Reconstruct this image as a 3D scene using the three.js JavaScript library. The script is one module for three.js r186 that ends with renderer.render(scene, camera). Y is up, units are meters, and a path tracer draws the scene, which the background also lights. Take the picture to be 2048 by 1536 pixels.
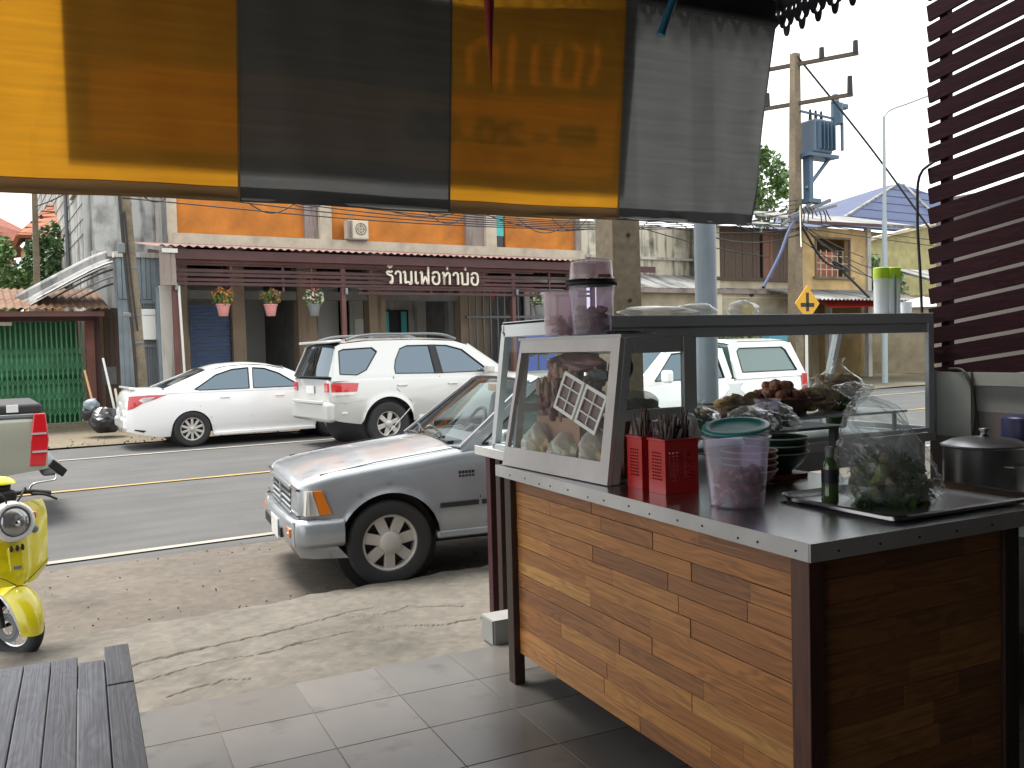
import * as THREE from 'three';
import { mergeGeometries, toCreasedNormals } from 'three/addons/utils/BufferGeometryUtils.js';
import { RoundedBoxGeometry } from 'three/addons/geometries/RoundedBoxGeometry.js';

// ---------------------------------------------------------------- camera, sky, sun, exposure
const scene = new THREE.Scene();
const camera = new THREE.PerspectiveCamera(47.03, 4 / 3, 0.05, 600);
camera.position.set(0, 1.6, 0);
camera.rotation.set(THREE.MathUtils.degToRad(-2.31), THREE.MathUtils.degToRad(-25.95), THREE.MathUtils.degToRad(-1.5), "YXZ");
const renderer = new THREE.WebGLRenderer({ antialias: true });
renderer.setSize(1024, 768);
renderer.shadowMap.enabled = true;
renderer.toneMapping = THREE.LinearToneMapping;
renderer.toneMappingExposure = 5.3;

function makeSky() {                       // bright thin overcast, a little bluer overhead
  const w = 512, h = 256, d = new Float32Array(w * h * 4);
  for (let j = 0; j < h; j++) for (let i = 0; i < w; i++) {
    const el = (j + .5) / h * Math.PI - Math.PI / 2, az = i / w * Math.PI * 2;
    const up = Math.max(0, Math.sin(el));
    const x = Math.cos(az) * Math.cos(el), z = Math.sin(az) * Math.cos(el);
    const c = .5 + .25 * Math.sin(3.1 * x + 2 * up + 1.3) * Math.sin(2.7 * z - 1.7 * up) + .12 * Math.sin(9 * x + 5 * z + 4 * up) * Math.sin(7 * z - 6 * x);
    const k = .36 + .05 * c;
    const r = k * (1 - .10 * up), g = k * (1 - .06 * up), b = k * (1.0 - .02 * up);
    const o = (j * w + i) * 4; d[o] = r; d[o + 1] = g; d[o + 2] = b; d[o + 3] = 1;
  }
  const t = new THREE.DataTexture(d, w, h, THREE.RGBAFormat, THREE.FloatType);
  t.mapping = THREE.EquirectangularReflectionMapping; t.magFilter = THREE.LinearFilter; t.needsUpdate = true;
  return t;
}
scene.background = makeSky();
scene.environment = scene.background;
const sun = new THREE.DirectionalLight(new THREE.Color(1, .95, .87), 1.25);
sun.position.set(-3, 40, -27); sun.target.position.set(5, 0, -12);
sun.castShadow = true; sun.shadow.radius = 42;
sun.shadow.camera.left = -45; sun.shadow.camera.right = 45; sun.shadow.camera.top = 45; sun.shadow.camera.bottom = -45; sun.shadow.camera.far = 140;
sun.shadow.mapSize.set(4096, 4096);
sun.name = 'sun'; scene.add(sun, sun.target);

// ---------------------------------------------------------------- helpers
const V = (x, y, z) => new THREE.Vector3(x, y, z);
const R = THREE.MathUtils.degToRad;
let seed = 12345;
const rnd = () => { seed |= 0; seed = seed + 0x6D2B79F5 | 0; let t = Math.imul(seed ^ seed >>> 15, 1 | seed); t = t + Math.imul(t ^ t >>> 7, 61 | t) ^ t; return ((t ^ t >>> 14) >>> 0) / 4294967296; };
const rr = (a, b) => a + (b - a) * rnd();
const lerp = (a, b, t) => a + (b - a) * t;
const clamp = (x, a = 0, b = 1) => Math.min(b, Math.max(a, x));
const G = R(5.85);                          // the street runs turned by this much against the shop
const fromS = (x, y, z) => V(x * Math.cos(G) + z * Math.sin(G), y, -x * Math.sin(G) + z * Math.cos(G));
const YR = -.1;                             // road level

const used = {};
const numbered = (n) => { const k = used[n] = (used[n] ?? -1) + 1; return k ? n + '_' + String(k).padStart(3, '0') : n; };
const ORG = new Map();
function tag(o, label, category, group, kind) {
  if (label) o.userData.label = label; if (category) o.userData.category = category;
  if (group) o.userData.group = group; if (kind) o.userData.kind = kind; return o;
}
// thing in shop axes (parts given in world coordinates), or in street axes with S = true
function thing(name, label, category, org, o = {}) {
  const g = new THREE.Group(); g.name = numbered(name); scene.add(g);
  if (o.S) { g.position.copy(fromS(...org)); g.rotation.y = G; } else g.position.set(...org);
  if (o.ry) g.rotation.y += o.ry;
  ORG.set(g, o.local ? [0, 0, 0] : org);
  return tag(g, label, category, o.group, o.kind);
}
function group(name, parent) { const g = new THREE.Group(); g.name = name; parent.add(g); ORG.set(g, ORG.get(parent) ?? [0, 0, 0]); return g; }
function copyOf(src, label, pos, ry) {
  const c = src.clone(); c.name = numbered(src.name.replace(/_\d{3}$/, '')); scene.add(c);
  c.userData = { ...src.userData }; if (label) c.userData.label = label;
  if (pos) c.position.copy(pos); if (ry !== undefined) c.rotation.y = ry; return c;
}
function prep(g) {
  let q = g.index ? g.toNonIndexed() : g.clone();
  for (const k of Object.keys(q.attributes)) if (!['position', 'normal', 'uv'].includes(k)) q.deleteAttribute(k);
  if (!q.attributes.normal) q.computeVertexNormals();
  if (!q.attributes.uv) q.setAttribute('uv', new THREE.BufferAttribute(new Float32Array(q.attributes.position.count * 2), 2));
  q.morphAttributes = {}; q.clearGroups(); return q;
}
function boxUV(g, grain, off = [0, 0]) {
  const p = g.attributes.position, uv = g.attributes.uv, a = V(), b = V(), c = V(), n = V();
  for (let i = 0; i < p.count; i += 3) {
    a.fromBufferAttribute(p, i); b.fromBufferAttribute(p, i + 1); c.fromBufferAttribute(p, i + 2);
    n.copy(b).sub(a).cross(c.clone().sub(a)); const ax = Math.abs(n.x), ay = Math.abs(n.y), az = Math.abs(n.z);
    let U, W;
    if (ay >= ax && ay >= az) { U = 'x'; W = 'z'; } else if (ax >= az) { U = 'z'; W = 'y'; } else { U = 'x'; W = 'y'; }
    if (grain === W) [U, W] = [W, U];
    [a, b, c].forEach((v, k) => uv.setXY(i + k, v[U] + off[0], v[W] + off[1]));
  }
}
function part(parent, name, geos, mat, o = {}) {
  const list = [geos].flat(Infinity).map(prep);
  const g = list.length > 1 ? mergeGeometries(list) : list[0];
  if (!o.uv) boxUV(g, o.grain, o.off);
  const org = ORG.get(parent); if (org && !o.local) g.translate(-org[0], -org[1], -org[2]);
  const m = new THREE.Mesh(g, mat); m.name = parent === scene ? numbered(name) : name;
  m.castShadow = m.receiveShadow = true; parent.add(m);
  if (o.label) m.userData.label = o.label; if (o.kind) m.userData.kind = o.kind;
  return m;
}
// one-mesh thing, positioned at its base
function solo(name, label, category, org, geos, mat, o = {}) {
  const list = [geos].flat(Infinity).map(prep); const g = list.length > 1 ? mergeGeometries(list) : list[0];
  if (!o.uv) boxUV(g, o.grain, o.off);
  const m = new THREE.Mesh(g, mat); m.name = numbered(name); m.castShadow = m.receiveShadow = true; scene.add(m);
  if (o.S) { m.position.copy(fromS(...org)); m.rotation.y = G; } else m.position.set(...org);
  if (!o.local) g.translate(-org[0], -org[1], -org[2]);
  return tag(m, label, category, o.group, o.kind);
}
const mtx = new THREE.Matrix4(), qt = new THREE.Quaternion();
function at(g, x, y, z, rx = 0, ry = 0, rz = 0) {
  qt.setFromEuler(new THREE.Euler(rx, ry, rz)); mtx.compose(V(x, y, z), qt, V(1, 1, 1)); g.applyMatrix4(mtx); return g;
}
const B = (w, h, d, x = 0, y = 0, z = 0, rx = 0, ry = 0, rz = 0) => at(new THREE.BoxGeometry(w, h, d), x, y, z, rx, ry, rz);
const BB = (x0, x1, y0, y1, z0, z1) => B(x1 - x0, y1 - y0, z1 - z0, (x0 + x1) / 2, (y0 + y1) / 2, (z0 + z1) / 2);
const RB = (w, h, d, r, x = 0, y = 0, z = 0, rx = 0, ry = 0, rz = 0, s = 2) => at(new RoundedBoxGeometry(w, h, d, s, Math.min(r, w / 2 * .99, h / 2 * .99, d / 2 * .99)), x, y, z, rx, ry, rz);
const RBB = (x0, x1, y0, y1, z0, z1, r = .004) => RB(x1 - x0, y1 - y0, z1 - z0, r, (x0 + x1) / 2, (y0 + y1) / 2, (z0 + z1) / 2);
const CY = (r1, r2, h, x = 0, y = 0, z = 0, rx = 0, ry = 0, rz = 0, s = 24, open = false) => at(new THREE.CylinderGeometry(r1, r2, h, s, 1, open), x, y, z, rx, ry, rz);
function bar(p, q, w, h, up = V(0, 1, 0)) {       // beam from p to q, w across, h along up
  const d = q.clone().sub(p), L = d.length(); d.normalize();
  let s = up.clone().cross(d); if (s.lengthSq() < 1e-6) s = V(1, 0, 0).cross(d); s.normalize(); const u = d.clone().cross(s);
  const g = new THREE.BoxGeometry(w, h, L); mtx.makeBasis(s, u, d).setPosition(p.clone().add(q).multiplyScalar(.5)); g.applyMatrix4(mtx); return g;
}
function rod(p, q, r, r2 = r, s = 10) {
  const d = q.clone().sub(p), L = d.length(); const g = new THREE.CylinderGeometry(r2, r, L, s);
  qt.setFromUnitVectors(V(0, 1, 0), d.normalize()); mtx.compose(p.clone().add(q).multiplyScalar(.5), qt, V(1, 1, 1)); g.applyMatrix4(mtx); return g;
}
const tube = (pts, r, n = 24, s = 6, closed = false) => new THREE.TubeGeometry(new THREE.CatmullRomCurve3(pts.map((p) => p.isVector3 ? p : V(...p)), closed), n, r, s, closed);
const lathe = (pts, s = 32, x = 0, y = 0, z = 0) => new THREE.LatheGeometry(pts.map((p) => new THREE.Vector2(...p)), s).translate(x, y, z);
function tris(pos) { const g = new THREE.BufferGeometry(); g.setAttribute('position', new THREE.BufferAttribute(new Float32Array(pos), 3)); g.computeVertexNormals(); return g; }
function hexa(a, b, c, d, e, f, g, h) {           // bottom a b c d, top e f g h
  const o = []; const q = (p, r, s, t) => [p, r, s, p, s, t].forEach((v) => o.push(v.x, v.y, v.z));
  q(a, d, c, b); q(e, f, g, h); q(a, b, f, e); q(b, c, g, f); q(c, d, h, g); q(d, a, e, h); return tris(o);
}
function pane(a, b, c, d, t = .005) {             // quad a b c d with thickness t
  const n = b.clone().sub(a).cross(d.clone().sub(a)).normalize().multiplyScalar(t / 2);
  const m = (p) => p.clone().sub(n), k = (p) => p.clone().add(n);
  return hexa(m(a), m(b), m(c), m(d), k(a), k(b), k(c), k(d));
}
function gridSurf(nu, nv, f) {                    // f(u,v) -> Vector3, uv kept as u,v
  const g = new THREE.PlaneGeometry(1, 1, nu, nv), p = g.attributes.position, uv = g.attributes.uv;
  for (let i = 0; i < p.count; i++) { const v = f(uv.getX(i), uv.getY(i)); p.setXYZ(i, v.x, v.y, v.z); }
  g.computeVertexNormals(); return g;
}
const shp = (pts) => new THREE.Shape(pts.map((p) => new THREE.Vector2(...p)));
function ext(pts, depth, holes = [], bevel = 0) { // extruded along +z from 0
  const s = shp(pts); holes.forEach((h) => s.holes.push(new THREE.Path(h.map((p) => new THREE.Vector2(...p)))));
  return new THREE.ExtrudeGeometry(s, { depth, bevelEnabled: bevel > 0, bevelThickness: bevel, bevelSize: bevel, bevelSegments: 2, curveSegments: 10 });
}
const rect = (x0, x1, y0, y1) => [[x0, y0], [x1, y0], [x1, y1], [x0, y1]];
const wallH = (x0, x1, y0, y1, z0, th, holes = []) => ext(rect(x0, x1, y0, y1), th, holes).translate(0, 0, z0);
function pchip(pts) {
  const n = pts.length, h = [], d = [], m = [];
  for (let i = 0; i < n - 1; i++) { h[i] = pts[i + 1][0] - pts[i][0]; d[i] = (pts[i + 1][1] - pts[i][1]) / h[i]; }
  m[0] = d[0]; m[n - 1] = d[n - 2];
  for (let i = 1; i < n - 1; i++) m[i] = d[i - 1] * d[i] <= 0 ? 0 : 2 / (1 / d[i - 1] + 1 / d[i]);
  return (x) => {
    if (x <= pts[0][0]) return pts[0][1]; if (x >= pts[n - 1][0]) return pts[n - 1][1];
    let i = 0; while (x > pts[i + 1][0]) i++;
    const t = (x - pts[i][0]) / h[i], a = t * t * (3 - 2 * t);
    return pts[i][1] * (1 - a) + pts[i + 1][1] * a + h[i] * t * (1 - t) * ((1 - t) * m[i] - t * m[i + 1]);
  };
}

// ---------------------------------------------------------------- textures
function hash(x, y, s) { let h = Math.imul(x, 374761393) ^ Math.imul(y, 668265263) ^ Math.imul(s, 1274126177); h = Math.imul(h ^ h >>> 13, 1274126177); return ((h ^ h >>> 16) >>> 0) / 4294967296; }
function vn(x, y, px, py, s) {                    // tiling value noise
  const xi = Math.floor(x), yi = Math.floor(y), fx = x - xi, fy = y - yi, u = fx * fx * (3 - 2 * fx), v = fy * fy * (3 - 2 * fy);
  const w = (a, p) => ((a % p) + p) % p;
  const a = hash(w(xi, px), w(yi, py), s), b = hash(w(xi + 1, px), w(yi, py), s), c = hash(w(xi, px), w(yi + 1, py), s), d = hash(w(xi + 1, px), w(yi + 1, py), s);
  return lerp(lerp(a, b, u), lerp(c, d, u), v);
}
function fbm(u, v, fx, fy, s, oct = 4) { let t = 0, k = .5, n = 0; for (let i = 0; i < oct; i++) { t += k * vn(u * fx, v * fy, fx, fy, s + i); n += k; fx *= 2; fy *= 2; k *= .55; } return t / n; }
function tex(n, metres, fn, srgb = true, m2 = metres) {
  const d = new Uint8Array(n * n * 4);
  for (let j = 0; j < n; j++) for (let i = 0; i < n; i++) {
    let c = fn(i / n, j / n); if (typeof c === 'number') c = [c, c, c]; const o = (j * n + i) * 4;
    d[o] = clamp(c[0]) * 255; d[o + 1] = clamp(c[1]) * 255; d[o + 2] = clamp(c[2]) * 255; d[o + 3] = 255;
  }
  const t = new THREE.DataTexture(d, n, n); t.wrapS = t.wrapT = THREE.RepeatWrapping; t.magFilter = THREE.LinearFilter; t.minFilter = THREE.LinearMipmapLinearFilter; t.generateMipmaps = true;
  if (srgb) t.colorSpace = THREE.SRGBColorSpace; t.repeat.set(1 / metres, 1 / m2); t.needsUpdate = true; return t;
}
const tMottle = tex(512, 2.3, (u, v) => .72 + .28 * fbm(u, v, 6, 6, 3, 6));
const tGrain = tex(512, 1.1, (u, v) => { const w = fbm(u, v, 3, 8, 11, 3); const g = fbm(u + w * .02, v, 5, 90, 21, 3); return .62 + .25 * g + .18 * Math.sin((v * 14 + w * 5) * 6.28) * .5 * fbm(u, v, 4, 4, 9, 2) + .08; }, true, .5);
const tGreyWood = tex(512, .9, (u, v) => { const w = fbm(u, v, 3, 6, 41, 3); const g = fbm(u, v, 4, 110, 44, 3); const ring = .5 + .5 * Math.sin((v * 9 + w * 7) * 6.28); const k = .48 + .34 * g + .08 * ring + .18 * (fbm(u, v, 6, 6, 47, 3) - .5); return [k * .97, k * .97, k]; }, true, .36);
const tAsphalt = tex(1024, 3.1, (u, v) => { const sp = hash(Math.floor(u * 1024), Math.floor(v * 1024), 5); return .66 + .13 * fbm(u, v, 5, 3, 51, 5) + .16 * fbm(u, v, 2, 14, 56, 4) + .16 * (sp - .5) + (sp > .985 ? .12 : 0); });
const tConcrete = tex(1024, 2.9, (u, v) => { const b = fbm(u, v, 4, 4, 61, 6), f = fbm(u, v, 60, 60, 67, 3), s = fbm(u, v, 9, 9, 64, 4); let k = .58 + .25 * b + .20 * f; if (s > .66) k -= (s - .66) * .5; return [k, k * .985, k * .95 + .02 * b]; });
const tDirt = tex(1024, 4.3, (u, v) => { const b = fbm(u, v, 3, 3, 71, 6), f = fbm(u, v, 80, 80, 77, 3), s = fbm(u, v, 7, 5, 74, 5); let k = .60 + .24 * b + .20 * f; if (s < .36) k -= (.36 - s) * .5; return [k, k * .97, k * .93]; });
const tPlaster = tex(512, 3.7, (u, v) => { const st = fbm(u, v, 34, 3, 81, 4), b = fbm(u, v, 5, 5, 85, 5); let k = .80 + .2 * b; if (st > .56) k -= (st - .56) * .9; return [k, k * .99, k * .97]; });
const tStain = tex(512, 4.1, (u, v) => { const st = fbm(u, v, 22, 3, 91, 5), b = fbm(u, v, 6, 6, 95, 6); let k = .95; k -= clamp((st - .47) * 2.3) * .55; k -= clamp((b - .55) * 2) * .5; return [k, k, k * .98]; });
const tRust = tex(512, 2.1, (u, v) => { const b = fbm(u, v, 5, 9, 101, 6), s = fbm(u, v, 3, 30, 107, 3); const k = clamp((b - .35) * 2.4); return [lerp(.62, .42, k) * (.8 + .3 * s), lerp(.50, .24, k) * (.8 + .3 * s), lerp(.40, .15, k) * (.8 + .3 * s)]; });
const tWeave = tex(256, .05, (u, v) => .86 + .07 * Math.sin(u * 6.283 * 24) + .07 * Math.sin(v * 6.283 * 24));
const tCloth = tex(512, 1.3, (u, v) => .80 + .13 * fbm(u, v, 3, 60, 111, 4) + .10 * fbm(u, v, 4, 4, 117, 4));
const tTile = tex(512, 1.9, (u, v) => { const s = fbm(u, v, 14, 14, 127, 4); return .84 + .14 * fbm(u, v, 8, 8, 121, 6) - (s > .68 ? (s - .68) * .9 : 0); });
const tBrush = tex(512, .7, (u, v) => .70 + .2 * fbm(u, v, 3, 120, 131, 2) + .16 * fbm(u, v, 5, 5, 133, 4), false);
const tRoofTile = tex(256, 1.2, (u, v) => .72 + .28 * fbm(u, v, 10, 10, 141, 4));

// ---------------------------------------------------------------- materials (colours linear)
function mat(r, g, b, rough = .8, o = {}) {
  const { metal = 0, ...rest } = o;
  const m = new (rest.clearcoat || rest.transmission || rest.sheen || rest.specularIntensity !== undefined ? THREE.MeshPhysicalMaterial : THREE.MeshStandardMaterial)({ color: new THREE.Color().setRGB(r, g, b), roughness: rough, metalness: metal, ...rest });
  m.side = THREE.DoubleSide; return m;
}
const M = {
  asphalt: mat(.118, .116, .114, .85, { map: tAsphalt, bumpMap: tAsphalt, bumpScale: .002 }),
  shoulder: mat(.172, .156, .138, .92, { map: tDirt, bumpMap: tDirt, bumpScale: .003 }),
  concrete: mat(.215, .200, .176, .93, { map: tConcrete, bumpMap: tConcrete, bumpScale: .004 }),
  farPave: mat(.25, .22, .165, .93, { map: tDirt, bumpMap: tDirt, bumpScale: .003 }),
  earth: mat(.22, .18, .12, .95, { map: tDirt }),
  lineWhite: mat(.42, .38, .32, .8, { map: tMottle }), lineYellow: mat(.46, .31, .11, .8, { map: tMottle }),
  grout: mat(.17, .16, .145, .9), tile: [.140, .156, .148, .132].map((k) => mat(k, k * .94, k * .87, .30, { map: tTile, roughnessMap: null })),
  whitePlaster: mat(.60, .59, .56, .85, { map: tPlaster }), stained: mat(.50, .51, .515, .9, { map: tStain }), creamWall: mat(.66, .47, .22, .88, { map: tMottle }), yellowWall: mat(.45, .42, .20, .9, { map: tMottle }),
  creamBlock: mat(.56, .49, .36, .9, { map: tMottle }), orange: mat(.66, .23, .03, .8, { map: tMottle }), ledge: mat(.70, .62, .48, .8, { map: tMottle }), pilaster: mat(.33, .28, .265, .85, { map: tPlaster }),
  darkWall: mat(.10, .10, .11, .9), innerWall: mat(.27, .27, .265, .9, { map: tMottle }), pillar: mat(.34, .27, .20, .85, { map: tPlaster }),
  maroonSteel: mat(.16, .06, .05, .6, { map: tMottle }), canopyRoof: mat(.25, .13, .115, .7, { map: tMottle }), fascia: mat(.10, .043, .043, .7, { map: tMottle }),
  rust: mat(.60, .55, .50, .85, { map: tRust }), gateGreen: mat(.07, .29, .13, .55, { map: tMottle }), 
  planks: mat(.16, .115, .085, .9, { map: tGrain }), bluePanel: mat(.22, .27, .30, .5, { map: tMottle, metal: .2 }), greySteel: mat(.16, .17, .18, .6, { metal: .2 }),
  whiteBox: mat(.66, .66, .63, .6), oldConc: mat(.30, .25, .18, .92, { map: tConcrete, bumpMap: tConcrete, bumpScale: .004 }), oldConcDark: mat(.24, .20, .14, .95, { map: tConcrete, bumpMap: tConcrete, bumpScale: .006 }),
  roofRed: mat(.34, .10, .06, .8, { map: tRoofTile }), roofOrange: mat(.44, .15, .07, .8, { map: tRoofTile }), roofBlue: mat(.035, .06, .155, .6, { map: tMottle }), roofGrey: mat(.30, .30, .305, .75, { map: tStain }),
  glassDark: mat(.02, .03, .035, .06, { metal: 0 }), blueShutter: mat(.03, .07, .17, .5), windowDark: mat(.03, .032, .035, .25), curtain: mat(.42, .16, .11, .9),
  leaf: [mat(.10, .19, .045, .6, { transmission: .25 }), mat(.075, .15, .05, .6, { transmission: .25 }), mat(.20, .30, .05, .6, { transmission: .3 })], bark: mat(.14, .11, .08, .95, { map: tGrain }),
  flowerMix: mat(.40, .20, .06, .7, { transmission: .2 }), potPink: mat(.62, .27, .25, .6), potGrey: mat(.2, .21, .22, .6), lantern: mat(.45, .03, .02, .7),
  wire: mat(.02, .02, .022, .6), wireBlue: mat(.04, .06, .14, .6), galv: mat(.30, .36, .41, .5, { metal: .2, map: tMottle }), steelBlue: mat(.065, .12, .18, .5, { metal: .2 }), transf: mat(.10, .14, .19, .5, { metal: .2 }), lampGrey: mat(.32, .38, .40, .5, { metal: .2 }),
  signYellow: mat(.62, .33, .015, .6), black: mat(.012, .012, .013, .6), signFace: mat(.72, .55, .05, .6), letter: mat(.78, .72, .60, .6), cyan: mat(.10, .52, .50, .6), blue: mat(.05, .10, .45, .5), skyBlue: mat(.12, .42, .55, .6),
  chrome: mat(.70, .70, .70, .18, { metal: 1 }), tyre: mat(.028, .028, .029, .85), rimSilver: mat(.56, .54, .50, .38, { metal: .5 }), rimDull: mat(.54, .52, .48, .5, { metal: .3 }), rubber: mat(.02, .02, .022, .7),
  paintSilver: mat(.42, .455, .49, .30, { metal: .25, map: tTile, clearcoat: 1, clearcoatRoughness: .08 }), paintWhite: mat(.90, .90, .89, .35, { clearcoat: 1, clearcoatRoughness: .05 }), paintPearl: mat(.56, .565, .54, .32, { metal: .3, clearcoat: 1, clearcoatRoughness: .06 }), paintSage: mat(.34, .35, .285, .33, { metal: .3, clearcoat: 1, clearcoatRoughness: .08 }),
  carGlass: mat(.82, .90, .90, .0, { transmission: 1, thickness: 0, ior: 1.22 }), tintGlass: mat(.13, .165, .19, .035, { metal: 1 }), seat: mat(.09, .085, .08, .9), dash: mat(.10, .10, .105, .7),
  lampRed: mat(.52, .012, .018, .15, { clearcoat: 1 }), lampOrange: mat(.72, .20, .02, .15, { clearcoat: 1 }), lampClear: mat(.55, .57, .58, .1, { clearcoat: 1, metal: .3 }), lampWhite: mat(.7, .66, .6, .2, { clearcoat: 1 }), plate: mat(.65, .66, .64, .5),
  scootYellow: mat(.90, .78, .012, .30, { clearcoat: 1, clearcoatRoughness: .1, map: tTile }), scootWhite: mat(.74, .74, .74, .3, { clearcoat: 1 }), headGlass: mat(.30, .31, .31, .10, { metal: .6, clearcoat: 1 }),
  stainless: mat(.58, .59, .60, .21, { metal: 1, roughnessMap: null, map: null }), trim: mat(.68, .68, .67, .45, { metal: .35, map: tMottle }), alu: mat(.46, .49, .50, .42, { metal: .4 }), aluDark: mat(.40, .425, .42, .5, { metal: .2 }), aluWhite: mat(.63, .60, .585, .5, { map: tMottle }),
  glass: mat(.97, .99, .985, .0, { transmission: 1, thickness: 0, ior: 1.09 }), tubLilac: mat(.92, .90, .98, .18, { transmission: .9, thickness: 0 }), tubWhite: mat(.93, .86, .90, .25, { transmission: .8, thickness: 0 }),
  teal: mat(.03, .22, .22, .35), redPlastic: mat(.42, .012, .012, .32), redBowl: mat(.22, .02, .02, .3), greenBowl: mat(.012, .06, .042, .3), rimCream: mat(.62, .58, .46, .4),
  bag: mat(.95, .97, .97, .10, { transmission: .90, thickness: 0, ior: 1.4 }), bagMilky: mat(.80, .80, .77, .3, { transmission: .72, thickness: 0, ior: 1.4 }), meat: [mat(.13, .030, .022, .45), mat(.22, .085, .055, .5), mat(.085, .016, .014, .45), mat(.36, .22, .14, .5)], food: mat(.30, .13, .10, .7), noodle: mat(.55, .40, .22, .6), cracker: [mat(.42, .26, .11, .75), mat(.30, .17, .06, .75), mat(.52, .36, .18, .75)], egg: mat(.36, .14, .075, .5), basketBrown: mat(.10, .05, .035, .7), cardboard: mat(.30, .17, .12, .9), veg: [mat(.07, .15, .025, .5), mat(.15, .20, .03, .5), mat(.035, .075, .022, .5), mat(.16, .13, .05, .6)],
  bottleGreen: mat(.05, .09, .025, .08, { clearcoat: 1 }), label: mat(.012, .012, .02, .5), cup: mat(.90, .92, .94, .5, { transmission: .55, thickness: 0 }), lime: mat(.62, .80, .06, .5, { transmission: .3, thickness: 0 }),
  maroonWood: mat(.075, .022, .024, .5, { map: tGrain }), slat: mat(.040, .015, .020, .85, { specularIntensity: .2, map: tGrain }), frameWood: mat(.055, .03, .022, .55, { map: tGrain }), postWood: mat(.13, .05, .03, .5, { map: tGrain }),
  greyPlank: [.56, .74, .42, .66].map((k) => mat(k * .95, k * .98, k * 1.08, .42, { map: tGreyWood, bumpMap: tGreyWood, bumpScale: .0012 })), darkCross: mat(.03, .03, .034, .8),
  ceiling: mat(.05, .05, .055, .9), roomWall: mat(.16, .14, .13, .9), lattice: mat(.014, .017, .026, .6), bluePipe: mat(.02, .13, .22, .5), tassel: mat(.22, .008, .012, .7), beamWhite: mat(.40, .41, .38, .7, { map: tMottle }), utensil: mat(.62, .62, .60, .3, { metal: .8 }), chopstick: mat(.10, .06, .05, .6), trashBag: mat(.022, .022, .026, .3), potSteel: mat(.40, .40, .40, .32, { metal: 1 }), sauceBlue: mat(.02, .02, .09, .4), cream: mat(.60, .55, .42, .7), card: mat(.70, .66, .64, .6),
};
M.plinth = mat(.40, .40, .385, .5, { map: tMottle });
M.bambooTones = [[.62, .30, .085], [.53, .235, .07], [.44, .19, .062], [.34, .15, .06], [.57, .27, .08], [.48, .21, .065], [.40, .175, .06], [.68, .36, .11]].map((c) => mat(c[0] * .93, c[1] * .88, c[2] * .88, .42, { map: tGrain, bumpMap: tGrain, bumpScale: .0008 }));
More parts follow.
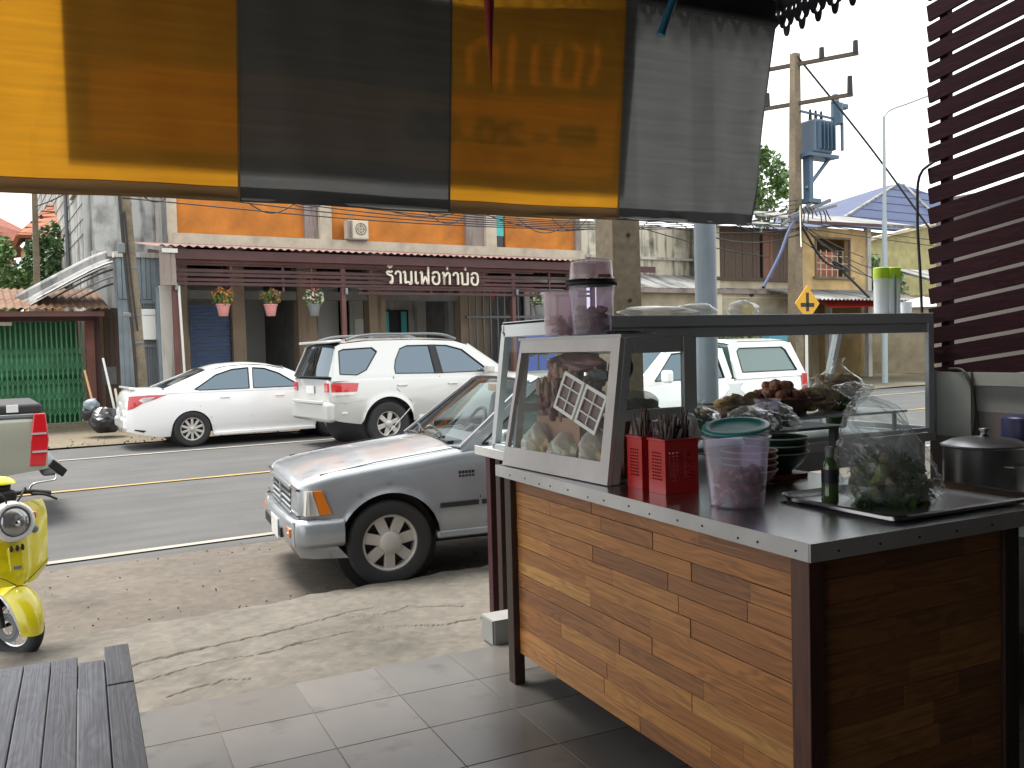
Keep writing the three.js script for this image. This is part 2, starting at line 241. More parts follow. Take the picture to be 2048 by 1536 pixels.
// ================================================================ ground, road, pavements
{
  const struct = (name, geos, m, o = {}) => { const q = solo(name, null, null, o.org ?? [0, 0, 0], geos, m, o); q.userData.kind = 'structure'; return q; };
  const sheet = (x0, x1, z0, z1, y) => new THREE.PlaneGeometry(x1 - x0, z1 - z0).rotateX(-Math.PI / 2).translate((x0 + x1) / 2, y, (z0 + z1) / 2);
  struct('ground', sheet(-300, 300, -400, 120, -.22), M.earth, { S: true });
  // asphalt with a slight crown, the middle of the carriageway 3 cm up
  const road = gridSurf(2, 24, (u, v) => { const z = -8.0 - v * 11.2; return V(-80 + 240 * u, YR - .012 + .03 * (1 - ((z + 12.6) / 5.6) ** 2), z); });
  struct('road', road, M.asphalt, { S: true });
  struct('parking_strip', gridSurf(60, 14, (u, v) => V(-60 + 120 * u, YR - .006 + .006 * Math.sin(u * 90) * Math.sin(v * 9), -5.4 - v * 2.9)), M.shoulder, { S: true });
  const crown = (z) => YR - .012 + .03 * (1 - ((z + 12.6) / 5.6) ** 2);
  const line = (name, z, w, m) => struct(name, gridSurf(120, 1, (u, v) => V(-40 + 100 * u, crown(z) + .012, z + (v - .5) * w * (1 + .12 * Math.sin(u * 311)))), m, { S: true });
  line('road_edge_line', -8.27, .11, M.lineWhite); line('road_centre_line', -12.56, .11, M.lineYellow); line('road_edge_line', -16.6, .11, M.lineWhite);
  // far pavement: rough earthy concrete rising to the shop fronts
  struct('far_pavement', gridSurf(200, 14, (u, v) => V(-60 + 160 * u, -.085 + .12 * Math.min(1, v * 1.6) + .012 * Math.sin(u * 260 + v * 9) * Math.sin(v * 23 + u * 90), -19.0 - v * 14)), M.farPave, { S: true });
  // cracked concrete apron in front of the shop: cracks are real grooves
  const cr = [];
  const P2 = (l) => cr.push(l);
  // crack lines in world x,z
  P2([[-1.2, -4.98], [-.3, -5.02], [.12, -5.08], [.35, -5.10], [.62, -5.16], [.9, -5.2], [1.13, -5.28], [1.35, -5.33], [1.62, -5.42]]);
  P2([[-.4, -4.72], [.1, -4.76], [.38, -4.83], [.6, -4.86], [.82, -4.85], [1.02, -4.93], [1.3, -4.98], [1.48, -5.0], [1.66, -4.9], [1.85, -4.82], [2.1, -4.78], [2.5, -4.8]]);
  P2([[1.42, -5.26], [1.62, -5.24], [1.82, -5.34], [1.92, -5.2], [2.04, -5.1], [2.12, -5.08]]);
  P2([[.3, -4.5], [.55, -4.52], [.7, -4.47]]);
  const segs = cr.flatMap((l, k) => l.slice(1).map((b, i) => [l[i], b, k]));
  const kerbZ = (x) => -5.48 - .06 * 0 - (x) * Math.tan(G) * 1.0 + .0;
  const zk = (x) => { const s = (v) => v; return -(5.80 / Math.cos(G)) - s(x) * Math.tan(G); };
  const nx = 560, nz = 150;
  const xs = (u) => u < .08 ? lerp(-9, -.9, u / .08) : u > .92 ? lerp(2.9, 6.5, (u - .92) / .08) : lerp(-.9, 2.9, (u - .08) / .84);
  const g = gridSurf(nx, nz, (u, v) => {
    const x = xs(u), z0 = -4.285, z1 = zk(x) + .012 * Math.sin(x * 13) + .01 * Math.sin(x * 31 + 1);
    const z = lerp(z0, z1, v);
    let y = lerp(-.012, -.040, v) + .016 * (fbm(x / 8 + 4, z / 8 + 4, 24, 24, 201, 5) - .5) * 2;
    if (v > .99) y = lerp(y, YR - .02, (v - .99) / .01);
    let dmin = 9, w = 1;
    const jx = x + .02 * (vn(x * 19 + 50, z * 19 + 50, 512, 512, 7) - .5), jz = z + .03 * (vn(x * 23 + 90, z * 23 + 90, 512, 512, 9) - .5) + .07 * (vn(x * 4.3 + 30, 7, 512, 512, 19) - .5);
    for (const [a, b, k] of segs) {
      const dx = b[0] - a[0], dz = b[1] - a[1], t = clamp(((jx - a[0]) * dx + (jz - a[1]) * dz) / (dx * dx + dz * dz));
      const d = Math.hypot(jx - a[0] - t * dx, jz - a[1] - t * dz); if (d < dmin) { dmin = d; w = k; }
    }
    const cw = [.012, .006, .008, .005][w] * (.3 + 1.3 * vn(x * 9 + 3, 3, 512, 512, 77));
    if (dmin < cw) y -= .022 * (1 - (dmin / cw) ** 2);
    if (w === 0 && z > -5.1 - x * .2 - .02) y += 0;
    return V(x, y, z);
  });
  struct('concrete_apron', g, M.concrete);
}
// ================================================================ tiled shop floor
{
  const f = thing('tiled_floor', null, null, [0, 0, 0], { kind: 'structure' });
  const grout = new THREE.PlaneGeometry(14, 10.4).rotateX(-Math.PI / 2).translate(0, -.003, .92);
  part(f, 'grout_bed', [grout, BB(-7, 7, -.2, -.0035, -4.285, -4.25)], M.grout);
  for (let j = 0; j < 8; j++) for (let i = -3; i < 6; i++) {
    const x0 = .466 + i * .4, z0 = -4.285 + j * .4;
    part(f, 'floor_tile', RB(.396, .008, .396, .0015, x0 + .2, -.0035 + rr(-.0003, .0003), z0 + .2, 0, 0, 0, 1), M.tile[Math.floor(rnd() * 4)], { off: [rnd() * 2, rnd() * 2] });
  }
  // tiles nobody can see singly: behind the camera, one sheet of the same tile
  const rest = []; for (let j = 0; j < 26; j++) for (let i = -18; i < 17; i++) if (j > 7 || i < -3 || i > 5) rest.push(B(.396, .008, .396, .466 + i * .4 + .2, -.0035, -4.285 + j * .4 + .2));
  part(f, 'floor_tile', rest, M.tile[1], { kind: 'stuff' });
}
// ================================================================ the shop this picture is taken from: roof, walls
{
  const rf = thing('shop_roof', 'dark roof over the tiled floor, above the striped awning', 'roof', [0, 3.7, 0]);
  part(rf, 'roof_deck', [BB(-2.7, 4.02, 3.80, 3.90, -4.36, 6.2), BB(4.02, 4.98, 3.80, 3.90, -3.05, 6.2)], M.ceiling);
  part(rf, 'soffit_board', BB(-2.6, 3.99, 3.575, 3.80, -4.315, -4.29), M.ceiling);
  for (let k = 0; k < 5; k++) part(rf, 'rafter', BB(-2.6 + k * 1.6, -2.5 + k * 1.6, 3.68, 3.80, -4.2, 6), M.ceiling);
  const w = thing('shop_wall', 'dark inner walls of the shop behind the viewer', 'wall', [0, 0, 6]);
  part(w, 'wall_panel', BB(-2.7, 4.98, 0, 3.8, 6, 6.15), M.roomWall);
  part(w, 'wall_panel', BB(-2.7, -2.6, 0, 3.8, .4, 6), M.roomWall);
  part(w, 'wall_panel', BB(4.86, 4.98, 0, 3.8, -.6, 6), M.roomWall);
}
// fretwork fascia along the eaves: pendants with holes
{
  const fr = thing('fretwork_fascia', 'dark metal fretwork valance hanging along the roof eave above the awning', 'valance', [4.05, 3.4, -4.34]);
  const unit = (w, h) => {
    const s = new THREE.Shape(); s.moveTo(0, h); s.lineTo(0, h * .48);
    s.quadraticCurveTo(w * .10, h * .20, w * .30, h * .24); s.quadraticCurveTo(w * .34, 0, w * .5, 0); s.quadraticCurveTo(w * .66, 0, w * .70, h * .24);
    s.quadraticCurveTo(w * .90, h * .20, w, h * .48); s.lineTo(w, h); s.lineTo(0, h);
    const drop = (cx, cy, rx, ry) => { const p = new THREE.Path(); p.moveTo(cx, cy + ry * 1.5); p.quadraticCurveTo(cx + rx * .3, cy + ry * .5, cx + rx, cy - ry * .2); p.quadraticCurveTo(cx + rx * .8, cy - ry, cx, cy - ry); p.quadraticCurveTo(cx - rx * .8, cy - ry, cx - rx, cy - ry * .2); p.quadraticCurveTo(cx - rx * .3, cy + ry * .5, cx, cy + ry * 1.5); s.holes.push(p); };
    drop(w * .5, h * .36, w * .15, h * .12); drop(w * .12, h * .66, w * .075, h * .085); drop(w * .88, h * .66, w * .075, h * .085); drop(w * .5, h * .70, w * .07, h * .06);
    return new THREE.ExtrudeGeometry(s, { depth: .012, bevelEnabled: false, curveSegments: 5 });
  };
  const W = .132, H = .25;
  for (let k = 0; k < 46; k++) { const x = 4.05 - (k + 1) * W; part(fr, 'pendant', unit(W, H).translate(x, 3.425 + .041 * Math.max(-1, x - 1.84), -4.345), M.lattice); }
  for (let k = 0; k < 16; k++) part(fr, 'pendant', unit(W, H).rotateY(Math.PI / 2).translate(4.055, 3.512, -4.34 + (k + 1) * W), M.lattice);
  part(fr, 'eave_board', bar(V(-2, 3.62, -4.37), V(4.06, 3.80, -4.37), .02, .16), M.lattice); part(fr, 'eave_board', BB(4.068, 4.088, 3.74, 3.92, -4.36, -1), M.lattice);
}
// ================================================================ slatted side wall on the right
{
  const sw = thing('slat_wall', 'dark maroon wall of tilted wooden slats with open gaps', 'wall', [4.93, 1.4, -2.6]);
  const t = Math.tan(R(8)), zA = -3.94, zB = -.6;
  for (let k = 0; k < 32; k++) {
    const y = 1.30 + k * .128;                       // lower edge at the street end
    const p = V(4.93, y + .05, zA), q = V(4.93, y + .05 + t * (zB - zA), zB);
    if (q.y > 4.12) { q.z = zA + (4.12 - p.y) / t; q.y = 4.12; }
    if (p.y > 4.0) break;
    part(sw, 'slat', bar(p, q, .022, .101), M.slat, { grain: 'z', off: [rnd() * 3, rnd() * 3] });
  }
  for (const z of [zA + .1, -1.9, -.7]) part(sw, 'batten', BB(4.943, 4.985, 1.36, 4.15, z - .03, z + .03), M.slat, { grain: 'y' });
  // white ledge under the slats with its post
  const lg = thing('white_ledge', 'dirty white beam and post under the maroon slats', 'ledge', [4.95, 0, -2.5]);
  part(lg, 'beam', [BB(4.90, 5.02, 1.30, 1.38, -3.78, -.6), BB(4.93, 5.0, 1.14, 1.30, -3.7, -.6)], M.beamWhite);
  part(lg, 'post', [BB(4.87, 4.91, .98, 1.385, -3.92, -3.86), BB(4.88, 4.99, .98, 1.38, -3.86, -3.62)], M.beamWhite);
  const lw = thing('low_wall', 'dark low wall behind the cooking pots under the white beam', 'wall', [4.98, 0, -2.4]);
  part(lw, 'wall_panel', [BB(4.93, 5.02, 0, .98, -3.95, -.6)], M.roomWall);
  part(lw, 'pier', [BB(4.93, 5.02, .98, 1.14, -3.6, -3.1), BB(4.93, 5.02, .98, 1.14, -1.7, -.6)], M.roomWall);
  const nb = thing('neighbour_wall', 'grey neighbouring wall seen through the gaps of the maroon slats', 'wall', [6.2, 0, -2.5]);
  part(nb, 'wall_panel', BB(6.15, 6.3, -.1, 2.62, -4.86, 1), M.roomWall);
  part(nb, 'coping', BB(6.1, 6.35, 2.62, 2.68, -4.78, 1), M.roomWall);
  solo('power_lead', 'black cable hanging down the street end of the maroon slat wall', 'cable', [4.92, 2.6, -4], tube([[4.93, 2.72, -3.9], [4.9, 2.66, -3.98], [4.89, 2.4, -4.0], [4.9, 2.0, -3.99], [4.9, 1.75, -3.98]], .009), M.wire);
  solo('power_lead', 'black cable running down over the white beam beside the showcase', 'cable', [4.87, 1.2, -3.6], tube([[4.9, 1.40, -3.78], [4.868, 1.39, -3.66], [4.86, 1.3, -3.6], [4.868, 1.15, -3.58], [4.87, .98, -3.6]], .009), M.wire);
}
// ================================================================ far side of the street
function wallThing(name, label, cat, org) { return thing(name, label, cat, org, { S: true }); }
const corr = (x0, x1, zF, yF, zB, yB, pitch, amp) => gridSurf(Math.round((x1 - x0) / pitch * 8), 6, (u, v) => { const x = lerp(x0, x1, u); return V(x, lerp(yF, yB, v) + amp * Math.sin(x / pitch * 6.283), lerp(zF, zB, v)); });
{ // ---- orange shophouse row
  const h = wallThing('orange_shophouse', 'orange shophouse with white ledge behind the maroon canopy', 'building', [12, 0, -26]);
  const bays = [[5.2, 8.83], [9.62, 14.35], [15.95, 18.85]];
  bays.forEach(([a, b], i) => {
    const hole = i === 1 ? [rect(a + 1.5, b - 1.5, 6.4, 7.9)] : [rect(a + .9, b - .9, 6.4, 7.9)];
    part(h, 'orange_wall', wallH(a, b, 5.02, 9.2, -26.1, .2, hole), M.orange);
    const q = hole[0]; part(h, 'window', [BB(q[0][0], q[1][0], 6.4, 7.9, -26.05, -26.03)], M.windowDark);
    part(h, 'window_frame', [BB(q[0][0], q[1][0], 6.34, 6.4, -26.1, -25.86), BB((q[0][0] + q[1][0]) / 2 - .03, (q[0][0] + q[1][0]) / 2 + .03, 6.4, 7.9, -26.02, -25.96)], M.ledge);
  });
  part(h, 'ledge', BB(5.0, 19.05, 4.72, 5.02, -26.1, -25.55), M.ledge);
  part(h, 'pilaster', BB(8.83, 9.25, 5.02, 9.2, -26.15, -25.75), M.pilaster); part(h, 'pilaster', BB(9.25, 9.62, 5.02, 9.2, -26.15, -25.6), M.ledge);
  part(h, 'pilaster', BB(14.35, 15.02, 5.02, 9.2, -26.15, -25.75), M.pilaster); part(h, 'pilaster', BB(15.02, 15.42, 5.02, 9.2, -26.15, -25.6), M.ledge);
  part(h, 'corner_strip', BB(5.0, 5.2, 5.02, 9.2, -26.15, -25.8), M.ledge); part(h, 'corner_strip', BB(18.85, 19.05, 5.02, 9.2, -26.15, -25.8), M.pilaster);
  part(h, 'shutter', BB(15.45, 15.92, 5.45, 6.6, -26.0, -25.96), M.cyan); part(h, 'shutter', BB(15.45, 15.95, 5.02, 5.45, -26.02, -25.98), M.windowDark);
  part(h, 'parapet', BB(5.0, 19.05, 9.2, 9.6, -26.2, -25.7), M.ledge);
  for (const [a, b] of [[6.54, 6.9], [8.45, 9.05], [10.7, 11.25], [13.9, 14.98], [18.5, 19.05], [5.0, 5.35]]) part(h, 'pillar', BB(a, b, 0, 4.72, -26.0, -25.5), M.pillar);
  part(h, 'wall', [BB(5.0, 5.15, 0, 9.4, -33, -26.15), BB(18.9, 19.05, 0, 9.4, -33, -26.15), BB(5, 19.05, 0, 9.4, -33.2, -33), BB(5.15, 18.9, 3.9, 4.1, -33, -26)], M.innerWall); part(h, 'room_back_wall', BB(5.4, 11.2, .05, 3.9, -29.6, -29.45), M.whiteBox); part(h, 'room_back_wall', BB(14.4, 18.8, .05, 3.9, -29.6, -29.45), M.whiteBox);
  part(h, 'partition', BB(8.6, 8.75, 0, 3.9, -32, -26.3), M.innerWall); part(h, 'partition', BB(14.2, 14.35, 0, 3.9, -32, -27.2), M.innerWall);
  part(h, 'roof', BB(4.9, 19.1, 9.4, 9.55, -33.3, -26.2), M.roofGrey);
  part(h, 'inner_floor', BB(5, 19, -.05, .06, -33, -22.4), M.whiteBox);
  const sh = group('blue_shutter', h); const ribs = []; for (let k = 0; k < 30; k++) ribs.push(B(1.1, .085, .03, 5.95, .15 + k * .098, -25.7)); part(sh, 'shutter_rib', ribs, M.blueShutter, { kind: 'stuff' });
  part(h, 'lintel', BB(5.35, 14, 3.2, 3.45, -25.95, -25.6), M.innerWall);
  // lit back room: pale door and window panes
  const bw = thing('back_room_window', 'teal curtained window inside the middle bay of the restaurant', 'window', [12.8, 1.6, -28.6], { S: true });
  part(bw, 'back_wall', wallH(11.3, 14.2, 0, 3.9, -28.75, .1, []), M.whitePlaster);
  part(bw, 'curtain', [BB(12.35, 12.75, 1.75, 3.0, -28.62, -28.58), BB(13.15, 13.4, 1.75, 3.0, -28.62, -28.58)], M.cyan); part(bw, 'glass', BB(12.75, 13.15, 1.75, 3.0, -28.63, -28.6), M.windowDark);
  part(bw, 'frame', [BB(12.3, 12.35, 1.7, 3.05, -28.64, -28.56), BB(13.4, 13.46, 1.7, 3.05, -28.64, -28.56), BB(12.3, 13.46, 3.0, 3.05, -28.64, -28.55), BB(12.72, 12.77, 1.75, 3, -28.6, -28.55), BB(13.13, 13.17, 1.75, 3, -28.6, -28.55)], M.black);
  part(bw, 'door', BB(11.45, 12.05, .06, 2.75, -28.64, -28.6), M.whiteBox);
  const ac = wallThing('air_conditioner', 'boxy air conditioner unit on the ledge of the orange wall', 'air conditioner', [10.38, 5.02, -25.5]);
  part(ac, 'casing', RBB(10.05, 10.72, 5.06, 5.62, -25.75, -25.4, .02), M.cream); part(ac, 'side_panel', BB(10.03, 10.2, 5.08, 5.6, -25.395, -25.385), M.pilaster);
  part(ac, 'fan_grille', [new THREE.TorusGeometry(.17, .012, 6, 24).translate(10.47, 5.36, -25.385), new THREE.TorusGeometry(.10, .008, 6, 20).translate(10.47, 5.36, -25.385), B(.36, .01, .01, 10.47, 5.36, -25.385), B(.01, .36, .01, 10.47, 5.36, -25.385)], M.greySteel); part(ac, 'bracket', BB(10.05, 10.7, 5.02, 5.06, -25.75, -25.38), M.greySteel);
  // ---- canopy
  const c = wallThing('restaurant_canopy', 'long maroon canopy on steel posts in front of the orange shophouse', 'canopy', [11, 0, -22.2]);
  part(c, 'roof_sheet', corr(3.95, 17.2, -21.85, 4.22, -25.6, 4.72, .2, .022), M.canopyRoof);
  part(c, 'fascia', BB(4.35, 17.0, 3.93, 4.16, -21.98, -21.94), M.fascia); part(c, 'fascia', BB(17.0, 19.2, 3.93, 4.12, -21.98, -21.94), M.fascia);
  part(c, 'end_panel', [BB(4.0, 4.36, 3.3, 4.1, -22.0, -21.95)], M.pilaster); part(c, 'end_cap', BB(4.05, 4.4, 4.06, 4.16, -21.935, -21.9), M.whiteBox);
  for (const y of [3.84, 3.68, 3.58, 3.46, 3.36, 3.26, 3.16, 3.06]) { const x1 = 14.6, ext2 = y > 3.5 ? 0 : 0; part(c, 'louvre_bar', BB(4.4, x1, y - .035, y + .035, -22.22, -22.16), M.fascia); if (y < 3.4) break; }
  part(c, 'louvre_bar', BB(9.0, 16.8, 3.27, 3.34, -22.22, -22.16), M.fascia); part(c, 'louvre_bar', BB(9.0, 16.8, 3.14, 3.21, -22.22, -22.16), M.fascia);
  part(c, 'louvre_bar', BB(14.6, 16.8, 3.65, 3.72, -22.22, -22.16), M.fascia); part(c, 'louvre_bar', BB(14.6, 16.8, 3.43, 3.5, -22.22, -22.16), M.fascia);
  for (const x of [4.36, 8.6, 13.9, 16.85]) part(c, 'post', BB(x - .06, x + .06, .02, 3.95, -22.3, -22.18), M.maroonSteel);
  for (const x of [5.7, 7.0, 7.75, 9.4, 11.2, 12.9, 15.2]) part(c, 'hanger', BB(x - .025, x + .025, 3.2, 3.92, -22.26, -22.2), M.maroonSteel);
  part(c, 'beam', [BB(4.3, 17, 3.86, 3.94, -22.32, -22.12)], M.maroonSteel);
  for (const x of [4.4, 8.6, 13.9]) part(c, 'rafter', bar(V(x, 4.0, -22), V(x, 4.5, -25.6), .08, .1), M.maroonSteel);
  part(c, 'drain_pipe', rod(V(4.52, .05, -22.14), V(4.44, 3.3, -22.14), .03), M.whiteBox);
  part(c, 'insulator', [RB(.07, .18, .08, .03, 4.38, 3.28, -22.12)], M.galv); part(c, 'insulator', [RB(.07, .18, .08, .03, 8.66, 3.22, -22.12)], M.galv); part(c, 'insulator', [RB(.07, .18, .08, .03, 13.98, 3.25, -22.12)], M.galv);
  const wp = wallThing('white_pillar', 'white plastered pillar at the left end of the maroon canopy', 'pillar', [4.22, 0, -22.5]);
  part(wp, 'shaft', RBB(4.06, 4.34, -.1, 3.32, -22.75, -22.45, .01), M.whitePlaster); part(wp, 'side', [BB(3.99, 4.06, -.1, 3.3, -22.72, -22.5)], M.bluePanel);
}
{ // ---- shop sign letters, each of bars in one plane
  const L = {
    ra: [[[.46, .98], [.36, .88], [.12, .95], [.06, .80], [.18, .68], [.40, .62], [.46, .48], [.44, .08]], [[.44, .08], [.32, .02], [.28, .14], [.40, .16]]],
    aa: [[[.04, .72], [.14, .94], [.34, .95], [.42, .78], [.42, 0]]],
    no: [[[.02, .84], [.12, .98], [.16, .80], [.16, .05], [.30, .16], [.58, .06]], [[.44, .0], [.62, .02], [.58, .20]], [[.60, 1], [.60, .1]]],
    e: [[[.10, 1], [.10, .12], [.22, .02], [.26, .16]]],
    fo: [[[.02, .84], [.12, .98], [.14, .8], [.14, 0], [.38, .60], [.62, 0], [.62, 1.38]]],
    o: [[[.26, .58], [.10, .62], [.07, .22], [.22, .02], [.46, .02], [.58, .22], [.58, .76], [.44, .97], [.20, .97], [.06, .82]]],
    tho: [[[.02, .84], [.12, .98], [.15, .8], [.15, 0], [.15, .56], [.42, .96], [.58, .84], [.58, 0]]],
    bo: [[[.02, .84], [.12, .98], [.15, .8], [.15, .04], [.58, .04], [.58, 1]]],
    m1: [[[.1, 1.16], [.1, 1.42]]], m2: [[[0, 1.30], [.10, 1.40], [.14, 1.22], [.30, 1.34], [.34, 1.46]]],
  };
  const W = { ra: .62, aa: .6, no: .82, e: .42, fo: .86, o: .8, tho: .8, bo: .8 };
  const s = wallThing('shop_sign', 'cream Thai lettering mounted along the canopy of the restaurant', 'sign', [11.25, 3.42, -22.1]);
  const H = .35; let x = 9.78; const total = ['ra', 'aa', 'no', 'e', 'fo', 'o', 'tho', 'aa', 'bo', 'o'].reduce((t, k) => t + W[k], 0), sx = (12.72 - 9.78) / total;
  const glyph = (k, x0) => L[k].flatMap((pl) => pl.slice(1).map((b, i) => { const a = pl[i]; return bar(V(x0 + a[0] * sx, 3.44 + a[1] * H, -22.09), V(x0 + b[0] * sx, 3.44 + b[1] * H, -22.09), .05, .05, V(0, 0, 1)); }));
  for (const k of ['ra', 'm2', 'aa', 'no', 'e', 'fo', 'o', 'tho', 'm1', 'aa', 'bo', 'm1', 'o']) {
    if (k === 'm1' || k === 'm2') part(s, 'tone_mark', glyph(k, x - .5 * sx), M.letter); else { part(s, 'letter', glyph(k, x), M.letter); x += W[k] * sx; }
  }
  part(s, 'mounting_rail', [BB(9.7, 12.85, 3.50, 3.53, -22.15, -22.12), BB(9.7, 12.85, 3.74, 3.77, -22.15, -22.12)], M.fascia);
}
// ---- leaf clouds
function leaves(n, place, size, thin = .5) {
  const o = [], a = V(), e = V(), q = new THREE.Quaternion();
  for (let i = 0; i < n; i++) {
    const c = place(i); q.setFromEuler(new THREE.Euler(rr(-1, 1), rr(0, 6.3), rr(-1, 1))); const s = size * rr(.6, 1.3);
    const p = [[-s, 0, 0], [0, s * .06, s * thin], [s, 0, 0], [0, s * .06, -s * thin]].map((v) => V(...v).applyQuaternion(q).add(c));
    for (const k of [0, 1, 2, 0, 2, 3]) o.push(p[k].x, p[k].y, p[k].z);
  }
  return tris(o);
}
const ball = (c, r, f = .35) => () => { const t = rnd() * 6.283, u = rr(-1, 1), s = Math.sqrt(1 - u * u), k = Math.cbrt(lerp(f, 1, rnd())); return V(c[0] + r[0] * k * s * Math.cos(t), c[1] + r[1] * k * u, c[2] + r[2] * k * s * Math.sin(t)); };
function tree(name, label, base, h, clumps, size, m, o = {}) {
  const t = thing(name, label, o.cat ?? 'tree', base, { S: true, group: o.group });
  const top = V(base[0], base[1] + h, base[2]), b0 = V(...base);
  const limbs = [rod(b0, b0.clone().lerp(top, .55), .035 * h * .5 + .05, .02 * h * .5 + .03)];
  for (const c of clumps) limbs.push(rod(b0.clone().lerp(top, rr(.35, .6)), V(...c.p), .045, .015, 6));
  part(t, 'trunk', limbs, M.bark);
  part(t, 'crown', clumps.flatMap((c) => { const n = c.n ?? 500, sub = []; const cores = Array.from({ length: 14 }, ball(c.p, c.r, .2)); for (const k of cores) sub.push(leaves(n / 14, ball([k.x, k.y, k.z], c.r.map((v) => v * .38), .1), size)); return sub; }), m);
  return t;
}
const plantIn = (lab, x, potM, fm, n, size, gr) => {
  const t = wallThing('hanging_plant', lab, 'plant', [x, 2.6, -22.3]); tag(t, null, null, gr);
  part(t, 'pot', lathe([[0, 0], [.11, 0], [.16, .26], [.175, .26], [.175, .30], [.15, .30], [.14, .24], [0, .22]], 18, x, 2.58, -22.3), potM);
  part(t, 'hanger', [rod(V(x, 3.9, -22.22), V(x, 3.25, -22.3), .008), rod(V(x, 3.25, -22.3), V(x - .16, 2.86, -22.3), .005), rod(V(x, 3.25, -22.3), V(x + .16, 2.86, -22.3), .005)], M.wire);
  part(t, 'foliage', leaves(n, ball([x, 3.03, -22.3], [.27, .22, .26], .1), size, .4), M.leaf[0]); part(t, 'flower', leaves(n * .8, ball([x, 3.08, -22.28], [.27, .22, .27], .4), size * .8, .5), fm);
};
plantIn('hanging pink pot with orange-green leaves, leftmost under the canopy', 5.5, M.potPink, mat(.55, .22, .05, .7, { transmission: .2 }), 150, .07, 'hanging plants under the canopy');
plantIn('hanging pink pot with brownish orange leaves, middle of the left three', 6.68, M.potPink, mat(.34, .17, .07, .7, { transmission: .2 }), 110, .07, 'hanging plants under the canopy');
plantIn('hanging grey pot with white flowers beside the red lantern', 7.82, M.potGrey, mat(.75, .75, .66, .7, { transmission: .2 }), 120, .07, 'hanging plants under the canopy');
plantIn('hanging plant with white flowers at the right part of the canopy above the showcase', 14.85, M.potGrey, mat(.7, .74, .6, .7, { transmission: .2 }), 170, .08, 'hanging plants under the canopy');
for (const [x, y, lab, s] of [[7.86, 3.42, 'red tasselled lantern beside the white flowering pot', 1], [13.35, 3.42, 'red lantern under the canopy right of the sign letters', .8]]) {
  const t = wallThing('red_lantern', lab, 'lantern', [x, y - .3 * s, -22.45]);
  part(t, 'lantern_shade', lathe([[.02, -.2 * s], [.14 * s, -.16 * s], [.23 * s, 0], [.14 * s, .16 * s], [.02, .2 * s]], 12, x, y, -22.45), M.lantern);
  part(t, 'tassel', CY(.03, .05, .22 * s, x, y - .3 * s, -22.45), M.lantern); part(t, 'cord', rod(V(x, y + .2 * s, -22.45), V(x, 3.92, -22.4), .008), M.wire);
}
{ // restaurant tables and chairs under the canopy
  const mk = (x, z, lab) => {
    const t = thing('restaurant_table', lab, 'table', [x, .02, z], { S: true });
    part(t, 'tabletop', BB(x - .6, x + .6, .74, .77, z - .35, z + .35), M.innerWall);
    for (const [a, b] of [[-.55, -.3], [.55, -.3], [-.55, .3], [.55, .3]]) part(t, 'leg', rod(V(x + a, .02, z + b), V(x + a, .74, z + b), .018), M.chrome); return t;
  };
  mk(7.6, -23.4, 'steel legged table between two inner pillars, left one'); mk(5.9, -24.2, 'steel legged table in front of the blue shutter'); mk(10.1, -23.9, 'steel legged table behind the second canopy post');
  const c = thing('restaurant_chair', 'tubular steel chair standing under the restaurant canopy', 'chair', [0, 0, 0], { group: 'chairs under the restaurant canopy' });
  part(c, 'seat', RBB(-.2, .2, .44, .48, -.2, .2, .015), M.maroonSteel); part(c, 'backrest', [B(.36, .16, .02, 0, .82, -.2), B(.36, .04, .02, 0, .66, -.2)], M.pilaster);
  for (const [a, b, h] of [[-.18, -.2, .92], [.18, -.2, .92], [-.18, .18, .45], [.18, .18, .45]]) part(c, 'leg', rod(V(a, .02, b), V(a, h, b), .014), M.rimDull);
  const spots = [[6.7, -23.2, .3], [7.2, -22.95, 3.2], [8.0, -22.9, 3.0], [7.4, -24.0, .1], [8.1, -24.1, -.2], [5.6, -23.5, 3.3], [9.6, -23.2, 3.1], [10.4, -23.3, 2.9]];
  spots.forEach(([x, z, a], i) => { const p = fromS(x, .0, z); if (!i) { c.position.copy(p); c.rotation.y = G + a; } else copyOf(c, null, p, G + a); });
}
{ // blue crate by the right pillar and a plant
  const t = wallThing('water_bin', 'blue plastic bin beside the cream pillar under the canopy', 'bin', [15.7, 0, -24]);
  part(t, 'body', hexa(V(15.3, 0, -23.7), V(16.3, 0, -23.7), V(16.3, 0, -24.5), V(15.3, 0, -24.5), V(15.2, 2.05, -23.6), V(16.4, 2.05, -23.6), V(16.4, 2.05, -24.6), V(15.2, 2.05, -24.6)), M.blue); part(t, 'lid', RBB(15.25, 15.9, 2.05, 2.2, -24.5, -23.65, .04), M.cup);
  const f = wallThing('iron_gate', 'pale iron bar gate at the right end of the canopy', 'gate', [16, 0, -25.3]);
  for (let k = 0; k < 14; k++) part(f, 'gate_bar', BB(14.1 + k * .27, 14.15 + k * .27, .1, 3.6, -25.35, -25.3), M.greySteel);
  part(f, 'rail', [BB(14, 17.9, 2.62, 2.7, -25.37, -25.28), BB(14, 17.9, 3.56, 3.62, -25.37, -25.28)], M.greySteel); part(f, 'backing', BB(16.4, 18.5, .1, 3.6, -25.6, -25.55), M.whitePlaster);
  tree('potted_palm', 'small spiky palm by the cream pillar of the restaurant', [15.0, 0, -22.6], 1.3, [{ p: [15.0, 1.55, -22.6], r: [.3, .25, .3], n: 260 }], .1, M.leaf[1], { cat: 'plant' });
}
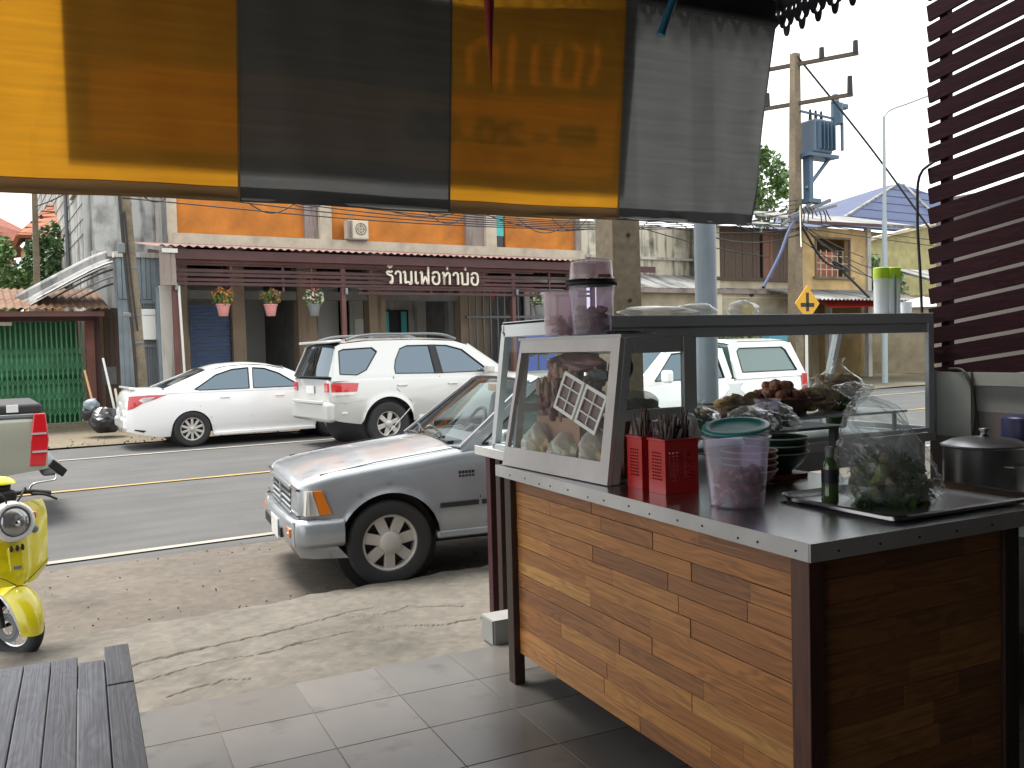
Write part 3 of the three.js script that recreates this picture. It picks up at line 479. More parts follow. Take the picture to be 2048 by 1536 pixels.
{ // ---- pale old apartment building, left
  const b = wallThing('old_apartment_building', 'pale stained apartment block with dark slit windows beside the orange shophouse', 'building', [4, 0, -28]);
  // front
  part(b, 'front_wall', wallH(3.2, 5.0, 0, 11, -27.2, .2), M.stained);
  // long side wall running away from the street
  const sideX = (z) => 3.2 - (-27.2 - z) * .035;
  const wz = [[-32.2, 5.7, 6.8], [-37.4, 5.3, 6.4], [-41.6, 5.25, 6.3], [-29.6, 6.5, 8.2]];
  const hs = wz.map(([z, a, c]) => rect(z, z + 1.1, a, c)); hs[3] = rect(-30.0, -29.1, 6.3, 8.2);
  part(b, 'side_wall', ext(rect(-46, -27.2, 0, 11), .2, hs).rotateY(-Math.PI / 2).translate(3.2, 0, 0), M.stained);
  wz.forEach(([z, a, c], i) => { const w = i === 3 ? .9 : 1.1; part(b, 'window', BB(3.15, 3.17, a - .1, c + .1, z - .3, z + w), M.windowDark); part(b, 'sill', BB(2.9, 3.02, a - .1, a, z - .05, z + w + .05), M.whitePlaster); for (const k of [.3, .6]) part(b, 'window_bar', BB(3.02, 3.06, a, c, z + k, z + k + .05), M.greySteel); });
  for (let k = 0; k < 9; k++) part(b, 'siding_board', BB(2.985, 3.0, 5.1 + k * .42, 5.12 + k * .42, -46, -27.3), M.roofGrey);
  part(b, 'drain_pipe', rod(V(2.92, 0, -30.9), V(2.92, 10, -30.9), .06), M.greySteel);
  part(b, 'pilaster', BB(4.85, 5.02, 4.6, 11, -27.25, -26.9), M.whitePlaster); part(b, 'roof', BB(2.9, 5.1, 11, 11.2, -46, -26.9), M.roofGrey); part(b, 'back_wall', [BB(3, 5, 0, 11, -46.2, -46), BB(4.9, 5.05, 0, 11, -46, -27.3)], M.stained);
  part(b, 'vent_holes', [0, 1, 2, 3, 4].map((k) => B(.14, .12, .03, 4.15, 5.0 + k * .32, -26.99)), M.windowDark);
  part(b, 'wall_ledge', BB(3.15, 5.0, 4.45, 4.6, -27.3, -26.85), M.whitePlaster);
  // folded tin awning over the lane
  const a = wallThing('tin_awning', 'curved corrugated tin awning sagging beside the pale building', 'awning', [2.2, 3, -24.5]);
  const sag = (u) => 4.02 - 1.15 * Math.pow(1 - u, 1.5) - .12 * Math.sin(u * 3.1);
  part(a, 'roof_sheet', gridSurf(24, 40, (u, v) => { const x = lerp(1.1, 3.15, u); return V(x, sag(u) + .18 - .42 * v * (v < .45 ? .2 : 1) + .05 * Math.sin(v * 22) * (v > .3 ? 1 : .1) + .09, lerp(-24.6, -23.3, v)); }), M.roofGrey);
  for (let k = 0; k < 4; k++) part(a, 'corrugated_strip', gridSurf(20, 6, (u, v) => { const x = lerp(1.5 + k * .3, 3.15, u); return V(x, sag((x - 1.1) / 2.05) - .12 - k * .17 + .06 * v, -23.25 + .16 * Math.sin(v * 3.14) - .02 * k); }), k % 2 ? M.windowDark : M.whitePlaster);
  part(a, 'support', [bar(V(1.2, 2.9, -24.3), V(3.1, 3.9, -24.3), .06, .06)], M.greySteel);
}
{ // ---- green folding gate shop
  const s = wallThing('green_gate_shop', 'small shop front with green folding gate and rusty tin roof', 'building', [1.2, 0, -24]);
  part(s, 'roof_sheet', corr(-3, 3.02, -22.9, 2.80, -25.4, 3.42, .16, .02), M.rust);
  part(s, 'fascia', BB(-3, 2.9, 2.62, 2.74, -23.1, -23.02), M.maroonSteel); part(s, 'beam', BB(-3, 2.75, 2.55, 2.75, -24.0, -23.85), M.fascia);
  part(s, 'door_post', BB(2.57, 2.76, 0, 2.6, -24.1, -23.9), mat(.22, .09, .065, .75, { map: tMottle }));
  part(s, 'wall', [BB(-3, -2, 0, 2.6, -24.2, -24), BB(2.76, 2.9, 0, 2.9, -28, -24), BB(-3, 2.9, 0, 2.9, -28.2, -28)], M.fascia);
  part(s, 'shade_panel', BB(-2, 2.57, 0, 2.6, -25.6, -25.55), M.gateGreen);
  const gt = group('folding_gate', s);
  for (let k = 0; k < 42; k++) { const x = -1.95 + k * .108; part(gt, 'gate_bar', B(.034, 2.5, .03, x, 1.28, -24.05 - .02 * (k % 2)), M.gateGreen); }
  const lat = []; for (let k = 0; k < 42; k++) for (const y of [.35, .72, 1.08, 1.45, 1.82]) { const x = -1.95 + k * .108; lat.push(bar(V(x, y - .11, -24.02), V(x + .108, y + .11, -24.02), .014, .034, V(0, 0, 1)), bar(V(x, y + .11, -24.03), V(x + .108, y - .11, -24.03), .014, .034, V(0, 0, 1))); }
  part(gt, 'gate_lattice', lat, M.gateGreen, { kind: 'stuff' });
  part(gt, 'gate_sheet', [0, 1].map((k) => BB(-1.95, 2.5, .42 + k * .82, .98 + k * .75, -24.16, -24.14)), M.gateGreen);
  part(s, 'roller_bar', BB(-.4, 1.0, 2.44, 2.52, -23.82, -23.76), M.cream); part(s, 'step', BB(-3, 2.9, -.1, .06, -24.3, -23.7), M.farPave);
  const pf = wallThing('plank_fence', 'weathered brown plank fence between green gate and metal door', 'fence', [3, 0, -24.5]);
  for (let k = 0; k < 5; k++) part(pf, 'plank', B(.115, rr(2.7, 2.9), .03, 2.86 + k * .122, 1.42, -24.5 + rr(-.01, .01)), k === 1 ? mat(.35, .25, .15, .9, { map: tGrain }) : M.planks, { grain: 'y', off: [rnd(), rnd()] });
  part(pf, 'patch_board', BB(2.9, 3.3, .95, 1.4, -24.48, -24.46), M.innerWall); part(pf, 'wall_behind', BB(2.76, 3.5, 0, 2.9, -24.7, -24.6), M.darkWall);
}
{ // ---- metal clad gatehouse
  const b = wallThing('metal_gatehouse', 'blue-grey ribbed metal front with barred gate behind the leaning pole', 'gate', [3.7, 0, -23]);
  for (let k = 0; k < 9; k++) part(b, 'metal_rib', B(.092, 1.0, .03, 3.26 + k * .108, 3.53, -22.99 + (k % 2) * .012), M.bluePanel);
  part(b, 'panel_back', BB(3.2, 4.0, 3.0, 4.03, -23.06, -23.01), M.bluePanel); part(b, 'ledge', BB(3.15, 4.2, 4.03, 4.15, -23.2, -22.9), M.whitePlaster);
  for (let k = 0; k < 5; k++) part(b, 'side_sheet', B(.1, 3.0, .03, 3.24 + k * .1, 1.5, -22.98 + (k % 2) * .02), k > 2 ? M.greySteel : M.bluePanel);
  for (let k = 0; k < 7; k++) part(b, 'gate_bar', B(.025, 2.95, .025, 3.72 + k * .055, 1.5, -22.95), M.greySteel);
  part(b, 'gate_rail', [BB(3.66, 4.1, 1.86, 1.93, -22.98, -22.92), BB(3.66, 4.1, 2.92, 3.0, -22.98, -22.92), BB(3.66, 3.72, 0, 3, -22.98, -22.92)], M.greySteel); part(b, 'gate_backing', BB(3.66, 4.15, 0, 3, -23.2, -23.15), M.bluePanel);
  const w = wallThing('white_cabinet', 'white metal box fixed on the barred gate beside the pole', 'cabinet', [3.86, 2.0, -22.8]); part(w, 'body', RBB(3.70, 4.03, 2.04, 2.78, -22.92, -22.76, .01), M.whiteBox); part(w, 'door_edge', [BB(3.72, 4.01, 2.62, 2.635, -22.758, -22.754)], M.innerWall);
  // leaning concrete pole
  const p = wallThing('utility_pole', 'leaning square concrete pole in front of the metal gatehouse', 'utility pole', [3.35, 0, -21]);
  const hx = (y) => lerp(3.36, 3.18, y / 5);
  part(p, 'shaft', hexa(V(3.24, -.05, -21.12), V(3.5, -.05, -21.12), V(3.5, -.05, -20.88), V(3.24, -.05, -20.88).setZ(-20.88), V(2.96, 8, -21.08), V(3.12, 8, -21.08), V(3.12, 8, -20.92), V(2.96, 8, -20.92)), M.oldConc);
  part(p, 'band', [1.95, 2.55, 3.6].map((y) => B(.27 - y * .012, .05, .27 - y * .012, hx(y), y, -21)), M.greySteel);
  part(p, 'conduit', [tube([[3.22, .0, -20.86], [3.19, 1.8, -20.86], [3.1, 3.4, -20.87], [3.02, 5.4, -20.88], [2.95, 7.5, -20.9]], .035), tube([[3.28, 2.2, -20.84], [3.2, 3.2, -20.84], [3.12, 4.8, -20.86]], .022)], M.wire);
  part(p, 'junction_box', RB(.16, .1, .1, .02, 3.08, 2.55, -20.86), M.greySteel); part(p, 'junction_box', RB(.14, .22, .12, .02, 3.02, 4.0, -20.84), M.greySteel);
  const q = wallThing('utility_pole', 'thin concrete pole among the trees at the far left', 'utility pole', [1.95, 0, -30]); part(q, 'shaft', hexa(V(1.8, 0, -30.1), V(2.02, 0, -30.1), V(2.02, 0, -29.9), V(1.8, 0, -29.9), V(1.98, 8.5, -30.06), V(2.1, 8.5, -30.06), V(2.1, 8.5, -29.94), V(1.98, 8.5, -29.94)), M.oldConc); for (const k of [0, 1, 2]) part(q, 'insulator', CY(.03, .04, .12, 2.16, 5.2 + k * .35, -29.95), M.black);
}
{ // ---- red roofed houses and trees on the left
  const a = wallThing('red_roof_house', 'house with dark red tiled roof at the far left edge', 'house', [0, 0, -40]);
  part(a, 'roof', [pane(V(-4, 8.6, -41), V(0.2, 8.0, -41), V(2.7, 6.2, -38), V(-4, 5.2, -38), .12), pane(V(-4, 8.6, -41), V(0.2, 8.0, -41), V(2.7, 6.2, -44), V(-4, 5.2, -44), .12)], M.roofRed);
  part(a, 'wall', BB(-4, 1.9, 0, 5.5, -43, -39), M.creamBlock);
  const b = wallThing('red_roof_house', 'house with orange-red tiled roof behind the thin concrete pole', 'house', [3, 0, -36]);
  part(b, 'roof', [pane(V(1.7, 5.75, -33.6), V(5, 5.75, -33.6), V(5, 7.6, -36.5), V(3.0, 7.3, -36.5), .12), pane(V(1.7, 5.75, -33.6), V(3.0, 7.3, -36.5), V(3, 7.3, -38), V(1.7, 5.75, -40), .12)], M.roofOrange);
  const rows = []; for (let k = 0; k < 7; k++) rows.push(bar(V(1.75 + k * .2, 5.86 + k * .255, -33.7 - k * .43), V(5, 5.86 + k * .26, -33.7 - k * .43), .06, .05)); part(b, 'tile_course', rows, M.roofOrange);
  part(b, 'wall', BB(2.0, 4.8, 0, 5.7, -38, -34), M.creamWall); part(b, 'window', BB(2.4, 3.0, 4.2, 5.3, -33.98, -33.95), M.windowDark); part(b, 'pillar', BB(1.95, 2.12, 3.2, 5.7, -34.05, -33.9), M.whitePlaster);
  tree('garden_tree', 'bushy green tree left of the thin concrete pole', [.9, 0, -31.5], 4.2, [{ p: [1.1, 4.3, -31.5], r: [1.0, 1.1, 1], n: 1300 }, { p: [-.1, 4.8, -31.8], r: [1.2, 1.1, 1], n: 900 }], .11, M.leaf[0]);
  tree('garden_tree', 'dark green tree between the thin pole and the pale building', [2.5, 0, -31.6], 4.5, [{ p: [2.45, 4.8, -31.6], r: [.62, .95, .7], n: 1300 }, { p: [2.1, 4.1, -31.2], r: [.7, .6, .7], n: 700 }], .1, M.leaf[1]);
}
{ // ---- rubbish and sticks in front of the fence
  const lump = (c, r, s) => { const g = new THREE.IcosahedronGeometry(1, 4), p = g.attributes.position; for (let i = 0; i < p.count; i++) { const v = V().fromBufferAttribute(p, i); const k = .8 + .35 * vn(v.x * 2.5 + 20, v.y * 2.5 + v.z * 2 + 20, 64, 64, s) + .1 * Math.abs(vn(v.x * 7 + 40, v.y * 6 + v.z * 5 + 40, 128, 128, s + 3) - .5); p.setXYZ(i, c[0] + v.x * r[0] * k, Math.max(c[1] - r[1] * .8, c[1] + v.y * r[1] * k), c[2] + v.z * r[2] * k); } g.computeVertexNormals(); return g; };
  globalThis.lumpGeo = lump;
  solo('rubbish_bag', 'black rubbish bag lying behind the white sedan', 'rubbish bag', [2.5, 0, -20.6], [lump([2.52, .27, -20.6], [.34, .3, .3], 5), lump([2.3, .45, -20.8], [.22, .2, .2], 6)], M.trashBag, { S: true });
  solo('rubbish_bag', 'grey silvery rubbish bag on top of the black one by the green gate', 'rubbish bag', [2.28, .4, -20.9], [lump([2.28, .62, -20.75], [.17, .15, .15], 9)], M.galv, { S: true });
  const st = (lab, a, b, m) => solo('wooden_stick', lab, 'stick', [a[0], a[1], a[2]], rod(V(...a), V(...b), .025), m, { S: true });
  st('tall pale stick leaning behind the white sedan', [2.82, .02, -20.8], [2.6, 1.62, -21.2], M.whiteBox); st('short pale stick right of the tall one', [2.86, .02, -20.7], [2.78, .95, -20.9], M.cream); st('brown stick leaning at the maroon door post', [2.5, .1, -21.6], [2.35, 1.35, -22.4], M.cracker[0]);
}
// ---- right side of the street
{
  const w = wallThing('weathered_white_building', 'stained white low building right of the orange shophouse', 'building', [22, 0, -26]);
  part(w, 'upper_wall', BB(19.1, 27.2, 4.2, 6.15, -27, -26), mat(.62, .58, .48, .9, { map: tStain })); part(w, 'lean_to_roof', [pane(V(19.1, 3.6, -24), V(27.4, 3.6, -24), V(27.4, 4.25, -26), V(19.1, 4.25, -26), .06)], M.roofGrey);
  part(w, 'lower_wall', BB(18.9, 27.2, 0, 3.7, -24.6, -24.4), M.creamBlock); part(w, 'beam', BB(18.9, 27.4, 3.45, 3.6, -24.1, -23.98), M.pilaster); part(w, 'ledge', BB(19.1, 27.2, 4.85, 4.95, -26.02, -25.9), M.whitePlaster);
  for (const x of [20.2, 24.2]) part(w, 'post', BB(x, x + .09, 0, 3.5, -24.15, -24.05), M.cream); part(w, 'window', BB(21, 22.6, 1.2, 2.4, -24.39, -24.36), M.windowDark);
  const h = wallThing('plank_house', 'house with brown plank upper storey over cream block wall', 'house', [26, 0, -24.2]);
  part(h, 'block_wall', wallH(24.1, 28.45, 0, 4.0, -24.4, .3), M.creamBlock); for (let k = 0; k < 4; k++) part(h, 'block_course', BB(24.1, 28.45, .9 + k * .8, .93 + k * .8, -24.095, -24.085), M.cream);
  const n = 22; for (let k = 0; k < n; k++) { const x = 24.3 + k * .19; if (k === 12) continue; part(h, 'wall_plank', B(.18, 2.0, .03, x, 5.02, -24.2 + rr(-.01, .01)), k > 12 && k < 16 ? mat(.30, .15, .10, .85, { map: tGrain }) : k % 3 ? M.planks : mat(.16, .11, .09, .9, { map: tGrain }), { grain: 'y', off: [rnd(), rnd()] }); }
  part(h, 'room_wall', [BB(24.2, 28.45, 4.0, 6.0, -27.6, -27.5), BB(24.2, 28.45, 3.95, 4.0, -27.6, -24.4)], M.innerWall); part(h, 'beam', BB(24.0, 28.5, 3.95, 4.08, -24.3, -24.0), M.bark); part(h, 'roof', pane(V(23.6, 6.0, -23.4), V(28.9, 6.0, -23.4), V(28.9, 6.7, -26.5), V(23.6, 6.7, -26.5), .08), M.roofGrey);
  part(h, 'vent_hole', CY(.11, .11, .05, 25.9, 3.45, -24.08, Math.PI / 2), M.black); part(h, 'side_post', BB(24.05, 24.2, 0, 6, -24.25, -24.05), M.cream); part(h, 'back', BB(24.1, 28.4, 0, 6, -28, -27.8), M.creamBlock);
  const c = wallThing('cream_house', 'cream yellow house with one barred window behind the utility pole', 'house', [30.6, 0, -24]);
  part(c, 'front_wall', wallH(28.5, 32.9, 3.6, 6.2, -24.3, .25, [rect(29.58, 31.70, 4.2, 5.78)]), M.creamWall);
  part(c, 'room_wall', [BB(28.6, 32.8, 3.7, 6.1, -28.4, -28.3), BB(28.6, 32.8, 3.62, 3.7, -28.4, -24.3), BB(28.6, 32.8, 6.1, 6.18, -28.4, -24.3)], M.innerWall); part(c, 'window_frame', [BB(29.53, 29.6, 4.16, 5.82, -24.1, -24.0), BB(31.68, 31.75, 4.16, 5.82, -24.1, -24.0), BB(29.53, 31.75, 5.76, 5.83, -24.1, -24.0), BB(29.4, 31.9, 4.1, 4.2, -24.1, -23.93)], M.oldConc);
  part(c, 'curtain', BB(29.7, 31.6, 4.2, 5.3, -24.6, -24.58), M.curtain);
  for (let k = 1; k < 6; k++) part(c, 'window_bar', BB(29.6 + k * .35, 29.63 + k * .35, 4.2, 5.3, -24.13, -24.1), M.cream); for (const y of [4.5, 4.75, 5.05]) part(c, 'window_bar', BB(29.6, 31.7, y, y + .025, -24.14, -24.11), M.cream);
  part(c, 'corner_post', BB(32.78, 33.02, 0, 6.3, -24.15, -23.95), M.whitePlaster); part(c, 'roof', pane(V(28.2, 6.25, -23.4), V(35.6, 6.35, -23.2), V(35.6, 7.3, -27), V(28.2, 7.2, -27), .1), M.roofGrey);
  part(c, 'eave_board', [bar(V(28.3, 6.22, -23.3), V(35.4, 6.38, -23.3), .06, .12)], M.fascia); part(c, 'side_wall', [BB(32.75, 32.9, 0, 6.2, -30, -24.3), BB(28.5, 32.9, 0, 6.2, -30.2, -30)], M.creamWall);
  part(c, 'canopy_sheet', corr(26.6, 33.4, -21.5, 3.1, -24.1, 3.66, .22, .03), M.roofGrey); part(c, 'red_awning', pane(V(28.0, 2.85, -22.2), V(33.5, 2.92, -22.2), V(33.5, 3.15, -22.6), V(28.0, 3.12, -22.6), .04), M.lantern);
  part(c, 'shop_interior', [BB(28.5, 36, 0, 3.2, -26.6, -26.5), BB(28.5, 28.7, 0, 3.6, -26.5, -24.3)], mat(.50, .42, .30, .9, { map: tPlaster })); part(c, 'shop_post', BB(30.3, 30.5, 0, 3.6, -24.2, -24.0), M.whitePlaster); part(c, 'white_umbrella', lathe([[0, .45], [.9, .2], [1.7, 0], [1.6, -.02], [0, .35]], 16, 31.8, 2.75, -20.8), M.whiteBox);
  // cyan shutter and plant visible through the showcase
  const k2 = wallThing('blue_shop_box', 'sky blue metal box at the block wall behind the white pickup', 'box', [26.9, 1.2, -23.7]); part(k2, 'box', RBB(26.3, 27.8, 1.3, 2.5, -24.0, -23.6, .03), M.skyBlue); part(k2, 'lid', RBB(26.25, 27.85, 2.5, 2.58, -24.05, -23.55, .02), M.skyBlue);
  solo('notice_board', 'bright yellow notice on the cream block wall', 'sign', [25.6, 2.3, -24.05], BB(25.35, 26.0, 2.45, 3.05, -24.07, -24.04), M.signFace, { S: true });
  tree('shrub', 'green shrub behind the white pickup roof', [23.4, 0, -23], 1.6, [{ p: [23.6, 2.0, -23.0], r: [1.1, .5, .6], n: 700 }], .1, M.leaf[0], { cat: 'plant' });
  const bl = wallThing('blue_roof_house', 'large house with blue hipped roof behind the yellow wall', 'house', [55, 0, -42]);
  part(bl, 'roof', [pane(V(48.2, 9.0, -37.8), V(78, 9.0, -37.8), V(64.6, 13.9, -44), V(64.2, 13.9, -44), .15), pane(V(48.2, 9.0, -37.8), V(64.2, 13.9, -44), V(64.2, 13.9, -45), V(48.2, 9.0, -51), .15), pane(V(78, 9.0, -37.8), V(64.6, 13.9, -44), V(64.6, 13.9, -45), V(78, 9.0, -51), .15)], M.roofBlue);
  part(bl, 'roof_hip', [bar(V(48.2, 9.1, -37.8), V(64.2, 14.0, -44), .2, .12), bar(V(64.4, 13.9, -43.7), V(62.2, 10.5, -39.4), .14, .1)], M.roofGrey); part(bl, 'wall', BB(49.5, 77, 0, 9.0, -49, -39), M.yellowWall);
  const lc = []; for (let k = 1; k < 6; k++) lc.push(bar(V(48.2 + k * 2.66, 9.1 + k * .817, -37.8 - k * 1.03), V(78 - k * 2.25, 9.1 + k * .817, -37.8 - k * 1.03), .05, .04)); part(bl, 'roof_seam', lc, M.roofBlue);
  const yw = wallThing('yellow_gable_house', 'pale yellow gabled house at the right below the blue roof', 'house', [47, 0, -32]);
  part(yw, 'gable_wall', ext([[41, 0], [56, 0], [56, 8.6], [49.5, 8.2], [41, 6.6]], .3).translate(0, 0, -32.3), M.yellowWall); part(yw, 'roof_edge', [bar(V(40.6, 6.6, -31.9), V(49.5, 8.35, -31.9), .5, .16), bar(V(49.5, 8.35, -31.9), V(56, 8.7, -31.9), .5, .16)], M.ledge); part(yw, 'back', BB(41, 56, 0, 6, -36, -35.8), M.yellowWall);
  tree('garden_tree', 'green bush growing against the yellow gabled house', [43, 0, -30.8], 4.5, [{ p: [42.6, 5.1, -30.6], r: [1.5, .95, 1], n: 900 }, { p: [43.5, 4.6, -30.6], r: [1.2, .8, 1], n: 500 }], .15, M.leaf[1]);
  tree('street_tree', 'loose green tree behind the concrete utility pole on the right', [33.6, 0, -30], 9, [{ p: [33.0, 9.0, -30], r: [1.3, 1.8, 1.2], n: 900 }, { p: [34.0, 8.3, -30], r: [1.0, 1.0, 1], n: 420 }, { p: [33.4, 10.6, -30], r: [.7, .5, .7], n: 130 }, { p: [31.5, 8.6, -30], r: [1.4, 1.2, 1], n: 500 }], .18, M.leaf[0]);
  tree('street_tree', 'bright lime green tree seen through the slat wall gaps', [37, 0, -14], 8, [{ p: [37, 8.2, -14], r: [2.6, 1.6, 1.6], n: 1100 }, { p: [40, 9.4, -14], r: [2.2, 1.6, 1.6], n: 900 }], .2, M.leaf[2]);
  const rh = wallThing('roadside_house', 'cream roadside house seen through the slat wall gaps and the showcase end', 'house', [38, 0, -22]); part(rh, 'wall', BB(36.2, 50, 0, 3.5, -27, -22), M.creamBlock); part(rh, 'roof', pane(V(36, 3.5, -21.3), V(51, 3.5, -21.3), V(51, 4.7, -25), V(36, 4.7, -25), .1), M.roofGrey); part(rh, 'shutter', BB(36.5, 39, 0, 2.8, -21.98, -21.94), mat(.30, .42, .42, .5)); part(rh, 'pillar', BB(39.3, 40.2, 0, 3.4, -22.0, -21.8), M.creamBlock);
  // ---- utility pole with crossarms and transformer
  const p = wallThing('utility_pole', 'tall concrete utility pole with crossarms and blue transformer', 'utility pole', [25.9, 0, -22]);
  part(p, 'shaft', hexa(V(25.66, 0, -22.2), V(26.1, 0, -22.2), V(26.1, 0, -21.8), V(25.66, 0, -21.8), V(25.93, 12, -22.12), V(26.22, 12, -22.12), V(26.22, 12, -21.88), V(25.93, 12, -21.88)), M.oldConc);
  const arm = (y, a, b) => bar(V(26.05, y, -22).add(V(-a * .5, -.02 * a, -a * .85)), V(26.05, y, -22).add(V(b * .5, .02 * b, b * .85)), .12, .13);
  part(p, 'crossarm', arm(11.6, 1.6, 2.2), M.bark); part(p, 'crossarm', arm(10.2, 1.7, 2.0), M.bark);
  const ins = (y, t, h = .45) => CY(.085, .10, h, 26.05 + t * .5, y + h / 2 + .05, -22 + t * .85, 0, 0, 0, 10);
  for (const [y, t, h] of [[11.6, 2.1, .55], [11.6, .95, .5], [11.6, -1.4, .5], [10.2, 1.9, .8], [10.2, -1.0, .6]]) part(p, 'insulator', ins(y, t, h * .8), M.black);
  const tf = wallThing('transformer', 'blue-grey pole transformer on a bracket beside the concrete pole', 'transformer', [26.9, 7.9, -21.7]);
  part(tf, 'tank', RBB(26.4, 27.35, 8.4, 9.6, -22.1, -21.4, .06), M.transf); part(tf, 'fin', [0, 1, 2, 3, 4].map((k) => B(.03, 1.0, .16, 26.5 + k * .2, 9, -21.32)), M.steelBlue); part(tf, 'bushing', [0, 1, 2].map((k) => CY(.04, .07, .4, 26.55 + k * .3, 9.8, -21.75)), M.black);
  part(tf, 'bracket', [BB(26.1, 27.7, 8.26, 8.38, -22.1, -21.4), bar(V(26.25, 7.1, -21.7), V(27.5, 8.3, -21.7), .1, .1), BB(26.3, 26.5, 6.7, 8.3, -21.9, -21.6), BB(26.15, 26.8, 6.6, 6.75, -22, -21.5)], M.steelBlue);
  const cb = wallThing('fuse_cutout', 'small blue switch unit above the transformer on the utility pole', 'switch', [27.9, 9.6, -21.6]); part(cb, 'body', [CY(.22, .22, .75, 27.85, 9.95, -21.6), RB(.5, .2, .3, .05, 28.1, 10.25, -21.6)], M.steelBlue); part(cb, 'cap', [CY(.1, .16, .3, 27.75, 10.5, -21.6), rod(V(28.0, 8.6, -21.5), V(28.0, 9.6, -21.5), .06)], M.transf); part(cb, 'mount', bar(V(26.1, 9.9, -21.8), V(27.8, 9.75, -21.6), .07, .07), M.steelBlue);
  const lp = wallThing('street_lamp', 'slim pale street lamp with angled arm beside the blue roof', 'street lamp', [28.3, 0, -20]);
  part(lp, 'pole', [rod(V(28.28, 0, -20), V(28.34, 5.9, -20), .1, .085, 12), rod(V(28.34, 5.9, -20), V(28.36, 9.55, -20), .065, .05, 12)], M.lampGrey); part(lp, 'arm', tube([[28.36, 9.5, -20], [28.5, 9.72, -19.93], [29.3, 10.05, -19.6], [31, 10.7, -19]], .035), M.lampGrey); part(lp, 'lamp_head', RB(.7, .14, .25, .05, 31.2, 10.75, -18.9, 0, .3, .35), M.lampGrey);
  const sg = wallThing('warning_sign', 'yellow diamond road sign with black crossroads symbol', 'road sign', [24.15, 0, -20]);
  part(sg, 'plate', B(.86, .86, .02, 24.15, 2.85, -20, 0, 0, Math.PI / 4), M.signYellow); part(sg, 'symbol', [B(.13, .62, .012, 24.15, 2.9, -19.984), B(.66, .13, .012, 24.15, 2.8, -19.984)], M.black); part(sg, 'post', BB(24.11, 24.19, -.1, 2.5, -20.08, -20.02), M.whiteBox);
}
// ================================================================ poles on our side
{
  const c = thing('kerb_pole', 'thick old mottled concrete pole at the kerb behind the awning', 'utility pole', [3.85, 0, -5.94]);
  part(c, 'shaft', hexa(V(3.71, -.1, -6.08), V(3.99, -.1, -6.08), V(3.99, -.1, -5.80), V(3.71, -.1, -5.80), V(3.76, 8, -6.03), V(3.95, 8, -6.03), V(3.95, 8, -5.85), V(3.76, 8, -5.85)), M.oldConcDark);
  part(c, 'bolt_hole', [2.46, 1.95, 3.1].map((y) => CY(.014, .014, .02, 3.87, y, -5.81, Math.PI / 2)), M.black);
  const p = thing('steel_post', 'grey galvanised steel post in front of the showcase glass', 'post', [4.47, -.06, -5.63]);
  part(p, 'pipe', CY(.086, .086, 5.6, 4.471, 2.7, -5.631), M.galv); part(p, 'joint_ring', CY(.0885, .0885, .014, 4.471, 1.12, -5.631), M.black); part(p, 'base_flange', CY(.15, .15, .02, 4.471, -.05, -5.631), M.galv);
}
// ================================================================ grit and litter
{
  const st = []; for (let k = 0; k < 420; k++) { const x = rr(-2, 7), z = k < 260 ? -5.8 - Math.abs(rr(-1, 1) * rr(0, .5)) : rr(-8.1, -5.8), s = rr(.003, .009); const g = new THREE.IcosahedronGeometry(s, 0); st.push(at(g, x, YR + s * .3, z, rr(0, 3), rr(0, 3), rr(0, 3)).scale(1, .8, 1).translate(0, YR * .2, 0)); }
  const q = solo('gravel', 'loose grey grit scattered along the kerb on the parking strip', 'gravel', [0, YR, -5.8], st, M.shoulder, { S: true }); q.userData.kind = 'stuff';
  const fl = []; for (let k = 0; k < 500; k++) { const x = rr(-6, 20), z = -19 - Math.abs(rr(-1, 1) * rr(0, 2)), s = rr(.008, .024); fl.push(at(new THREE.IcosahedronGeometry(s, 0), x, -.08 + .075 * ((-19 - z) / 8.75) + s * .3, z, rr(0, 3), rr(0, 3), 0)); }
  const f = solo('gravel', 'loose stones and grit along the far edge of the road', 'gravel', [0, -.08, -19], fl, M.farPave, { S: true }); f.userData.kind = 'stuff';
  const lf = solo('fallen_leaves', 'dry brown leaves scattered on the concrete apron and parking strip', 'leaves', [0, -.05, -5], leaves(16, () => { const z = rr(-8, -5.9); return V(rr(-.5, 4), YR + .008, z); }, .02, .45), M.cracker[1], { S: true }); lf.userData.kind = 'stuff';
}
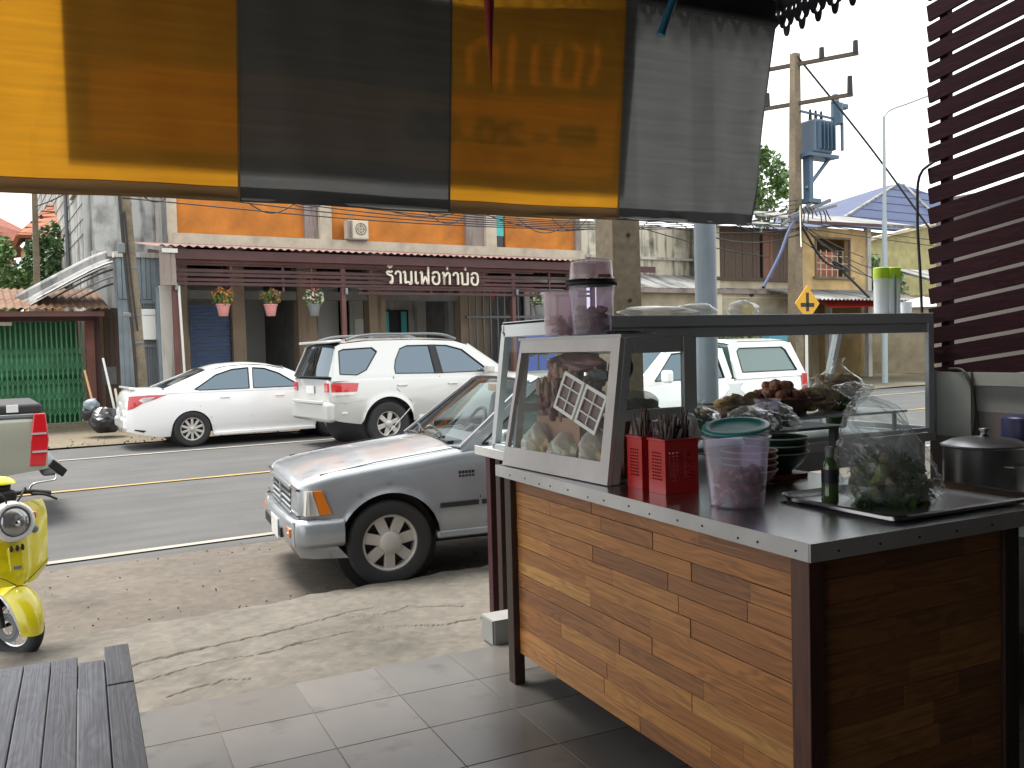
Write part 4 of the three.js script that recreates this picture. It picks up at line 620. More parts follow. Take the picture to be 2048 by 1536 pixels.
// ================================================================ wires
{
  const cable = (pts, r = .018, m = M.wire, lab = 'thin black overhead cable strung along the street') => { const p = pts.map((q) => fromS(...q)); const t = solo('overhead_cable', lab, 'cable', p[0].toArray(), tube(p, r, 40, 5), m); tag(t, null, null, lab.startsWith('thin') ? 'overhead cables along the street' : null); };
  const sagY = (x0, y0, z0, x1, y1, z1, s) => [0, .25, .5, .75, 1].map((t) => [lerp(x0, x1, t), lerp(y0, y1, t) - s * 4 * t * (1 - t), lerp(z0, z1, t)]);
  for (let k = 0; k < 6; k++) cable(sagY(3.1, 5.1 + k * .22, -20.9, 25.9, 5.9 + k * .16, -21.8, .45 + .14 * k), .016, M.wire);
  const one = (lab, ...a) => cable(sagY(...a), .018, M.wire, lab);
  one('dark wire loop drooping across the first orange wall panel', 5.8, 6.3, -23, 8.1, 6.2, -23, .95); one('dark wire drooping over the orange wall beside the air conditioner', 9.2, 6, -23, 13.4, 6.0, -23, .55); one('dark wire running past the teal shutter to the right orange wall', 12.2, 6.1, -23, 17.5, 5.4, -23, .4);
  one('wire loop hanging before the pale stained front beside the leaning pole', 3.1, 5.9, -20.9, 4.6, 5.8, -23, .6); one('wire running back from the leaning pole to the thin pole', 1.9, 5.9, -28, 3.1, 6.1, -21, .15); one('wire leading left from the leaning pole towards the red roofs', 3.1, 5.2, -20.9, -4, 6.6, -26, .1);
  one('dark wire dipping from the orange wall end towards the plank house', 14.5, 6.4, -22, 24.6, 4.6, -22, .3); one('upper wire leading right from the pole past the cream house', 25.9, 5.9, -21.8, 60, 6.3, -21, .6); one('lower wire leading right from the pole past the cream house', 25.9, 5.7, -21.8, 60, 5.4, -20, .5);
  for (let k = 0; k < 9; k++) { const x0 = 5.4 + k * 1.45, x1 = x0 + rr(1.6, 3.4); cable(sagY(x0, rr(5.7, 6.3), -22.6 - .05 * k, x1, rr(5.7, 6.2), -22.6 - .05 * k, rr(.2, .75)), .014, M.wire); }
  for (let k = 0; k < 7; k++) cable(sagY(19 + k * .9, rr(4.9, 5.9), -21.9, 26, rr(5.4, 6.4), -21.8, rr(.1, .5)), .016, M.wire);
  for (let k = 0; k < 5; k++) cable(sagY(26, rr(5.2, 6.6), -21.7, 29.5 + k, rr(3.2, 5.8), -22.5, rr(-.2, .5)), .018, M.wire);
  cable([[26.05, 11.9, -21.9], [28.6, 8.7, -20.8], [31.2, 5.3, -19.8], [31.8, 4.5, -19.5]], .04, M.wire, 'taut guy wire slanting down from the utility pole top');
  cable(sagY(21.5, 4.4, -18, 26.0, 6.5, -21.8, .25), .02, M.ledge, 'pale twin service wire looping left from the utility pole');
  cable([[26, 5.7, -21.7], [27.2, 4.5, -21.7], [28.6, 4.2, -21.7], [27.6, 4.55, -21.7], [28.8, 3.9, -21.8], [30.2, 3.2, -22]], .05, M.wire, 'thick coil of dark cable hanging right of the utility pole');
  cable([[22.6, 3.4, -20.5], [24.0, 4.6, -21], [25.0, 5.6, -21.4], [26, 6.3, -21.7]], .06, M.wireBlue, 'bundle of blue black cables fixed left of the utility pole');
  const bx = wallThing('cable_closure', 'dark cable splice bundle on the utility pole above the plank house', 'cable box', [26, 6.1, -21.6]); part(bx, 'splice', [bar(V(25.2, 6.0, -21.6), V(27.4, 6.75, -21.6), .12, .14), bar(V(26.1, 6.2, -21.5), V(27.6, 6.55, -21.5), .09, .1), bar(V(24.8, 5.7, -21.6), V(26.4, 6.6, -21.6), .08, .1)], M.greySteel);
  for (let k = 0; k < 7; k++) part(bx, 'loose_end', tube([[25.7 + k * .22, 6.4, -21.5], [25.8 + k * .22, 6.15 + .05 * (k % 3), -21.45], [25.75 + k * .25, 5.8 + .1 * (k % 4), -21.45]], .022, 8, 5), M.wire);
}
// ================================================================ vehicles
// local axes: x from the front bumper to the rear, y up from the road, z across
function bodyShell(P) {
  const top = pchip(P.top), half = pchip(P.half), crown = pchip(P.crown), st = [];
  for (let x = 0; x <= P.L + 1e-6; x += .035) st.push(Math.min(x, P.L));
  if (P.L - st[st.length - 1] > .004) st.push(P.L);
  const bot0 = pchip(P.bot), bot = (x) => { let b = bot0(x); for (const [ax, ay, ar] of P.arch) { const d = ar * ar - (x - ax) ** 2; if (d > 0) b = Math.max(b, ay + Math.sqrt(d)); } return b; };
  const rings = st.map((x) => {
    const b = bot(x), t = top(x), hw = half(x), r = P.r ?? .05, o = [];
    for (let j = 0; j <= 10; j++) { const k = j / 10, y = lerp(b, t - r, k), yn = (y - .3) / (t - .3); o.push([y, hw * (1 - .07 * Math.pow(Math.abs(yn - .55) / .55, 2.2)) + (P.flare && b > bot0(x) + .001 && k < .25 ? P.flare * (1 - k * 4) : 0)]); }
    const z1 = o[o.length - 1][1]; for (let a = 1; a <= 4; a++) { const q = a / 4 * Math.PI / 2; o.push([t - r + r * Math.sin(q), z1 - r + r * Math.cos(q)]); }
    const zt = z1 - r; for (let a = 1; a <= 6; a++) { const k = a / 6; o.push([t + crown(x) * (1 - (1 - k) ** 2), zt * (1 - k)]); }
    return o.concat(o.slice(0, -1).reverse().map(([y, z]) => [y, -z]));
  });
  const n = rings[0].length, pos = [];
  const p = (i, j) => V(st[i], rings[i][j][0], rings[i][j][1]);
  const tri = (a, b, c) => [a, b, c].forEach((v) => pos.push(v.x, v.y, v.z));
  for (let i = 0; i < st.length - 1; i++) for (let j = 0; j < n - 1; j++) { tri(p(i, j), p(i + 1, j), p(i + 1, j + 1)); tri(p(i, j), p(i + 1, j + 1), p(i, j + 1)); }
  for (const [i, f] of [[0, 1], [st.length - 1, -1]]) { const y0 = (rings[i][0][0] + top(st[i])) / 2, c = V(st[i], y0, 0); for (let j = 0; j < n - 1; j++) f > 0 ? tri(c, p(i, j), p(i, j + 1)) : tri(c, p(i, j + 1), p(i, j)); tri(c, p(i, n - 1), p(i, 0)); }
  return toCreasedNormals(tris(pos), R(32));
}
const sideZ = (P, x, y) => { const t = pchip(P.top)(x), hw = pchip(P.half)(x), yn = (y - .3) / (t - .3); return hw * (1 - .07 * Math.pow(Math.abs(yn - .55) / .55, 2.2)); };
// a strip lying on the side skin along a list of x,y
function strip(P, pts, w, proud, s) { const o = []; for (let i = 0; i < pts.length - 1; i++) { const a = pts[i], b = pts[i + 1]; o.push(bar(V(a[0], a[1], s * (sideZ(P, a[0], a[1]) + proud)), V(b[0], b[1], s * (sideZ(P, b[0], b[1]) + proud)), w, w * .5, V(0, 0, s))); } return o; }
function skinPatch(P, pts, d, s) {                 // a lens or panel that follows the side skin, d proud of it
  const z = (x, y) => s * sideZ(P, x, y); let f = prep(new THREE.ShapeGeometry(shp(pts)));
  for (let n = 0; n < 3; n++) { const a = f.attributes.position.array, o = []; for (let i = 0; i < a.length; i += 9) { const v = [0, 3, 6].map((k) => [a[i + k], a[i + k + 1], 0]), m = (p, r) => [(p[0] + r[0]) / 2, (p[1] + r[1]) / 2, 0], [A, Bb, C] = v, ab = m(A, Bb), bc = m(Bb, C), ca = m(C, A); for (const t of [A, ab, ca, ab, Bb, bc, ca, bc, C, ab, bc, ca]) o.push(...t); } f = tris(o); }
  f = prep(f); const q = f.attributes.position;
  for (let i = 0; i < q.count; i++) q.setZ(i, s * (sideZ(P, q.getX(i), q.getY(i)) + d)); f.computeVertexNormals();
  return [f, ...pts.map((u, i) => { const v = pts[(i + 1) % pts.length]; const a = (w, e) => V(w[0], w[1], z(...w) + s * e); return pane(a(u, -.03), a(v, -.03), a(v, d), a(u, d), .002); })];
}
function wheel(parent, x, z, r, w, o) {
  const g = new THREE.Group(); g.name = 'wheel'; parent.add(g); g.position.set(x, r, z); if (z < 0) g.rotation.y = Math.PI; if (o.turn) g.rotation.y += o.turn;
  const rr_ = r * (o.rim ?? .64), y = w / 2;
  part(g, 'tyre', lathe([[rr_ * .98, -y * .7], [rr_ * 1.03, -y * .92], [r * .90, -y], [r * .975, -y * .86], [r, -y * .6], [r * 1.0, -.02], [r * .985, -.012], [r * .985, .012], [r, .02], [r, y * .6], [r * .975, y * .86], [r * .90, y], [rr_ * 1.03, y * .92], [rr_ * .98, y * .7]], 48).rotateX(Math.PI / 2), M.tyre);
  const f = y * .72, rim = [lathe([[rr_ * .90, -y * .7], [rr_ * .88, f * .7], [rr_ * .93, f], [rr_, f + .006], [rr_, f - .02], [rr_ * .985, -y * .7]], 40).rotateX(Math.PI / 2)];
  const ns = o.spokes ?? 5;
  for (let k = 0; k < ns; k++) { const a = k / ns * 6.283 + (o.phase ?? .3); const w0 = rr_ * (o.sw ?? .2), w1 = rr_ * (o.sw2 ?? .3); const s = ext([[rr_ * .16, -w0 / 2], [rr_ * .93, -w1 / 2], [rr_ * .93, w1 / 2], [rr_ * .16, w0 / 2]], .025, [], .006).translate(0, 0, f - .045); rim.push(s.rotateZ(a)); }
  rim.push(lathe([[0, f + (o.hub ?? .01)], [rr_ * (o.hubR ?? .2), f + (o.hub ?? .01)], [rr_ * (o.hubR ?? .2) * 1.1, f - .01], [rr_ * (o.hubR ?? .2) * 1.1, f - .05]], 24).rotateX(Math.PI / 2));
  part(g, 'rim', rim, o.m ?? M.rimSilver); part(g, 'brake_disc', CY(rr_ * .86, rr_ * .86, .02, 0, 0, -.01, Math.PI / 2), M.black); return g;
}
function cabin(root, P, paint, glass, inner = true) {
  const C = P.cab, hw = (y) => C.hw - Math.max(0, y - C.y0) * C.tum;
  for (const s of [1, -1]) {
    const mk = (pts, d, holes, inset, bev = 0) => { const g = ext(pts, d, holes, bev).toNonIndexed ? ext(pts, d, holes, bev) : 0; const q = prep(g), p = q.attributes.position; for (let i = 0; i < p.count; i++) p.setZ(i, s * (hw(p.getY(i)) - inset - d + p.getZ(i))); q.computeVertexNormals(); if (s < 0) { const a = q.attributes.position.array; for (let i = 0; i < a.length; i += 9) for (let k = 0; k < 3; k++) { const t = a[i + 3 + k]; a[i + 3 + k] = a[i + 6 + k]; a[i + 6 + k] = t; } q.computeVertexNormals(); } return q; };
    part(root, 'cabin_side', mk(C.side, .035, C.win, 0), paint);
    C.win.forEach((w) => part(root, 'side_window', mk(w, .006, [], .014), glass));
    C.win.forEach((w) => part(root, 'window_seal', w.map((a, i) => { const b = w[(i + 1) % w.length]; return bar(V(a[0], a[1], s * (hw(a[1]) - .004)), V(b[0], b[1], s * (hw(b[1]) - .004)), .016, .02, V(0, 0, s)); }), M.rubber));
    if (C.pillar) C.pillar.forEach((w) => part(root, 'door_pillar', mk(w, .02, [], -.004), M.rubber));
  }
  const ry = pchip(C.roof), x0 = C.roof[0][0], x1 = C.roof[C.roof.length - 1][0];
  const skin = (dy) => gridSurf(30, 12, (u, v) => { const x = lerp(x0, x1, u), y = ry(x), h = hw(y) + .004, k = v * 2 - 1; return V(x, y + (C.crown ?? .03) * (1 - Math.pow(Math.abs(k), 2.6)) - dy + .006, k * h); });
  part(root, 'roof', [skin(0), skin(.03)], paint);
  const scr = (a, b, bow) => (inset, push) => gridSurf(10, 14, (u, v) => { const y = lerp(a[1], b[1], u), x = lerp(a[0], b[0], u), h = hw(y) - inset, k = v * 2 - 1; return V(x + bow * (1 - k * k) + push, y + (C.crown ?? .03) * u * (1 - Math.pow(Math.abs(k), 2.6)), k * h); });
  for (const [nm, q, bow] of [['windscreen', C.front, -.09], ['rear_window', C.rear, .05]]) {
    if (!q) continue; const f = scr(q[0], q[1], bow); part(root, nm, f(.045, 0), glass);
    for (const s of [1, -1]) part(root, 'screen_pillar', bar(V(q[0][0], q[0][1], s * (hw(q[0][1]) - .03)), V(q[1][0], q[1][1], s * (hw(q[1][1]) - .03)), .05, .03, V(0, 0, s)), paint);
    const e = []; for (let i = 0; i < 12; i++) { const k = i / 6 - 1, k2 = (i + 1) / 6 - 1; for (const [p, w] of [[q[0], 0], [q[1], 1]]) { const h = hw(p[1]) - .045, Y = (kk) => p[1] + w * (C.crown ?? .03) * (1 - Math.pow(Math.abs(kk), 2.6)); e.push(bar(V(p[0] + bow * (1 - k * k), Y(k), k * h), V(p[0] + bow * (1 - k2 * k2), Y(k2), k2 * h), .03, .02)); } }
    for (const s of [1, -1]) e.push(bar(V(q[0][0] - .004, q[0][1], s * (hw(q[0][1]) - .055)), V(q[1][0] - .004, q[1][1], s * (hw(q[1][1]) - .055)), .02, .024, V(0, 0, s)));
    part(root, nm === 'windscreen' ? 'windscreen_seal' : 'rear_window_seal', e, M.rubber);
  }
}
function seatsIn(root, xs, y, w) { for (const x of xs) for (const s of [-1, 1]) part(root, 'seat', [RB(.16, .62, w * .42, .06, x + .22, y + .38, s * w * .25, 0, 0, -.2), RB(.5, .16, w * .42, .05, x, y, s * w * .25), RB(.09, .16, w * .2, .04, x + .31, y + .76, s * w * .25)], M.seat); }
function under(root, P, hw) { part(root, 'underbody', [BB(.4, P.L - .75, .24, .42, -hw * .72, hw * .72), ...P.arch.map(([x, y, r]) => CY(r * .98, r * .98, hw * 1.72, x, y, 0, Math.PI / 2, 0, 0, 32))], M.black); }

// ---- silver pickup parked at the kerb, nose to the left
{
  const pos = fromS(2.57, YR, -5.87), ang = G + R(-9);
  const t = thing('silver_pickup', 'silver old pickup parked at the kerb with its nose towards the scooter', 'pickup truck', [pos.x, YR, pos.z], { local: true, ry: ang });
  const W = .83, x0 = -.76;                          // shift so that the near front wheel touches at the origin
  const k = group('k', t); t.remove(k);
  const P = { L: 4.62, r: .06, top: [[0, .74], [.05, .785], [.18, .815], [.6, .872], [1.0, .915], [1.40, .955], [1.6, .96], [2.75, .96], [4.62, .95]], bot: [[0, .50], [.3, .46], [.5, .36], [1.1, .33], [2.7, .33], [4.62, .36]], half: [[0, .715], [.05, .76], [.2, .80], [.5, .825], [1.5, .83], [4.3, .83], [4.62, .80]], crown: [[0, .02], [.5, .045], [1.3, .05], [1.6, .02], [4.62, .02]], arch: [[.76, .30, .385], [3.6, .30, .385]], flare: .02,
    cab: { hw: .79, y0: .95, tum: .28, side: [[1.33, .94], [1.98, 1.425], [2.06, 1.455], [2.55, 1.455], [2.68, 1.40], [2.76, .94]], win: [[[1.50, .985], [2.04, 1.395], [2.48, 1.395], [2.54, .985]]], roof: [[1.97, 1.425], [2.06, 1.458], [2.5, 1.458], [2.68, 1.40]], crown: .035, front: [[1.34, .955], [1.97, 1.428]], rear: [[2.76, .98], [2.68, 1.40]] } };
  const squeeze = (q) => { const p = q.attributes.position; for (let i = 0; i < p.count; i++) if (p.getX(i) < .36) p.setX(i, .36 - (.36 - p.getX(i)) * .66); return q; };
  const sh = (g) => [g].flat(Infinity).map((q) => squeeze(prep(q)).translate(x0, 0, -W + .02));
  // parts are built about the centre line, then moved so that the near wheel face is over the base point
  const pt = (n, g, m, o) => part(t, n, sh(g), m, o);
  const proxy = { userData: {} };
  pt('body', bodyShell(P), M.paintSilver);
  const tmp = new THREE.Group(); ORG.set(tmp, [0, 0, 0]); cabin(tmp, P, M.paintSilver, M.carGlass); seatsIn(tmp, [1.95], .62, 1.5); under(tmp, P, W);
  wheel(tmp, .76, W - .10, .315, .2, { spokes: 7, rim: .66, sw: .30, sw2: .34, hub: .028, hubR: .36, m: M.rimDull, phase: .2 }); wheel(tmp, .76, -W + .10, .315, .2, { spokes: 7, m: M.rimDull }); wheel(tmp, 3.6, W - .10, .315, .2, { spokes: 7, m: M.rimDull }); wheel(tmp, 3.6, -W + .10, .315, .2, { spokes: 7, m: M.rimDull });
  for (const c of [...tmp.children]) { c.position.x += x0; c.position.z += -W + .02; t.add(c); }
  // front: bumper, grille, lamps
  const bc = new THREE.CatmullRomCurve3([V(.42, 0, -.838), V(.22, 0, -.838), V(.05, 0, -.825), V(-.03, 0, -.77), V(-.07, 0, -.62), V(-.095, 0, -.35), V(-.105, 0, 0), V(-.095, 0, .35), V(-.07, 0, .62), V(-.03, 0, .77), V(.05, 0, .825), V(.22, 0, .838), V(.42, 0, .838)]);
  const bump = gridSurf(60, 10, (u, v) => { const p = bc.getPoint(u), n = V(p.x - .3, 0, p.z * 1.1).normalize(); const b = .022 * Math.pow(Math.sin(clamp(v, .04, .96) * 3.14), .6) - (v > .93 || v < .05 ? .03 : 0); return V(p.x + n.x * b, lerp(.335, .535, v), p.z + n.z * b); });
  pt('front_bumper', [bump, BB(-.06, .25, .35, .52, -.76, .76)], M.paintSilver);
  pt('bumper_lip', gridSurf(20, 4, (u, v) => { const a = u * 2 - 1, ax = Math.abs(a); return V(-.075 + .05 * ax * ax + (ax > .86 ? (ax - .86) / .14 * .40 : 0) + .08 * (1 - v), lerp(.24, .335, v), a * .80); }), M.paintSilver);
  pt('bumper_seam', [gridSurf(16, 1, (u, v) => { const a = u * 2 - 1, ax = Math.abs(a); return V(-.084 + .05 * ax * ax + (ax > .86 ? (ax - .86) / .14 * .40 : 0), .334 + v * .008, a * .806); })], M.black);
  pt('bumper_intake', BB(-.128, -.09, .36, .43, -.42, .42), M.black);
  pt('grille', [BB(-.005, .06, .545, .735, -.44, .44)], M.black);
  for (let i = 0; i < 4; i++) pt('grille_bar', RBB(-.022, .02, .57 + i * .045, .587 + i * .045, -.44, .44, .006), i === 2 ? M.chrome : M.alu);
  pt('grille_frame', [RBB(-.03, .04, .715, .745, -.47, .47, .01), RBB(-.03, .04, .535, .555, -.47, .47, .01), RBB(-.03, .04, .545, .74, -.02, .02, .005)], M.paintSilver);
  for (const s of [1, -1]) {
    pt('headlight', hexa(V(-.012, .565, s * .46), V(.03, .565, s * .74), V(.12, .565, s * .72), V(.12, .565, s * .46), V(.0, .735, s * .46), V(.05, .735, s * .74), V(.12, .735, s * .72), V(.12, .735, s * .46)), M.lampClear);
    for (const y of [.7425, .5575]) pt('headlight_rim', BB(-.02, .02, y - .0075, y + .0075, Math.min(s * .46, s * .74), Math.max(s * .46, s * .74)), M.chrome);
    pt('lens_rib', Array.from({ length: 7 }, (_, k) => bar(V(.055 + k * .018, .57, s * (.812 + k * .0016)), V(.083 + k * .008, .732, s * (.795 + k * .002)), .004, .004)), M.lampClear, { kind: 'stuff' });
    pt('corner_lamp', hexa(V(.04, .565, s * .745), V(.06, .565, s * .81), V(.20, .565, s * .822), V(.20, .565, s * .74), V(.06, .735, s * .745), V(.08, .735, s * .79), V(.14, .735, s * .80), V(.14, .735, s * .74)), M.lampWhite);
    pt('indicator', hexa(V(.205, .57, s * .80), V(.205, .57, s * .823), V(.33, .57, s * .833), V(.33, .57, s * .80), V(.145, .735, s * .78), V(.145, .735, s * .806), V(.235, .735, s * .818), V(.235, .735, s * .78)), M.lampOrange);
    pt('bumper_lamp', RB(.04, .065, .17, .01, -.075, .435, s * .60), M.lampOrange);
    pt('side_trim', [...strip(P, [[1.14, .555], [1.44, .557]], .035, .004, s), ...strip(P, [[1.47, .557], [2.7, .56]], .035, .004, s)], M.rubber);
    pt('door_seam', [...strip(P, [[1.46, .95], [1.455, .6], [1.53, .36]], .008, -.001, s), ...strip(P, [[1.53, .365], [2.6, .365]], .008, -.001, s), ...strip(P, [[2.64, .95], [2.62, .365]], .008, -.001, s), ...strip(P, [[2.84, .95], [2.84, .36]], .02, -.003, s)], M.black);
    pt('fender_badge', [0, 1].flatMap((r) => [0, 1, 2, 3, 4].map((i) => B(.019, .02 - r * .006, .004, 1.30 + i * .026, .79 - r * .028, s * (sideZ(P, 1.34, .78) + .002)))), M.rubber);
    pt('hood_seam', [bar(V(.25, .833, s * .70), V(.7, .897, s * .705), .006, .006), bar(V(.7, .897, s * .705), V(1.32, .963, s * .70), .006, .006)], M.black);
    pt('sill', RBB(1.12, 3.2, .30, .36, Math.min(s * .72, s * .80), Math.max(s * .72, s * .80), .02), M.paintSilver);
    pt('door_mirror', [RB(.10, .15, .22, .04, 1.60, 1.03, s * .95), RB(.06, .06, .14, .02, 1.58, .985, s * .84)], M.paintSilver);
    pt('door_handle', RB(.14, .035, .02, .008, 2.48, .86, s * (sideZ(P, 2.48, .86) + .006)), M.rubber);
  }
  pt('number_plate', RB(.012, .15, .34, .004, -.125, .40, .12), M.plate); pt('cowl_vent', BB(1.30, 1.42, .985, 1.0, -.55, .55), M.black);
  for (const [z0, z1] of [[.35, -.15], [-.2, -.62]]) pt('wiper', [bar(V(1.34, 1.012, z0), V(1.42, 1.05, z1), .018, .014), bar(V(1.37, 1.03, (z0 + z1) / 2), V(1.31, 1.005, z0 - .02), .014, .014)], M.rubber);
  pt('dashboard', [RBB(1.48, 1.78, .80, .99, -.70, .70, .05)], M.dash); pt('steering_wheel', [new THREE.TorusGeometry(.18, .016, 8, 32).rotateY(Math.PI / 2).rotateZ(-.5).translate(1.86, 1.02, -.36), rod(V(1.65, .9, -.36), V(1.86, 1.02, -.36), .03), bar(V(1.86, 1.02, -.53), V(1.86, 1.02, -.19), .03, .03)], M.rubber);
  pt('rear_view_mirror', RB(.03, .07, .24, .015, 1.93, 1.375, -.02), M.cracker[1]); pt('aerial', rod(V(1.16, .95, -.74), V(1.44, 1.22, -.78), .004, .003), M.chrome);
  pt('load_bed', [BB(2.86, 4.56, .7, .74, -.74, .74), BB(4.50, 4.58, .5, .95, -.74, .74)], M.paintSilver); pt('tail_lamp', [RB(.06, .3, .1, .02, 4.6, .74, .76), RB(.06, .3, .1, .02, 4.6, .74, -.76)], M.lampRed);
}
// ---- white sedan parked across the street, nose to the right
{
  const t = thing('white_sedan', 'shiny white sedan parked across the street, nose behind the pearl SUV', 'car', [0, 0, 0], { local: true }); const sc = 1.06, yaw = G + Math.PI + R(-1.2);
  const p = fromS(3.62, YR, -17.33); t.rotation.y = yaw; t.scale.setScalar(sc);
  const W = .87, P = { L: 4.62, r: .07, top: [[0, .60], [.08, .68], [.3, .78], [.8, .90], [1.25, .965], [1.6, .985], [3.3, 1.0], [3.7, 1.02], [4.2, 1.03], [4.46, 1.02], [4.56, .97], [4.62, .82]], bot: [[0, .24], [.4, .2], [1.2, .19], [4.0, .2], [4.62, .32]], half: [[0, .56], [.06, .66], [.25, .79], [.6, .855], [1.2, .87], [3.6, .87], [4.1, .84], [4.5, .76], [4.62, .66]], crown: [[0, .06], [.8, .07], [1.4, .03], [3.6, .03], [4.62, .05]], arch: [[.93, .30, .345], [3.56, .30, .345]],
    cab: { hw: .85, y0: .98, tum: .48, side: [[1.05, .95], [1.85, 1.33], [2.15, 1.40], [2.5, 1.43], [2.9, 1.41], [3.2, 1.345], [3.6, 1.20], [4.0, 1.03], [4.0, .97]], win: [[[1.55, 1.0], [1.95, 1.26], [2.2, 1.355], [2.42, 1.375], [2.46, 1.0]], [[2.53, 1.0], [2.5, 1.378], [2.8, 1.355], [3.10, 1.265], [3.38, 1.09], [3.5, 1.02], [3.4, 1.0]]], roof: [[1.84, 1.335], [2.15, 1.405], [2.5, 1.432], [2.9, 1.413], [3.24, 1.335]], crown: .045, front: [[1.02, .965], [1.84, 1.335]], rear: [[4.0, 1.03], [3.24, 1.335]] } };
  part(t, 'body', bodyShell(P), M.paintWhite); cabin(t, P, M.paintWhite, M.tintGlass); under(t, P, W);
  for (const x of [.93, 3.56]) for (const s of [1, -1]) wheel(t, x, s * (W - .10), .315, .2, { spokes: 10, rim: .66, sw: .14, sw2: .17, hubR: .2 });
  for (const s of [1, -1]) {
    const z = (x, y) => s * (sideZ(P, x, y));
    const onSkin = (pts, d) => skinPatch(P, pts, d, s);
    part(t, 'tail_lamp', onSkin([[3.98, .945], [4.25, .95], [4.57, .94], [4.60, .70], [4.50, .735], [4.34, .83], [4.16, .88]], .010), M.lampRed);
    part(t, 'tail_lamp_lens', onSkin([[4.16, .91], [4.36, .91], [4.42, .865], [4.36, .825], [4.25, .855]], .014), M.lampClear);
    part(t, 'headlight', onSkin([[.1, .62], [.14, .70], [.75, .84], [.62, .74], [.3, .63]], .012), M.lampClear);
    part(t, 'door_seam', [...strip(P, [[2.5, .99], [2.5, .5], [2.48, .24]], .007, -.001, s), ...strip(P, [[3.5, 1.0], [3.42, .72], [3.22, .5], [3.18, .26]], .007, -.001, s), ...strip(P, [[1.42, .97], [1.38, .6], [1.42, .26]], .009, -.001, s)], M.rubber);
    part(t, 'door_handle', [RB(.17, .03, .03, .01, 2.98, .86, z(2.98, .86) + s * .012)], M.paintWhite); part(t, 'door_handle', [RB(.17, .03, .03, .01, 1.98, .85, z(1.98, .85) + s * .012)], M.paintWhite);
    part(t, 'door_mirror', RB(.12, .14, .2, .05, 1.62, 1.03, s * .97), M.paintWhite); part(t, 'bumper_vent', [onSkin([[4.32, .33], [4.5, .36], [4.5, .34], [4.36, .30]], .008)], M.black);
    part(t, 'side_skirt', RBB(1.3, 3.2, .17, .24, Math.min(s * .76, s * .84), Math.max(s * .76, s * .84), .02), M.paintWhite);
  }
  part(t, 'front_lip', RB(.5, .05, 1.5, .02, .2, .19, 0), M.paintWhite); part(t, 'rear_bumper', RB(.14, .22, 1.3, .06, 4.60, .45, 0), M.paintWhite); part(t, 'boot_lip', RB(.12, .04, 1.4, .015, 4.50, 1.07, 0, 0, 0, .12), M.paintWhite); part(t, 'number_plate', RB(.015, .12, .34, .004, 4.675, .62, 0), M.plate); part(t, 'grille', RB(.04, .14, .7, .02, .02, .45, 0), M.black);
  // near rear wheel (local x 3.56, z -W) over the measured contact
  const off = V(3.56, 0, -W + .02).multiplyScalar(sc).applyAxisAngle(V(0, 1, 0), yaw); t.position.set(p.x - off.x, YR + .002, p.z - off.z);
}
